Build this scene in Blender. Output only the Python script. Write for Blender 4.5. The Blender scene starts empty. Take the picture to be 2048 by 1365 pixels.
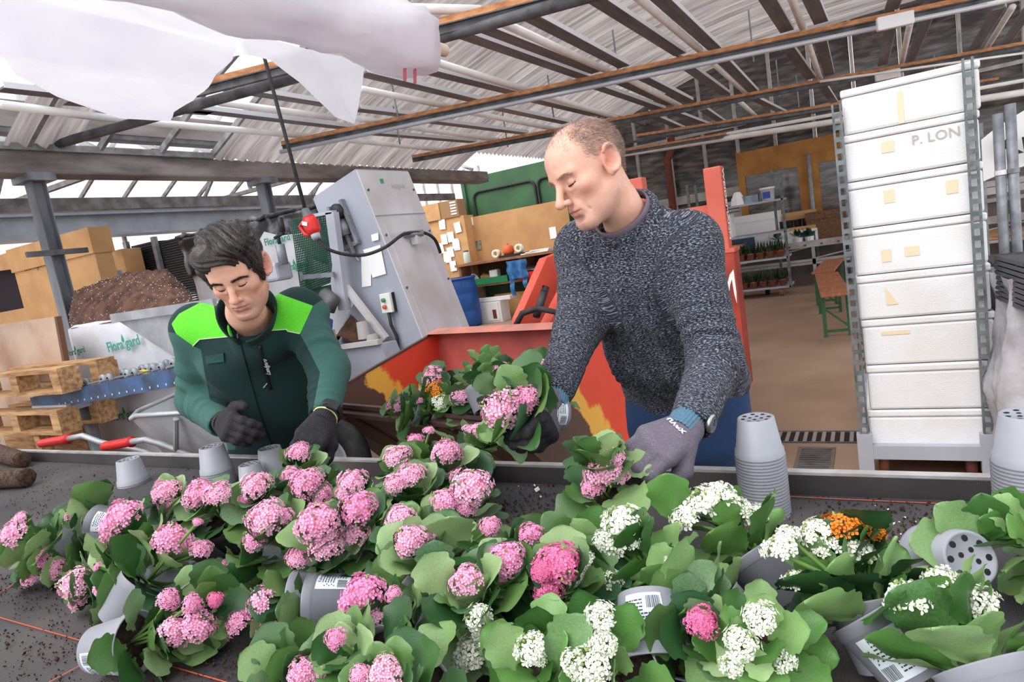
import bpy, bmesh, math, random
import numpy as np
from mathutils import Vector, Matrix, Euler, Quaternion, noise as mnoise

random.seed(7)
RNG = np.random.default_rng(7)
scene = bpy.context.scene
COL = scene.collection

# ------------------------------------------------------------------ camera
F = 1300.0                                  # focal length in pixels of the 2048 x 1365 frame
CX, CY = 1024.0, 682.5
ROT = Matrix(((0.86764787, 0.06947246, 0.49230148),
              (0.47109925, 0.20160963, -0.85873107),
              (-0.15891088, 0.97699904, 0.14219774)))
CAM = Vector((0.0, 0.0, 1.45))
cam_data = bpy.data.cameras.new('camera')
cam_data.sensor_width = 36.0
cam_data.lens = F / 2048.0 * 36.0
cam_data.clip_start = 0.05
cam_data.clip_end = 200.0
cam = bpy.data.objects.new('camera', cam_data)
COL.objects.link(cam)
Rm = ROT.copy()
Rm.col[0].normalize()
cam.matrix_world = Matrix.Translation(CAM) @ ROT.to_4x4()
scene.camera = cam

# ------------------------------------------------------------------ sky and exposure
world = bpy.data.worlds.new('overcast_sky')
scene.world = world
world.use_nodes = True
_n = world.node_tree.nodes
_bg = _n['Background']
_bg.inputs[0].default_value = (0.95, 0.97, 1.0, 1)
_bg.inputs[1].default_value = 1.3
sun_d = bpy.data.lights.new('hazy_sun', 'SUN')
sun_d.energy = 2.3
sun_d.angle = 0.9
sun_d.color = (1.0, 0.98, 0.95)
sun = bpy.data.objects.new('hazy_sun', sun_d)
sun.rotation_euler = (math.radians(35), math.radians(-22), 0)   # from above and behind the camera
COL.objects.link(sun)
scene.view_settings.view_transform = 'Standard'
scene.view_settings.look = 'None'
scene.view_settings.gamma = 1.0
scene.view_settings.use_curve_mapping = False
scene.view_settings.exposure = 0.55
try:
    scene.cycles.max_bounces = 10
    scene.cycles.transparent_max_bounces = 16
except Exception:
    pass


# ------------------------------------------------------------------ measuring helpers
def ray(px, py):
    return ROT @ Vector((px - CX, -(py - CY), -F))


def at(px, py, y=None, z=None, x=None):
    """the world point at distance y (or height z, or side x) that the photograph shows at px, py"""
    v = ray(px, py)
    if y is not None:
        t = y / v.y
    elif z is not None:
        t = (z - CAM.z) / v.z
    else:
        t = x / v.x
    return CAM + v * t


def V(*a):
    return Vector(a)


# ------------------------------------------------------------------ mesh builder
class MB:
    def __init__(self):
        self.v = []
        self.f = []
        self.m = []
        self.mi = 0

    def add(self, verts, faces):
        o = len(self.v)
        self.v.extend([tuple(p) for p in verts])
        for f in faces:
            self.f.append(tuple(i + o for i in f))
            self.m.append(self.mi)
        return o

    def box(self, c, s, rot=None):
        c = Vector(c)
        hx, hy, hz = s[0] / 2, s[1] / 2, s[2] / 2
        P = [V(x, y, z) for x in (-hx, hx) for y in (-hy, hy) for z in (-hz, hz)]
        if rot is not None:
            M = rot if isinstance(rot, Matrix) else Euler(rot).to_matrix()
            P = [M @ p for p in P]
        self.add([p + c for p in P], [(0, 1, 3, 2), (4, 6, 7, 5), (0, 4, 5, 1), (2, 3, 7, 6), (0, 2, 6, 4), (1, 5, 7, 3)])
        return self

    def bx(self, x0, x1, y0, y1, z0, z1):
        return self.box(((x0 + x1) / 2, (y0 + y1) / 2, (z0 + z1) / 2), (abs(x1 - x0), abs(y1 - y0), abs(z1 - z0)))

    def bar(self, a, b, w, h=None, up=(0, 0, 1), off=0.0):
        """a rectangular bar between two points: w across, h along up"""
        a, b = Vector(a), Vector(b)
        h = w if h is None else h
        d = (b - a).normalized()
        u = Vector(up)
        s = d.cross(u)
        if s.length < 1e-4:
            s = d.cross(V(1, 0, 0))
        s.normalize()
        u = s.cross(d).normalized()
        P = []
        for p in (a, b):
            for i, j in ((-1, -1), (1, -1), (1, 1), (-1, 1)):
                P.append(p + s * (i * w / 2) + u * (j * h / 2 + off))
        self.add(P, [(3, 2, 1, 0), (4, 5, 6, 7), (0, 1, 5, 4), (1, 2, 6, 5), (2, 3, 7, 6), (3, 0, 4, 7)])
        return self

    def tube(self, pts, r, n=8, cap=True, rr=None):
        pts = [Vector(p) for p in pts]
        k = len(pts)
        rad = rr if rr is not None else [r] * k
        ref = None
        rings = []
        for i, p in enumerate(pts):
            d = (pts[min(i + 1, k - 1)] - pts[max(i - 1, 0)])
            if d.length < 1e-9:
                d = V(0, 0, 1)
            d.normalize()
            if ref is None:
                ref = V(0, 0, 1) if abs(d.z) < 0.9 else V(1, 0, 0)
            s = d.cross(ref)
            if s.length < 1e-5:
                s = d.cross(V(0, 1, 0))
            s.normalize()
            u = s.cross(d).normalized()
            ref = u
            rings.append([p + (s * math.cos(2 * math.pi * j / n) + u * math.sin(2 * math.pi * j / n)) * rad[i] for j in range(n)])
        vs = [q for r_ in rings for q in r_]
        fs = []
        for i in range(k - 1):
            for j in range(n):
                a = i * n + j
                b = i * n + (j + 1) % n
                fs.append((a, a + n, b + n, b))
        if cap:
            fs.append(tuple(range(n)))
            fs.append(tuple((k - 1) * n + n - 1 - j for j in range(n)))
        self.add(vs, fs)
        return self

    def lathe(self, prof, c=(0, 0, 0), n=20, M=None, cap=False):
        """profile of (radius, height) turned round the z axis"""
        c = Vector(c)
        vs = []
        for r, h in prof:
            for j in range(n):
                a = 2 * math.pi * j / n
                p = V(r * math.cos(a), r * math.sin(a), h)
                if M is not None:
                    p = M @ p
                vs.append(p + c)
        fs = []
        for i in range(len(prof) - 1):
            for j in range(n):
                a = i * n + j
                b = i * n + (j + 1) % n
                fs.append((a, b, b + n, a + n))
        if cap:
            fs.append(tuple(n - 1 - j for j in range(n)))
            k = len(prof) - 1
            fs.append(tuple(k * n + j for j in range(n)))
        self.add(vs, fs)
        return self

    def prism(self, poly, d):
        """polygon of 3-D points pushed along d"""
        n = len(poly)
        d = Vector(d)
        P = [Vector(p) for p in poly]
        vs = P + [p + d for p in P]
        fs = [tuple(range(n - 1, -1, -1)), tuple(range(n, 2 * n))]
        for i in range(n):
            j = (i + 1) % n
            fs.append((i, j, j + n, i + n))
        self.add(vs, fs)
        return self

    def grid(self, fn, nu, nv):
        vs = [fn(i / (nu - 1), j / (nv - 1)) for i in range(nu) for j in range(nv)]
        fs = [(i * nv + j, (i + 1) * nv + j, (i + 1) * nv + j + 1, i * nv + j + 1) for i in range(nu - 1) for j in range(nv - 1)]
        self.add(vs, fs)
        return self

    def mesh(self, name, mats, smooth=False):
        me = bpy.data.meshes.new(name)
        me.from_pydata(self.v, [], self.f)
        for m in (mats if isinstance(mats, (list, tuple)) else [mats]):
            me.materials.append(m)
        if any(self.m):
            me.polygons.foreach_set('material_index', self.m)
        if smooth:
            me.polygons.foreach_set('use_smooth', [True] * len(me.polygons))
        me.update()
        return me

    def build(self, name, mats, parent=None, smooth=False, bevel=0.0, fix=True):
        me = self.mesh(name, mats, smooth)
        if fix or bevel:
            bm = bmesh.new()
            bm.from_mesh(me)
            bmesh.ops.recalc_face_normals(bm, faces=bm.faces)
            if bevel:
                bmesh.ops.bevel(bm, geom=[e for e in bm.edges if len(e.link_faces) == 2 and e.calc_face_angle(0) > 0.6], offset=bevel, segments=2, profile=0.5, affect='EDGES', clamp_overlap=True)
            bm.to_mesh(me)
            bm.free()
        return link(name, me, parent)


def link(name, data, parent=None):
    o = bpy.data.objects.new(name, data)
    COL.objects.link(o)
    if parent is not None:
        o.parent = parent
        if parent.type == 'EMPTY':
            o.matrix_parent_inverse = Matrix.Translation(-parent.location)
    return o


def tag(o, label=None, cat=None, group=None, kind=None):
    if label:
        o['label'] = label
    if cat:
        o['category'] = cat
    if group:
        o['group'] = group
    if kind:
        o['kind'] = kind
    return o


def thing(name, label, cat, loc=(0, 0, 0), group=None):
    """an Empty at a thing's base; its parts are modelled in world coordinates"""
    o = bpy.data.objects.new(name, None)
    o.empty_display_size = 0.1
    o.location = Vector(loc)
    COL.objects.link(o)
    return tag(o, label, cat, group)


def plabel(o, label):
    o['label'] = label
    return o


def struct(o):
    o['kind'] = 'structure'
    return o


# ------------------------------------------------------------------ materials
MATS = {}


def srgb(c):
    """0-255 sRGB to linear"""
    out = []
    for k in c[:3]:
        k = k / 255.0
        out.append(k / 12.92 if k <= 0.04045 else ((k + 0.055) / 1.055) ** 2.4)
    return (*out, 1.0)


def mat(name, c, rough=0.6, metal=0.0, c2=None, scale=8.0, detail=4.0, bump=0.0, bscale=None, spec=0.4, sheen=0.0, lo=0.35, hi=0.65, stretch=None, trans=0.0, coat=0.0, sss=0.0):
    if name in MATS:
        return MATS[name]
    m = bpy.data.materials.new(name)
    m.use_nodes = True
    nt = m.node_tree
    b = nt.nodes['Principled BSDF']
    b.inputs['Base Color'].default_value = srgb(c)
    b.inputs['Roughness'].default_value = rough
    b.inputs['Metallic'].default_value = metal
    b.inputs['Specular IOR Level'].default_value = spec
    if coat:
        b.inputs['Coat Weight'].default_value = coat
    if sheen:
        b.inputs['Sheen Weight'].default_value = sheen
    if sss:
        b.inputs['Subsurface Weight'].default_value = sss
        b.inputs['Subsurface Radius'].default_value = (0.012, 0.005, 0.003)
        b.inputs['Subsurface Scale'].default_value = 1.0
    if trans:
        tr = nt.nodes.new('ShaderNodeBsdfTranslucent')
        tr.inputs[0].default_value = srgb(c)
        mx = nt.nodes.new('ShaderNodeMixShader')
        mx.inputs[0].default_value = trans
        out = nt.nodes['Material Output']
        nt.links.new(b.outputs[0], mx.inputs[1])
        nt.links.new(tr.outputs[0], mx.inputs[2])
        nt.links.new(mx.outputs[0], out.inputs[0])
    tc = nt.nodes.new('ShaderNodeTexCoord')
    src = tc.outputs['Object']
    if stretch:
        mp = nt.nodes.new('ShaderNodeMapping')
        mp.inputs['Scale'].default_value = stretch
        nt.links.new(src, mp.inputs[0])
        src = mp.outputs[0]
    if c2 is not None:
        nz = nt.nodes.new('ShaderNodeTexNoise')
        nz.inputs['Scale'].default_value = scale
        nz.inputs['Detail'].default_value = detail
        nt.links.new(src, nz.inputs['Vector'])
        rp = nt.nodes.new('ShaderNodeValToRGB')
        rp.color_ramp.elements[0].position = lo
        rp.color_ramp.elements[1].position = hi
        rp.color_ramp.elements[0].color = srgb(c)
        rp.color_ramp.elements[1].color = srgb(c2)
        nt.links.new(nz.outputs['Fac'], rp.inputs[0])
        nt.links.new(rp.outputs[0], b.inputs['Base Color'])
        if trans:
            nt.links.new(rp.outputs[0], tr.inputs[0])
    if bump:
        n2 = nt.nodes.new('ShaderNodeTexNoise')
        n2.inputs['Scale'].default_value = bscale or scale * 4
        n2.inputs['Detail'].default_value = 3
        nt.links.new(src, n2.inputs['Vector'])
        bp = nt.nodes.new('ShaderNodeBump')
        bp.inputs['Strength'].default_value = bump
        bp.inputs['Distance'].default_value = 0.01
        nt.links.new(n2.outputs['Fac'], bp.inputs['Height'])
        nt.links.new(bp.outputs[0], b.inputs['Normal'])
    MATS[name] = m
    return m


def glass_mat(name, tint=(0.9, 0.95, 1.0), clear=0.85, rough=0.05):
    """thin pane: part lets light straight through, part mirrors"""
    m = bpy.data.materials.new(name)
    m.use_nodes = True
    nt = m.node_tree
    for n in list(nt.nodes):
        if n.type != 'OUTPUT_MATERIAL':
            nt.nodes.remove(n)
    out = nt.nodes['Material Output']
    t = nt.nodes.new('ShaderNodeBsdfTransparent')
    t.inputs[0].default_value = (*tint, 1)
    g = nt.nodes.new('ShaderNodeBsdfPrincipled')
    g.inputs['Base Color'].default_value = (*[k * 0.8 for k in tint], 1)
    g.inputs['Roughness'].default_value = rough
    mx = nt.nodes.new('ShaderNodeMixShader')
    mx.inputs[0].default_value = 1 - clear
    nt.links.new(t.outputs[0], mx.inputs[1])
    nt.links.new(g.outputs[0], mx.inputs[2])
    nt.links.new(mx.outputs[0], out.inputs[0])
    MATS[name] = m
    return m


steel = mat('galvanised_steel', (150, 154, 160), 0.45, 0.3, (118, 121, 128), 12)
steel_dk = mat('weathered_steel', (105, 106, 110), 0.6, 0.2, (72, 70, 72), 9)
grey_paint = mat('grey_paint', (176, 180, 190), 0.5, 0, (160, 163, 173), 3, spec=0.4)
wood_or = mat('orange_timber', (208, 148, 100), 0.75, 0, (164, 106, 68), 5, stretch=(1, 8, 8))
wood = mat('bare_timber', (196, 156, 112), 0.8, 0, (140, 100, 64), 6, stretch=(1, 7, 7))
white_pl = mat('white_plastic', (236, 235, 236), 0.45)
black_pl = mat('black_plastic', (26, 26, 29), 0.5, 0, (40, 40, 44), 20)
card = mat('cardboard', (200, 156, 108), 0.85, 0, (186, 142, 96), 5)
red_pl = mat('red_plastic', (206, 38, 38), 0.4)
paper = mat('paper_white', (240, 240, 240), 0.8)
dark_rubber = mat('black_rubber', (34, 33, 35), 0.7, 0, (52, 50, 50), 30)


def text_mesh(s, size, align='CENTER', extrude=0.0004, bold=False):
    cu = bpy.data.curves.new('lettering', 'FONT')
    cu.body = s
    cu.size = size
    cu.align_x = align
    cu.align_y = 'CENTER'
    cu.extrude = extrude
    cu.resolution_u = 2
    if bold:
        cu.offset = size * 0.02
    ob = bpy.data.objects.new('lettering_tmp', cu)
    COL.objects.link(ob)
    dg = bpy.context.evaluated_depsgraph_get()
    me = bpy.data.meshes.new_from_object(ob.evaluated_get(dg))
    bpy.data.objects.remove(ob)
    return me


def lettering(s, size, origin, xdir, ydir, m, parent=None, name='lettering', align='CENTER', bold=False, lift=0.002):
    """flat printed words on a surface: xdir along the line, ydir up the letters"""
    me = text_mesh(s, size, align, bold=bold)
    x = Vector(xdir).normalized()
    y = Vector(ydir).normalized()
    z = x.cross(y).normalized()
    y = z.cross(x)
    M = Matrix((x, y, z)).transposed().to_4x4()
    M.translation = Vector(origin) + z * lift
    me.transform(M)
    me.materials.clear()
    me.materials.append(m)
    return link(name, me, parent)

# ================================================================== the building
floor_m = mat('dusty_concrete', (168, 140, 118), 0.85, 0, (140, 112, 92), 1.3, 8, bump=0.15, bscale=30, lo=0.3, hi=0.75)
mb = MB()
mb.bx(-14, 7, -4, 24, -0.1, 0)
floor = struct(mb.build('floor', floor_m))

# ---- corrugated vault over the packing hall
corr_m = mat('corrugated_roofing', (188, 180, 178), 0.7, 0, (126, 118, 116), 3.0, 8, trans=0.5, stretch=(0.3, 9, 1), lo=0.3, hi=0.7)
GX, GZ = -5.5, 2.66                       # the valley gutter runs along y at this side and height


def vault(u):
    """cross-section of the roof from the valley gutter (u=0) to the far side (u=1)"""
    x = GX + 0.1 + u * 10.5
    z = GZ + 0.05 + 1.25 * math.sin(min(u * 2.2, 1.0) * math.pi / 2) ** 0.9 + (0.15 * (u - 0.45) if u > 0.45 else 0)
    return x, z


def corr_sheet(name, y0, y1, u0, u1, pitch=0.13, depth=0.028, m=corr_m, parent=None, zoff=0.0):
    ny = int((y1 - y0) / pitch * 4)
    us = [u0 + (u1 - u0) * (i / 26) ** 1.3 for i in range(27)]
    b = MB()

    def fn(a, c):
        u = us[int(round(a * 26))]
        x, z = vault(u)
        y = y0 + (y1 - y0) * c
        return (x, y, z + zoff + depth * math.sin(2 * math.pi * y / pitch))
    b.grid(fn, 27, ny)
    return b.build(name, m, parent, smooth=True)


ceiling = struct(corr_sheet('ceiling', 4.3, 8.6, 0.0, 1.0))
for k, (a, c) in enumerate(((8.55, 13.2),)):
    corr_sheet('roof_sheet', a, c, 0.0, 1, parent=ceiling, zoff=0.3)
corr_sheet('roof_sheet', 2.55, 3.05, 0.0, 0.2, parent=ceiling)      # narrow strip of sheeting by the first post
lap_m = mat('sheet_lap_dirt', (120, 112, 108), 0.9)
b = MB()
for u in (0.16, 0.3, 0.45, 0.62, 0.8):
    x, z = vault(u)
    b.bx(x - 0.02, x + 0.02, 4.3, 13.2, z - 0.06, z - 0.02)
b.build('roof_batten', lap_m, ceiling)

# ---- glazed roof over the near end, bars and panes
glass = glass_mat('roof_glass', (0.97, 0.98, 1.0), 0.86, 0.1)
bar_m = mat('glazing_bar', (150, 148, 150), 0.6, 0.1, (110, 106, 104), 10)
gl = struct(MB().bx(GX + 0.1, GX + 0.16, -2.0, 4.3, GZ + 0.05, GZ + 0.1).build('trim_1', bar_m))
NB = 12
ys = [-2.0 + 6.3 * i / NB for i in range(NB + 1)]
for i, y in enumerate(ys):
    b = MB()
    pts = [V(vault(u)[0], y, vault(u)[1] + 0.02) for u in (0, 0.08, 0.16, 0.24, 0.34, 0.45, 0.7, 1.0)]
    for p, q in zip(pts, pts[1:]):
        b.bar(p, q, 0.03, 0.05)
    b.build('glazing_bar', bar_m, gl)
for u0, u1 in ((0, 0.12), (0.12, 0.26), (0.26, 0.45), (0.45, 1.0)):
    b = MB()
    for y, y2 in zip(ys, ys[1:]):
        a, c = vault(u0), vault(u1)
        b.add([(a[0], y + 0.015, a[1] + 0.04), (a[0], y2 - 0.015, a[1] + 0.04), (c[0], y2 - 0.015, c[1] + 0.04), (c[0], y + 0.015, c[1] + 0.04)], [(0, 1, 2, 3)])
    b.build('pane', glass, gl, fix=False)

# ---- valley gutter, eaves beam and posts
gut_m = mat('weathered_gutter', (150, 142, 138), 0.85, 0, (104, 96, 92), 4, 8, bump=0.3, stretch=(1, 0.5, 2))
g0, g1 = at(-260, 312, x=GX), at(520, 352, x=GX)
gd = (g1 - g0).normalized()
gut = MB()
gut.bar(V(GX, -1.0, GZ - 0.03), V(GX, 9.5, GZ - 0.03), 0.24, 0.17)
gutter = struct(gut.build('trim_2', gut_m, bevel=0.02))
b = MB()
b.bar(V(GX - 0.06, -1, GZ + 0.36), V(GX - 0.06, 4.75, GZ + 0.36), 0.08, 0.2)
b.build('eaves_beam', gut_m, gutter)
b = MB()
b.bar(V(GX - 0.1, -1, GZ + 0.24), V(GX - 0.1, 4.75, GZ + 0.24), 0.14, 0.04)
b.build('eaves_rail', steel_dk, gutter)
b = MB()
b.bar(V(GX - 0.3, -1, GZ - 0.28), V(GX - 0.3, 9.0, GZ - 0.28), 0.06, 0.1)
b.build('cable_rail', bar_m, gutter)
post_m = mat('post_zinc', (140, 144, 152), 0.5, 0.25, (98, 100, 106), 6, stretch=(1, 1, 0.3))
for n, y in enumerate((2.78, 4.95)):
    b = MB()
    b.bx(GX - 0.055, GX + 0.055, y - 0.05, y - 0.042, 0, GZ - 0.1)
    b.bx(GX - 0.055, GX + 0.055, y + 0.042, y + 0.05, 0, GZ - 0.1)
    b.bx(GX - 0.006, GX + 0.006, y - 0.043, y + 0.043, 0, GZ - 0.1)
    b.bx(GX - 0.12, GX + 0.12, y - 0.1, y + 0.1, GZ - 0.16, GZ - 0.1)
    p = struct(b.build('trim_%d' % (3 + n), post_m))
    MB().bx(GX + 0.056, GX + 0.08, y - 0.22, y + 0.22, GZ - 0.72, GZ - 0.68).build('bracket', steel_dk, p)

# ---- the neighbouring glasshouse bay on the left
bay = struct(MB().bar(V(-9.8, -2, GZ), V(-9.8, 13, GZ), 0.25, 0.2).build('trim_7', gut_m))
milky = glass_mat('milky_glass', (0.97, 0.95, 0.95), 0.6, 0.3)
for side in (0, 1):
    for i in range(20):
        y = -2 + 15 * i / 25
        b = MB()
        a = V(GX - 0.1, y, GZ + 0.12) if side == 0 else V(-9.75, y, GZ + 0.12)
        c = V(-7.6, y, GZ + 1.2)
        b.bar(a, c, 0.03, 0.05)
        b.build('glazing_bar', bar_m, bay)
    b = MB()
    for i in range(19):
        y, y2 = -2 + 15 * i / 25, -2 + 15 * (i + 1) / 25
        xa = GX - 0.1 if side == 0 else -9.75
        b.add([(xa, y + 0.02, GZ + 0.15), (xa, y2 - 0.02, GZ + 0.15), (-7.6, y2 - 0.02, GZ + 1.23), (-7.6, y + 0.02, GZ + 1.23)], [(0, 1, 2, 3)])
    b.build('pane', milky, bay, fix=False)
b = MB()
for y in (1.2, 3.9, 6.6, 8.8):
    b.bar(V(GX - 0.1, y, GZ + 0.15), V(-9.75, y, GZ + 0.15), 0.05, 0.05)
    b.bar(V(-7.6, y, GZ + 1.2), V(-7.6, y, GZ + 0.15), 0.04, 0.04)
    b.bar(V(-6.6, y, GZ + 0.15), V(-7.6, y, GZ + 1.1), 0.035, 0.035)
    b.bar(V(-8.7, y, GZ + 0.15), V(-7.6, y, GZ + 1.1), 0.035, 0.035)
b.build('roof_truss', bar_m, bay)
# crane beam and glazed side wall of that bay
wall_left = struct(MB().bx(-9.85, -9.8, -2, 14, 0, 0.6).build('wall_left', mat('plinth', (150, 148, 150), 0.8)))
for i in range(16):
    y = -2 + i
    MB().bx(-9.86, -9.8, y - 0.02, y + 0.02, 0.6, GZ).build('mullion', bar_m, wall_left)
b = MB()
for i in range(15):
    b.add([(-9.83, -1.97 + i, 0.6), (-9.83, -1.03 + i, 0.6), (-9.83, -1.03 + i, GZ), (-9.83, -1.97 + i, GZ)], [(0, 1, 2, 3)])
b.build('pane', milky, wall_left, fix=False)
ib = thing('steel_beam', 'long pale blue-grey steel I-beam running behind the cardboard carton and first post', 'beam', (-8.2, 5, 2.2))
bl = mat('beam_paint', (170, 178, 188), 0.5, 0.1, (150, 156, 166), 4)
zb = at(240, 428, x=-8.2).z
MB().bx(-8.35, -8.05, -1, 10, zb + 0.12, zb + 0.15).build('flange', bl, ib)
MB().bx(-8.22, -8.18, -1, 10, zb - 0.24, zb + 0.13).build('web', bl, ib)
MB().bx(-8.35, -8.05, -1, 10, zb - 0.27, zb - 0.24).build('flange', bl, ib)
MB().bx(-8.17, -8.1, -1, 9.6, zb - 0.01, zb + 0.02).build('rail', bl, ib)

# ---- tie beams (steel with an orange timber on top), slats and tube lights under the vault
slat_m = mat('slat_grey', (128, 128, 134), 0.4, 0.2, (100, 98, 104), 4, stretch=(6, 0.6, 1))
slat_rim = mat('slat_rim', (222, 224, 230), 0.4, 0.1)
tube_w = mat('tube_white', (250, 249, 248), 0.45, 0, (236, 234, 230), 5)
ZP = 2.75


def long_line(a, b, ea, eb):
    d = (b - a).normalized()
    return a - d * ea, b + d * eb


ties = [((470, 168), (1150, -5), 0.3, 2.5), ((660, 278), (1740, 52), 0.5, 3.0), ((900, 308), (2040, 97), 0.5, 1.5), ((1350, 266), (2048, 156), 0.6, 1.0), ((1262, 305), (1640, 242), 0.6, 3.5)]
TIE = []
for n, (p, q, ea, eb) in enumerate(ties):
    a, c = long_line(at(*p, z=ZP), at(*q, z=ZP), ea, eb)
    TIE.append((a, c))
    t = MB().bar(a, c, 0.034, 0.04).bar(a + V(0, 0, 0.023), c + V(0, 0, 0.023), 0.08, 0.006).build('tie_beam', steel_dk, ceiling)
    t2 = MB().bar(a + V(0, 0, 0.05), c + V(0, 0, 0.05), 0.05, 0.036).build('timber_batten', wood_or, ceiling)
pz = at(340, 218, z=ZP)
a, c = at(100, 292, z=ZP + 0.02), at(870, 78, z=ZP - 0.02)
a, c = long_line(a, c, 0.2, 3.0)
MB().tube([a, c], 0.035, 10).build('tie_pipe', steel_dk, ceiling, smooth=True)
a, c = TIE[1]
MB().tube([a + V(0, -0.05, -0.035), c + V(0, -0.05, -0.035)], 0.02, 8).build('conduit', mat('conduit_bright', (196, 198, 204), 0.35, 0.2), ceiling, smooth=True)
a, c = at(1830, 40, z=ZP - 0.03), at(2048, -8, z=ZP - 0.03)
MB().tube([a, c + (c - a)], 0.016, 8).build('conduit', tube_w, ceiling, smooth=True)
jb = at(1790, 42, z=ZP - 0.05)
jd = (c - a).normalized()
MB().bar(jb - jd * 0.13, jb + jd * 0.13, 0.05, 0.1).build('junction_box', white_pl, ceiling, bevel=0.008)
jb = at(1775, 150, z=ZP - 0.05)
MB().bar(jb - jd * 0.13, jb + jd * 0.13, 0.05, 0.1).build('junction_box', white_pl, ceiling, bevel=0.008)
a, c = at(1640, 155, z=ZP), at(2048, 98, z=ZP)
MB().tube([a + V(0, -0.04, -0.05), c + V(0, -0.04, -0.05)], 0.014, 8).build('conduit', tube_w, ceiling, smooth=True)

slats = [  # (px, py) ends on neighbouring ties
    ((872, 51), (1166, 154)), ((919, 38), (1193, 144)), ((1022, 14), (1248, 133)), ((1193, 0), (1360, 108)), ((1323, 0), (1430, 98)),
    ((817, 133), (1025, 185)), ((724, 147), (954, 202)), ((714, 219), (830, 233)), ((455, 178), (650, 209)), ((380, 219), (700, 257)),
    ((971, 212), (1132, 246)), ((858, 243), (1050, 267)), ((742, 267), (947, 284)), ((1056, 198), (1214, 236)), ((1176, 168), (1323, 219)),
    ((1224, 157), (1340, 209)), ((1268, 147), (1378, 202)), ((1368, 130), (1451, 188)), ((1437, 113), (1509, 185)), ((1567, 85), (1622, 157)),
    ((1639, 75), (1659, 150)), ((1779, 58), (1765, 130)), ((1854, 31), (1820, 123)), ((1998, 17), (1947, 99)), ((2060, 14), (2008, 92)),
    ((1536, 0), (1574, 62)), ((1622, 0), (1642, 45)), ((1789, 0), (1782, 20)), ((1509, 198), (1567, 226)), ((1406, 219), (1447, 246)), ((1348, 226), (1430, 256)),
    ((1290, 226), (1365, 258)), ((0, 178), (372, 218)), ((130, 205), (420, 226)), ((1640, 165), (1668, 205))]
tubes = [((964, 27), (1220, 144)), ((1282, 0), (1400, 100)), ((844, 116), (1056, 181)), ((721, 178), (909, 215)), ((707, 236), (776, 245)), ((240, 240), (650, 275)),
         ((438, 205), (670, 236)), ((807, 253), (1002, 281)), ((701, 281), (896, 301)), ((926, 222), (1118, 260)), ((1090, 190), (1234, 236)), ((1241, 150), (1361, 212)),
         ((1416, 116), (1492, 186)), ((1611, 72), (1642, 160)), ((1820, 48), (1803, 130)), ((2025, 14), (1974, 96)), ((1584, 0), (1608, 62)), ((1478, 202), (1516, 236)), ((0, 209), (250, 241)), ((730, 15), (960, 20))]
ZS = ZP + 0.12
for p, q in slats:
    a, c = at(*p, z=ZS), at(*q, z=ZS)
    if p[1] <= 0:
        a, c = long_line(a, c, 1.2, 0.0)
    s = MB().bar(a, c, 0.105, 0.012).build('roof_slat', slat_m, ceiling)
    d = (c - a).normalized().cross(V(0, 0, 1))
    MB().bar(a + d * 0.052 + V(0, 0, 0.012), c + d * 0.052 + V(0, 0, 0.012), 0.008, 0.036).build('slat_rim', slat_rim, s)
for p, q in tubes:
    a, c = at(*p, z=ZS), at(*q, z=ZS)
    if p[1] <= 0:
        a, c = long_line(a, c, 1.2, 0.0)
    MB().tube([a, c], 0.03, 8).build('roof_pipe', tube_w, ceiling, smooth=True)
for px, py in ((303, 560), (308, 700)):
    pass
for px, py, l in ((778, 135, 0.5), (785, 205, 0.4), (1497, 20, 0.5), (1552, 120, 0.5), (1592, 150, 0.4), (1918, 60, 0.5), (1868, 110, 0.4), (1005, 225, 0.4), (1225, 60, 0.4), (1095, 150, 0.3), (1143, 240, 0.35)):
    p = at(px, py, z=ZP + 0.45)
    MB().tube([p, p + V(0, 0, -0.45)], 0.008, 6).build('hanger_rod', steel, ceiling)

# ---- the far partition: dark panes between pale posts, orange timber window frames
wall_back = struct(MB().bx(-4.6, 5.5, 13.0, 13.1, 0, 0.95).build('wall_back', mat('plinth_board', (120, 112, 106), 0.85, 0, (92, 84, 78), 3)))
dark_gl = mat('dim_window_pane', (62, 58, 57), 0.12, 0, (128, 118, 112), 2.6, 8, spec=0.5, stretch=(1.1, 1, 5), lo=0.42, hi=0.72)
frame_w = mat('pale_frame', (190, 186, 184), 0.6, 0, (160, 154, 150), 5)
honey = mat('honey_timber', (176, 124, 62), 0.65, 0, (150, 98, 44), 4, stretch=(1, 6, 1))
xs = [-4.6, -3.95, -3.3, -2.65, -2.05, -1.4, -0.75, -0.1, 0.6, 1.4, 2.2, 3.0, 3.8, 4.6, 5.4]
for x, x2 in zip(xs, xs[1:]):
    for z0, z1 in ((0.97, 1.75), (1.85, 2.95), (3.0, 4.6)):
        MB().bx(x + 0.03, x2 - 0.03, 13.04, 13.06, z0, z1).build('pane', dark_gl, wall_back)
for x in xs:
    MB().bx(x - 0.025, x + 0.025, 12.98, 13.08, 0.95, 4.7).build('post', frame_w, wall_back)
for z, h in ((0.95, 0.06), (1.8, 0.16), (2.97, 0.06)):
    MB().bx(-4.6, 5.5, 12.97, 13.09, z - h / 2, z + h / 2).build('rail', frame_w, wall_back)
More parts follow.
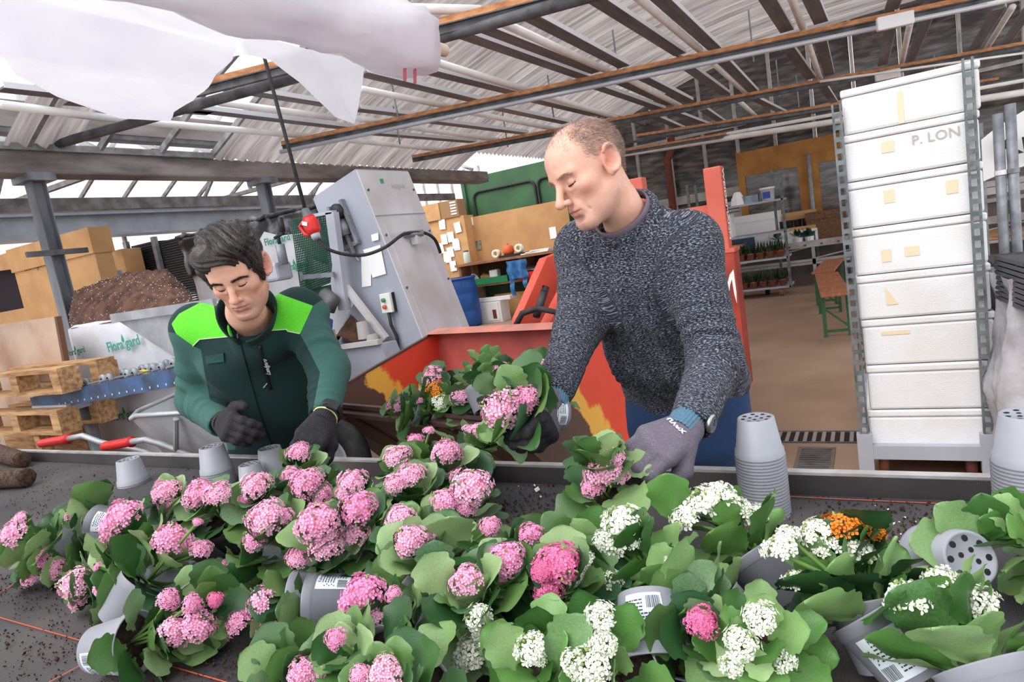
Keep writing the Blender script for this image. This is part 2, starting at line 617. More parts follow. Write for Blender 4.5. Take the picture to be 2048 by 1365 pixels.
# timber window wall standing in front of the partition
ww = struct(MB().bx(-2.05, 0.4, 12.7, 12.8, 2.18, 2.45).build('window_1', honey))
for x0, x1, z0, z1 in ((-2.05, -1.93, 1.0, 2.18), (-1.05, -0.72, 1.06, 2.02), (0.1, 0.4, 1.0, 2.18), (-1.93, 0.1, 2.02, 2.18), (-1.93, 0.1, 0.98, 1.06)):
    MB().bx(x0, x1, 12.7, 12.8, z0, z1).build('frame', honey, ww)
MB().bx(-1.93, -1.05, 12.74, 12.76, 1.06, 2.02).build('pane', dark_gl, ww)
MB().bx(-0.72, 0.1, 12.74, 12.76, 1.06, 2.02).build('pane', dark_gl, ww)
MB().tube([V(-0.86, 12.62, 0), V(-0.86, 12.62, 2.2)], 0.035, 8).build('downpipe', steel, ww, smooth=True)
# bright panels standing in for a window's reflection, and the sheet-metal wall beside them
sheet = mat('sheet_metal_wall', (176, 176, 178), 0.5, 0.2, (150, 148, 150), 2)
b = MB()
n = 60
x0, x1 = -6.0, -4.6
vs = []
for i in range(n + 1):
    x = x0 + (x1 - x0) * i / n
    yy = 12.9 + (0.03 if (i // 3) % 2 else 0)
    vs += [(x, yy, 0), (x, yy, 2.75)]
b.add(vs, [(2 * i, 2 * i + 2, 2 * i + 3, 2 * i + 1) for i in range(n)])
ws = struct(b.build('wall_side', sheet, fix=False))
MB().bx(-5.25, -4.75, 12.7, 12.72, 2.85, 3.35).build('window_reflection', milky, ws)
MB().bx(-4.55, -4.15, 12.7, 12.72, 2.85, 3.3).build('window_reflection', milky, ws)
rust = mat('rusty_pipe', (124, 66, 48), 0.7, 0, (96, 50, 40), 8)
pa = at(1333, 310, y=12.8)
MB().tube([pa + V(0.12, 0, 0.3), pa + V(0.12, 0, 0.12), pa + V(0.06, 0, 0.0), pa + V(0, 0, -0.12), pa + V(0, 0, -1.9)], 0.07, 10).build('rust_pipe', rust, ws, smooth=True)
# long service pipes below the roof at the far end
for (p, q, r) in (((1250, 308), (1690, 240), 0.05), ((1330, 290), (1690, 225), 0.03), ((1260, 285), (1690, 215), 0.02)):
    a, c = at(*p, y=12.4), at(*q, y=12.4)
    a, c = long_line(a, c, 1.0, 4.0)
    MB().tube([a, c], r, 8).build('service_pipe', tube_w if r > 0.025 else steel_dk, ceiling, smooth=True)

# ---- green panelled wall behind the work bench
green_m = mat('green_panel', (58, 98, 62), 0.6, 0, (46, 82, 52), 2)
gw = struct(MB().bx(-7.7, -4.9, 12.4, 12.5, 0, 3.05).build('wall_green', green_m))
MB().bx(-7.72, -7.64, 12.34, 12.5, 0, 3.05).build('corner_strip', green_m, gw)
for cx_, w in ((-6.72, 1.5), (-5.15, 1.5)):
    pts = []
    x0, x1, z0, z1, r = cx_ - w / 2, cx_ + w / 2, 1.3, 2.72, 0.14
    for (qx, qz, a0) in ((x1 - r, z1 - r, 0), (x0 + r, z1 - r, 90), (x0 + r, z0 + r, 180), (x1 - r, z0 + r, 270)):
        for k in range(5):
            a = math.radians(a0 + 22.5 * k)
            pts.append(V(qx + r * math.cos(a), 12.37, qz + r * math.sin(a)))
    pts.append(pts[0])
    MB().tube(pts, 0.028, 6, cap=False).build('rubber_seal', dark_rubber, gw, smooth=True)
# pale daylight gable between the vault and the green wall
wf = struct(MB().bx(-9.8, -7.7, 13.3, 13.35, 0, 0.5).build('wall_far', frame_w))
for i in range(6):
    MB().bx(-9.8 + 0.4 * i, -9.76 + 0.4 * i, 13.28, 13.36, 0.5, 3.4).build('post', frame_w, wf)
MB().bx(-9.8, -7.7, 13.3, 13.32, 0.5, 3.4).build('pane', milky, wf)

# ---- floor drain
drain = thing('floor_drain', 'grey slotted drain channel set across the brown concrete floor', 'drain', (-0.5, 4.2, 0))
MB().bx(-1.6, 1.6, 4.1, 4.12, 0, 0.006).bx(-1.6, 1.6, 4.3, 4.32, 0, 0.006).build('edge', steel_dk, drain)
b = MB()
for i in range(62):
    x = -1.58 + 0.051 * i
    b.bx(x, x + 0.022, 4.12, 4.3, 0.001, 0.006)
b.build('grate_bar', mat('grate_grey', (150, 140, 130), 0.7), drain)
MB().bx(-1.6, 1.6, 4.12, 4.3, 0.0005, 0.001).build('channel', mat('drain_dark', (40, 34, 30), 0.9), drain)
pl = thing('drain_plate', 'ribbed steel cover plate set in the floor beside the foam box trolley', 'drain cover', (-0.35, 3.7, 0))
x0, x1 = at(1618, 940, z=0).x, at(1668, 890, z=0).x
MB().bx(-0.47, -0.27, 3.0, 4.02, 0, 0.006).build('plate', mat('plate_steel', (136, 124, 112), 0.6, 0.2, (104, 92, 82), 20, stretch=(1, 8, 1)), pl)
for i in range(28):
    MB().bx(-0.45, -0.29, 3.05 + 0.034 * i, 3.066 + 0.034 * i, 0.006, 0.009).build('rib', steel_dk, pl)
# ================================================================== the potting bench in front
ZT = 0.835                                   # height of the bench surface
YL = 1.42                                    # its far edge
fab = mat('woven_ground_cover', (46, 44, 47), 0.6, 0, (92, 84, 82), 2.6, 10, spec=0.5, lo=0.35, hi=0.8)
nt = fab.node_tree
b_ = nt.nodes['Principled BSDF']
tc = nt.nodes.new('ShaderNodeTexCoord')
w1 = nt.nodes.new('ShaderNodeTexWave'); w1.inputs['Scale'].default_value = 110; w1.bands_direction = 'X'
w2 = nt.nodes.new('ShaderNodeTexWave'); w2.inputs['Scale'].default_value = 110; w2.bands_direction = 'Y'
mx = nt.nodes.new('ShaderNodeMath'); mx.operation = 'MULTIPLY'
bp = nt.nodes.new('ShaderNodeBump'); bp.inputs['Strength'].default_value = 0.35; bp.inputs['Distance'].default_value = 0.003
for w in (w1, w2):
    nt.links.new(tc.outputs['Object'], w.inputs['Vector'])
nt.links.new(w1.outputs['Fac'], mx.inputs[0]); nt.links.new(w2.outputs['Fac'], mx.inputs[1])
nt.links.new(mx.outputs[0], bp.inputs['Height']); nt.links.new(bp.outputs[0], b_.inputs['Normal'])
alu = mat('bench_aluminium', (200, 198, 198), 0.45, 0.4, (160, 156, 154), 12)
table = thing('potting_bench', 'long low bench covered with black woven cloth between camera and workers', 'table', (-1, 0.4, 0))
MB().grid(lambda u, v: V(-6 + 9 * u, -0.7 + (YL + 0.69) * v, ZT + 0.004 * mnoise.noise(V(u * 14, v * 5, 0))), 90, 30).build('cloth', fab, table, smooth=True)
MB().bx(-6, 3, -0.7, YL, ZT - 0.06, ZT - 0.008).build('bench_top', steel_dk, table)
MB().bx(-6, 3, YL, YL + 0.006, ZT - 0.06, 0.876).build('rim', fab, table)
MB().bx(-6, 3, YL + 0.002, YL + 0.024, 0.872, 0.882).bx(-6, 3, YL + 0.018, YL + 0.024, ZT - 0.08, 0.872).build('rim_profile', alu, table)
for x in (-5.5, -3.5, -1.5, 0.5, 2.5):
    for y in (-0.5, 1.25):
        MB().bx(x - 0.025, x + 0.025, y - 0.025, y + 0.025, 0, ZT - 0.06).build('leg', steel, table)
orange_t = mat('orange_thread', (190, 84, 56), 0.8)


def thread(p, q, n=14):
    a, c = at(*p, z=ZT), at(*q, z=ZT)
    b = MB()
    P = [a.lerp(c, i / n) for i in range(n + 1)]
    d = (c - a).normalized().cross(V(0, 0, 1)) * 0.0014
    for k in range(n):
        s = 0.0045
        b.add([P[k] - d + V(0, 0, s), P[k] + d + V(0, 0, s), P[k + 1] + d + V(0, 0, s), P[k + 1] - d + V(0, 0, s)], [(0, 1, 2, 3)])
    b.build('marking_thread', orange_t, table, fix=False)


for p, q in (((-60, 1222), (460, 1372)), ((95, 1372), (205, 1312)), ((215, 1306), (330, 1235)), ((1690, 1003), (2060, 1021)), ((1500, 993), (1690, 1003)), ((0, 1190), (110, 1120))):
    thread(p, q)

# ================================================================== foam boxes on a wheeled trolley
foam = mat('foam_white', (232, 232, 235), 0.75, 0, (220, 218, 216), 2.5, 6, bump=0.2, bscale=160)
tape = mat('old_tape', (226, 208, 176), 0.6)
YT = 3.58
tr = thing('stock_trolley', 'galvanised trolley with perforated uprights carrying the foam boxes', 'trolley', (0.15, YT + 0.4, 0))
zinc = mat('trolley_zinc', (120, 128, 130), 0.45, 0.3, (86, 94, 96), 14)
MB().bx(-0.12, 0.42, YT - 0.05, YT - 0.01, 0.12, 0.19).bx(-0.12, 0.42, YT + 1.2, YT + 1.24, 0.12, 0.19).bx(-0.12, -0.09, YT - 0.05, YT + 1.24, 0.12, 0.19).bx(0.39, 0.42, YT - 0.05, YT + 1.24, 0.12, 0.19).build('base_frame', grey_paint, tr)
MB().bx(-0.1, 0.4, YT, YT + 1.2, 0.15, 0.165).build('deck', mat('ply', (170, 140, 108), 0.8), tr)


def upright(x, y, h):
    b = MB()
    w = 0.042
    b.bx(x - w / 2, x - w / 2 + 0.009, y, y + 0.02, 0.1, h)
    b.bx(x + w / 2 - 0.009, x + w / 2, y, y + 0.02, 0.1, h)
    z = 0.24
    while z < h - 0.02:
        hw = w / 2
        prof = [(-hw, -0.022), (-hw + 0.012, -0.011), (hw - 0.012, -0.011), (hw, -0.022), (hw, 0.022), (hw - 0.012, 0.011), (-hw + 0.012, 0.011), (-hw, 0.022)]
        b.prism([V(x + px * 0.985, y - 0.0015, z + pz) for px, pz in prof], (0, 0.005, 0))
        z += 0.054
    b.bx(x - w / 2 + 0.001, x + w / 2 - 0.001, y - 0.003, y + 0.003, 0.1, 0.25)
    u = b.build('upright', zinc, tr)
    MB().bx(x - 0.034, x + 0.034, y - 0.012, y + 0.034, 0.06, 0.25).build('socket', grey_paint, u)


upright(-0.105, YT - 0.04, 1.86)
upright(0.405, YT - 0.04, 1.93)
upright(-0.115, YT + 1.2, 1.86)
upright(0.405, YT + 1.2, 1.9)
caster = mat('caster_brown', (124, 74, 58), 0.6)
for x in (-0.03, 0.34):
    for y in (YT + 0.08, YT + 1.1):
        w = MB().lathe([(0.0, -0.022), (0.055, -0.022), (0.06, 0), (0.055, 0.022), (0.0, 0.022)], (x, y, 0.06), 16, Matrix.Rotation(math.pi / 2, 3, 'Y')).build('caster', caster, tr, smooth=True)
        MB().bx(x - 0.03, x + 0.03, y - 0.02, y + 0.02, 0.1, 0.125).build('fork', steel_dk, w)
zs = [at(px, py, y=YT).z for px, py in ((1737, 906), (1737, 820), (1727, 732), (1719, 641), (1714, 553), (1706, 460), (1698, 366), (1695, 271), (1688, 180))]
zs[0] = 0.168
offs = [0.0, 0.012, 0.006, -0.002, -0.004, -0.008, -0.012, 0.0]
desc = ['foam box resting on the trolley deck, lowest of the white stack', 'white foam box second from the bottom of the stack', 'white foam box third from the bottom with yellowed tape strip',
        'white foam box fourth from the bottom with a triangular tape scrap', 'white foam box at mid stack with torn brown tape patches', 'white foam box just above mid stack with two tape squares', 'white foam box with faint pencilled letters, second from the top', 'topmost white foam box of the tall stack, set slightly askew']
for k in range(8):
    z0, z1 = zs[k] + 0.002, zs[k + 1] - 0.002
    x0, x1 = -0.082 + offs[k], 0.448 + offs[k]
    fb = thing('foam_box', desc[k], 'foam box', ((x0 + x1) / 2, YT + 0.4, z0), 'white foam boxes stacked on the trolley')
    y0 = YT - 0.005 + random.uniform(-0.006, 0.006)
    MB().bx(x0, x1, y0, y0 + 0.78, z0, z1 - 0.035).build('tub', foam, fb, bevel=0.012)
    MB().bx(x0 - 0.004, x1 + 0.004, y0 - 0.004, y0 + 0.784, z1 - 0.034, z1).build('lid', foam, fb, bevel=0.008)
    if k in (2, 4, 5, 6, 7):
        for fx, w, h in {2: ((0.15, 0.12, 0.02),), 4: ((0.22, 0.04, 0.06), (0.4, 0.06, 0.045)), 5: ((0.28, 0.045, 0.06), (0.74, 0.045, 0.06)), 6: ((0.3, 0.05, 0.05),), 7: ((0.42, 0.022, 0.14),)}[k]:
            xx = x0 + fx * (x1 - x0)
            zz = z1 - 0.06 - h / 2 - (0.05 if k == 4 else 0)
            MB().bx(xx, xx + w, y0 - 0.0025, y0 - 0.0005, zz - h / 2, zz + h / 2).build('tape_patch', tape, fb)
    if k == 3:
        xx, zz = x0 + 0.12, z1 - 0.06
        MB().prism([V(xx, y0 - 0.001, zz), V(xx + 0.05, y0 - 0.001, zz - 0.09), V(xx, y0 - 0.001, zz - 0.09)], (0, -0.0015, 0)).build('tape_patch', tape, fb)
    if k == 6:
        pw = lettering('P. LON', 0.06, (x1 - 0.16, y0 - 0.001, (z0 + z1) / 2 + 0.03), (1, 0, 0.02), (0, 0, 1), mat('pencil', (176, 172, 170), 0.8), fb, 'lettering')
        pw['kind'] = 'stuff'

# ================================================================== wheel loader with its bucket
orange_p = mat('loader_orange', (208, 88, 66), 0.5, 0, (188, 72, 54), 4, spec=0.4)
U = V(0.972, -0.234, 0).normalized()
Vd = V(0.234, 0.972, 0).normalized()
O = V(-1.09, 1.63, 0)


def bk(u, v, z):
    return O + U * u + Vd * v + V(0, 0, z)


# side plates: paint worn down to brown steel towards the cutting edge, a yellow primer band between
wear = bpy.data.materials.new('worn_bucket_paint')
wear.use_nodes = True
nt = wear.node_tree
bs = nt.nodes['Principled BSDF']
bs.inputs['Roughness'].default_value = 0.55
tc = nt.nodes.new('ShaderNodeTexCoord')
mp = nt.nodes.new('ShaderNodeVectorMath'); mp.operation = 'DOT_PRODUCT'
wv = Vd * 1.0 + V(0, 0, 0.75)
mp.inputs[1].default_value = wv
nt.links.new(tc.outputs['Object'], mp.inputs[0])
nz = nt.nodes.new('ShaderNodeTexNoise'); nz.inputs['Scale'].default_value = 9; nz.inputs['Detail'].default_value = 8
nt.links.new(tc.outputs['Object'], nz.inputs['Vector'])
ma = nt.nodes.new('ShaderNodeMath'); ma.operation = 'MULTIPLY_ADD'; ma.inputs[1].default_value = 0.22
nt.links.new(nz.outputs['Fac'], ma.inputs[0]); nt.links.new(mp.outputs['Value'], ma.inputs[2])
rp = nt.nodes.new('ShaderNodeValToRGB')
base = (O + Vd * 0.36 + V(0, 0, 0.95)).dot(wv)
mr = nt.nodes.new('ShaderNodeMapRange')
mr.inputs['From Min'].default_value = base - 0.3 + 0.11
mr.inputs['From Max'].default_value = base + 0.3 + 0.11
nt.links.new(ma.outputs[0], mr.inputs[0]); nt.links.new(mr.outputs[0], rp.inputs[0])
cr = rp.color_ramp
cr.elements[0].position = 0.0; cr.elements[0].color = srgb((84, 62, 54))
cr.elements[1].position = 1.0; cr.elements[1].color = srgb((214, 62, 42))
for p_, c_ in ((0.40, (92, 64, 54)), (0.42, (236, 178, 74)), (0.55, (236, 176, 70)), (0.58, (222, 72, 40))):
    e = cr.elements.new(p_); e.color = srgb(c_)
nt.links.new(rp.outputs[0], bs.inputs['Base Color'])
red_in = mat('bucket_red', (186, 84, 74), 0.6, 0, (156, 66, 58), 6, detail=8)
worn = mat('bucket_steel', (92, 70, 62), 0.55, 0.25, (70, 52, 46), 6)
ldr = thing('wheel_loader', 'orange-red wheel loader behind the bench with its bucket full of plants', 'loader', (-0.9, 3.4, 0))
prof = [(0.0, 0.945), (0.73, 1.10), (0.67, 0.66), (0.56, 0.5), (0.4, 0.47)]
for u0, nm in ((-1.0, 'side_plate'), (0.07, 'side_plate')):
    MB().prism([bk(u0, v, z) for v, z in prof], U * 0.012).build(nm, wear, ldr)
    MB().bar(bk(u0 + 0.006, 0.0, 0.948), bk(u0 + 0.006, 0.73, 1.103), 0.02, 0.008).build('plate_edge', worn, ldr)
b = MB()
path = [(0.0, 0.94), (0.4, 0.475), (0.56, 0.505), (0.668, 0.66)]
for p, q in zip(path, path[1:]):
    b.prism([bk(-1.0, *p), bk(-1.0, *q), bk(-1.0, q[0], q[1] + 0.014), bk(-1.0, p[0], p[1] + 0.014)], U * 1.08)
bkt = b.build('bucket_floor', worn, ldr)
MB().prism([bk(-1.0, 0.668, 0.66), bk(-1.0, 0.73, 1.10), bk(-1.0, 0.742, 1.10), bk(-1.0, 0.68, 0.66)], U * 1.08).build('bucket_back', red_in, ldr)
MB().prism([bk(-1.0, 0.66, 1.10), bk(-1.0, 0.745, 1.115), bk(-1.0, 0.75, 1.09), bk(-1.0, 0.745, 1.08)], U * 1.08).build('top_flange', mat('flange_rusty', (196, 120, 104), 0.6, 0, (160, 110, 98), 8), ldr)
MB().prism([bk(-1.0, -0.012, 0.925), bk(-1.0, 0.05, 0.945), bk(-1.0, 0.05, 0.93), bk(-1.0, -0.01, 0.905)], U * 1.08).build('cutting_edge', worn, ldr, bevel=0.004)
for u in (-0.8, -0.25):
    MB().bar(bk(u, 0.03, 0.89), bk(u + 0.22, 0.33, 0.53), 0.06, 0.02, up=Vd).build('wear_strip', mat('strip_steel', (120, 92, 80), 0.5, 0.3), ldr)
# lift arms and cylinders
for s, u in ((0, -0.64), (1, -0.12)):
    A = bk(u, 0.86, 0.98)
    b = MB()
    pr = [(0.82, 0.94), (0.9, 1.12), (1.16, 1.37 - 0.2 * s), (1.6, 1.42 - 0.25 * s), (1.62, 1.34 - 0.25 * s), (1.28, 1.27 - 0.2 * s), (1.06, 1.06), (0.98, 0.88)]
    b.prism([bk(u, v, z) for v, z in pr], U * 0.05)
    am = b.build('lift_arm', orange_p, ldr, bevel=0.004)
    MB().lathe([(0.022, -0.004), (0.022, 0.058)], bk(u, 0.98, 1.0), 14, (Quaternion(U.cross(V(0, 0, 1)), -math.pi / 2)).to_matrix(), cap=True).build('pivot_pin', worn, am)
    MB().bar(bk(u + 0.14, 0.85, 0.95), bk(u + 0.16, 1.3, 1.33), 0.06, 0.055).build('link_bar', orange_p, ldr)
    MB().tube([bk(u + 0.15, 0.9, 1.12), bk(u + 0.15, 1.0, 1.24), bk(u + 0.15, 0.98, 1.22)], 0.018, 10).build('link_head', black_pl, ldr, smooth=True)
hose = [bk(-0.55, 0.8, 1.08), bk(-0.5, 0.82, 1.15), bk(-0.42, 0.84, 1.165), bk(-0.34, 0.86, 1.14), bk(-0.32, 0.9, 1.05)]
MB().tube(hose, 0.014, 8).build('hydraulic_hose', dark_rubber, ldr, smooth=True)
# mast uprights with cross bars, body and wheels
MY = 3.6
m0, m1 = at(1425, 335, y=MY), at(1468, 650, y=MY)
m2 = at(1272, 357, y=MY)
xr = (m0.x + m1.x) / 2
mast_m = mat('mast_red', (206, 104, 86), 0.5, 0, (190, 88, 70), 3)
mr_ = MB().bx(xr - 0.055, xr + 0.035, MY - 0.03, MY + 0.06, 0.4, m0.z).build('mast_upright', mast_m, ldr, bevel=0.006)
b = MB().bx(xr + 0.036, xr + 0.04, MY - 0.02, MY + 0.05, 1.25, 1.6)
MB().bx(m2.x - 0.05, m2.x + 0.04, MY - 0.03, MY + 0.06, 0.4, m2.z).build('mast_upright', mast_m, ldr, bevel=0.006)
zc = at(1395, 425, y=MY).z
MB().bx(m2.x, xr, MY - 0.01, MY + 0.04, zc - 0.03, zc + 0.03).build('cross_bar', mast_m, ldr)
MB().bx(m2.x, xr, MY - 0.01, MY + 0.04, 0.95, 1.02).build('cross_bar', mast_m, ldr)
zk = at(1460, 500, y=MY).z
body_m = mat('loader_body', (178, 70, 54), 0.5, 0, (136, 50, 42), 5)
MB().bx(xr - 0.06, xr + 0.06, MY - 0.06, MY + 0.1, 0.5, zk).build('mast_sleeve', body_m, ldr, bevel=0.008)
MB().bx(xr - 0.065, xr + 0.065, MY - 0.065, MY + 0.105, zk - 0.01, zk + 0.01).build('sleeve_rim', mast_m, ldr)
wt = mat('white_print', (236, 232, 228), 0.5)
lettering('WEIDEMANN', 0.062, (xr + 0.036, MY + 0.012, (zk + m0.z) / 2 + 0.02), (0, 0.0, -1), (0, 1, 0), wt, ldr, 'side_lettering', bold=True)
MB().prism([V(xr + dx, MY - 0.0612, zk - 0.2 + dz) for dx, dz in ((0.05, 0.1), (0.028, 0.075), (0.012, 0.03), (0.006, -0.02), (0.016, -0.02), (0.024, 0.02), (0.036, 0.05), (0.04, -0.03), (0.048, -0.08), (0.052, -0.02))], (0, -0.002, 0)).build('side_emblem', wt, ldr)
MB().bx(-1.9, -1.1, MY + 0.1, MY + 1.6, 0.45, 0.98).build('engine_hood', body_m, ldr, bevel=0.05)
MB().bx(-1.55, -0.85, MY - 0.75, MY + 0.2, 0.35, 0.72).build('chassis', body_m, ldr, bevel=0.02)
tyre_m = mat('tyre_rubber', (58, 52, 50), 0.85, 0, (84, 74, 68), 14)
for x, y in ((-0.95, 3.0), (-1.85, 3.0), (-1.22, 4.7), (-1.95, 4.7)):
    R_, w_ = 0.42, 0.26
    MX = Matrix.Rotation(math.pi / 2, 3, 'Y')
    ty = MB().lathe([(0.2, -w_ / 2 + 0.02), (0.3, -w_ / 2), (0.375, -w_ / 2 + 0.03), (0.39, 0), (0.375, w_ / 2 - 0.03), (0.3, w_ / 2), (0.2, w_ / 2 - 0.02)], (x, y, R_), 32, MX).build('tyre', tyre_m, ldr, smooth=True)
    lug = MB()
    for i in range(22):
        for s in (-1, 1):
            a = 2 * math.pi * (i + (0.5 if s > 0 else 0)) / 22
            c = V(x + s * 0.065, y + 0.392 * math.cos(a), R_ + 0.392 * math.sin(a))
            lug.box(c, (0.15, 0.05, 0.03), Matrix.Rotation(a - math.pi / 2, 3, 'X') @ Matrix.Rotation(s * 0.6, 3, 'Z'))
    lug.build('tread_lugs', tyre_m, ty)
    MB().lathe([(0.0, -0.05), (0.2, -0.05), (0.205, 0.08), (0.0, 0.06)], (x, y, R_), 24, MX).build('wheel_hub', orange_p, ty, smooth=True)

# ================================================================== potting machine with its elevator
pm = thing('potting_machine', 'grey sheet-metal potting machine with tall slanted elevator and hanging cable', 'machine', (-2.9, 3.5, 0))
gside = mat('machine_side', (164, 168, 180), 0.5, 0, (150, 153, 165), 2.5, spec=0.4)
gcover = mat('machine_cover_lit', (204, 202, 206), 0.5, 0, (182, 176, 176), 3, 8)  # lighter than the side panels; the light on this face is in the colour
Y0, Y1 = 3.3, 3.84


def lean(z):
    return -2.82 + 0.25 * (2.08 - z)


side_poly = [(lean(2.08), 2.08), (lean(0.25), 0.25), (-3.3, 0.25), (-3.3, 1.0), (-3.05, 1.25), (-3.22, 1.975)]
MB().prism([V(x, Y0, z) for x, z in side_poly], (0, 0.012, 0)).build('side_panel', gside, pm)
MB().prism([V(x, Y1, z) for x, z in side_poly], (0, -0.012, 0)).build('side_panel', gside, pm)
cover = MB().prism([V(lean(2.08), Y0, 2.08), V(lean(2.08), Y1, 2.08), V(lean(0.25), Y1, 0.25), V(lean(0.25), Y0, 0.25)], (0.008, 0, 0.002)).build('elevator_cover', gcover, pm)
for yy in (Y0 + 0.06, Y1 - 0.1):
    MB().bar(V(lean(1.75) + 0.01, yy, 1.75), V(lean(0.25) + 0.01, yy, 0.25), 0.004, 0.012, up=(1, 0, 0.25)).build('cover_fold', gcover, cover)
MB().bar(V(lean(1.78) + 0.011, Y0, 1.78), V(lean(1.78) + 0.011, Y1, 1.78), 0.006, 0.006).build('cover_seam', gside, cover)
for z in (0.5, 0.9, 1.3, 1.65, 1.95):
    for yy in (Y0 + 0.03, Y1 - 0.03):
        c = V(lean(z) + 0.012, yy, z)
        MB().lathe([(0.008, 0), (0.008, 0.006)], c, 8, Matrix.Rotation(math.pi / 2, 3, 'Y'), cap=True).build('screw', steel_dk, cover)
MB().prism([V(lean(2.08), Y0, 2.08), V(-3.22, Y0, 1.975), V(-3.22, Y1, 1.975), V(lean(2.08), Y1, 2.08)], (0, 0, 0.01)).build('top_plate', gside, pm)
MB().prism([V(-3.22, Y0, 1.975), V(-3.05, Y0, 1.25), V(-3.05, Y1, 1.25), V(-3.22, Y1, 1.975)], (-0.01, 0, 0)).build('end_plate', gside, pm)
lettering('mayer', 0.06, (lean(1.98) + 0.013, Y0 + 0.36, 1.98), (0, 1, 0), (-0.25, 0, 1), mat('faded_print', (182, 186, 188), 0.6), cover, 'maker_lettering')
pgm = mat('logo_green', (70, 150, 110), 0.6)
MB().box((lean(2.01) + 0.013, Y0 + 0.2, 2.01), (0.004, 0.03, 0.03)).build('maker_badge', pgm, cover)
# bearing block on the side
bc = at(692, 450, y=Y0)
bb = MB()
rt = Matrix.Rotation(math.radians(-14), 3, 'Y')
for dx in (-0.06, 0.06):
    bb.box(bc + rt @ V(dx, -0.02, 0), (0.02, 0.04, 0.3), rt)
bb.box(bc + rt @ V(0, -0.015, -0.14), (0.14, 0.03, 0.03), rt)
brk = bb.build('bearing_bracket', steel, pm)
MB().lathe([(0.05, 0), (0.05, 0.04), (0.02, 0.05)], bc + V(-0.01, -0.02, 0.09), 16, Matrix.Rotation(math.pi / 2, 3, 'X'), cap=True).build('bearing', black_pl, brk, smooth=True)
MB().tube([bc + rt @ V(0, -0.03, 0.06), bc + rt @ V(0, -0.03, -0.2)], 0.016, 8).build('tension_screw', steel_dk, brk)
MB().lathe([(0.03, -0.05), (0.045, 0.0), (0.03, 0.05)], bc + rt @ V(0.0, -0.03, -0.02), 12, rt, cap=True).build('spring_cup', steel, brk, smooth=True)
MB().tube([at(700, 500, y=Y0 - 0.02), at(718, 522, y=Y0 - 0.02)], 0.008, 6).build('rod', steel, brk)
# notes taped to the machine
for n, pts in enumerate((((722, 510), (742, 505), (742, 572), (724, 575)), ((726, 500), (760, 490), (772, 548), (745, 556)), ((742, 470), (756, 466), (757, 480), (744, 483)))):
    MB().prism([at(px, py, y=Y0 - 0.006 - 0.003 * n) for px, py in pts], (0, 0.002, 0)).build('paper_note', paper, pm)
# push-button box
sc = at(776, 606, y=Y0 - 0.02)
sb = MB().box(sc, (0.085, 0.05, 0.125), Matrix.Rotation(math.radians(0), 3, 'Y')).build('switch_box', mat('switch_grey', (222, 222, 216), 0.5), pm, bevel=0.004)
MB().box(sc + V(0.046, 0.012, 0), (0.006, 0.03, 0.128)).build('switch_back', black_pl, sb)
for dz, mm in ((0.022, mat('button_green', (54, 140, 84), 0.4)), (-0.022, mat('button_red', (206, 84, 74), 0.4))):
    MB().lathe([(0.014, 0), (0.014, 0.014), (0.008, 0.017)], sc + V(-0.008, -0.026, dz), 14, Matrix.Rotation(math.pi / 2, 3, 'X'), cap=True).build('push_button', mm, sb)
cab = [sc + V(0.0, -0.01, -0.06), at(782, 650, y=Y0 - 0.03), at(793, 672, y=Y0 - 0.02), at(796, 690, y=Y0 - 0.02), at(793, 712, y=Y0 - 0.03)]
MB().tube(cab, 0.011, 8).build('switch_cable', dark_rubber, pm, smooth=True)
# cable clip pipe on the cover and the long black supply cable with its red plug
cp = at(812, 467, x=lean(1.5) + 0.04)
pp = [at(808, 470, y=3.5), at(846, 466, y=3.6)]
MB().tube([pp[0], pp[1]], 0.022, 12).build('cable_guide', steel, pm, smooth=True)
MB().box((pp[0] + pp[1]) / 2 + V(0, 0.02, -0.04), (0.05, 0.05, 0.06)).build('guide_lug', gcover, pm)
# frame post, brace and shelf with spilled soil
fr = MB()
a, c = at(664, 425, y=3.2), at(690, 620, y=3.2)
fr.bar(a, c, 0.07, 0.05, up=(0, 1, 0))
fr.build('frame_post', grey_paint, pm)
MB().bar(at(628, 432, y=3.2), at(668, 424, y=3.2), 0.02, 0.05, up=(0, 1, 0)).build('frame_head', grey_paint, pm)
MB().bar(at(690, 572, y=3.22), at(772, 678, y=3.22), 0.045, 0.03, up=(0, 1, 0)).build('brace', gcover, pm)
MB().bar(at(605, 555, y=3.15), at(668, 549, y=3.15), 0.03, 0.02, up=(0, 1, 0)).build('sensor_arm', steel, pm)
MB().tube([at(602, 545, y=3.15), at(604, 562, y=3.15)], 0.012, 8).build('arm_knob', steel, pm)
MB().prism([at(580, 470, y=3.35), at(650, 475, y=3.35), at(655, 530, y=3.35), at(615, 515, y=3.35)], (0, 0.01, 0)).build('chute_plate', mat('chute_steel', (176, 170, 158), 0.4, 0.4, (132, 122, 106), 6), pm)
ts = [at(640, 700, y=3.1), at(760, 684, y=3.1)]
MB().bar(ts[0], ts[1], 0.03, 0.045, up=(0, 1, 0)).build('shelf_lip', gcover, pm)
MB().prism([at(640, 706, y=3.1), at(762, 690, y=3.1), at(790, 760, y=3.1), at(640, 790, y=3.1)], (0, 0.15, 0)).build('front_panel', gside, pm)
peat = mat('peat', (104, 72, 58), 0.95, 0, (62, 40, 32), 14, 8, bump=0.9, bscale=60)
perl = mat('perlite', (228, 222, 212), 0.8)


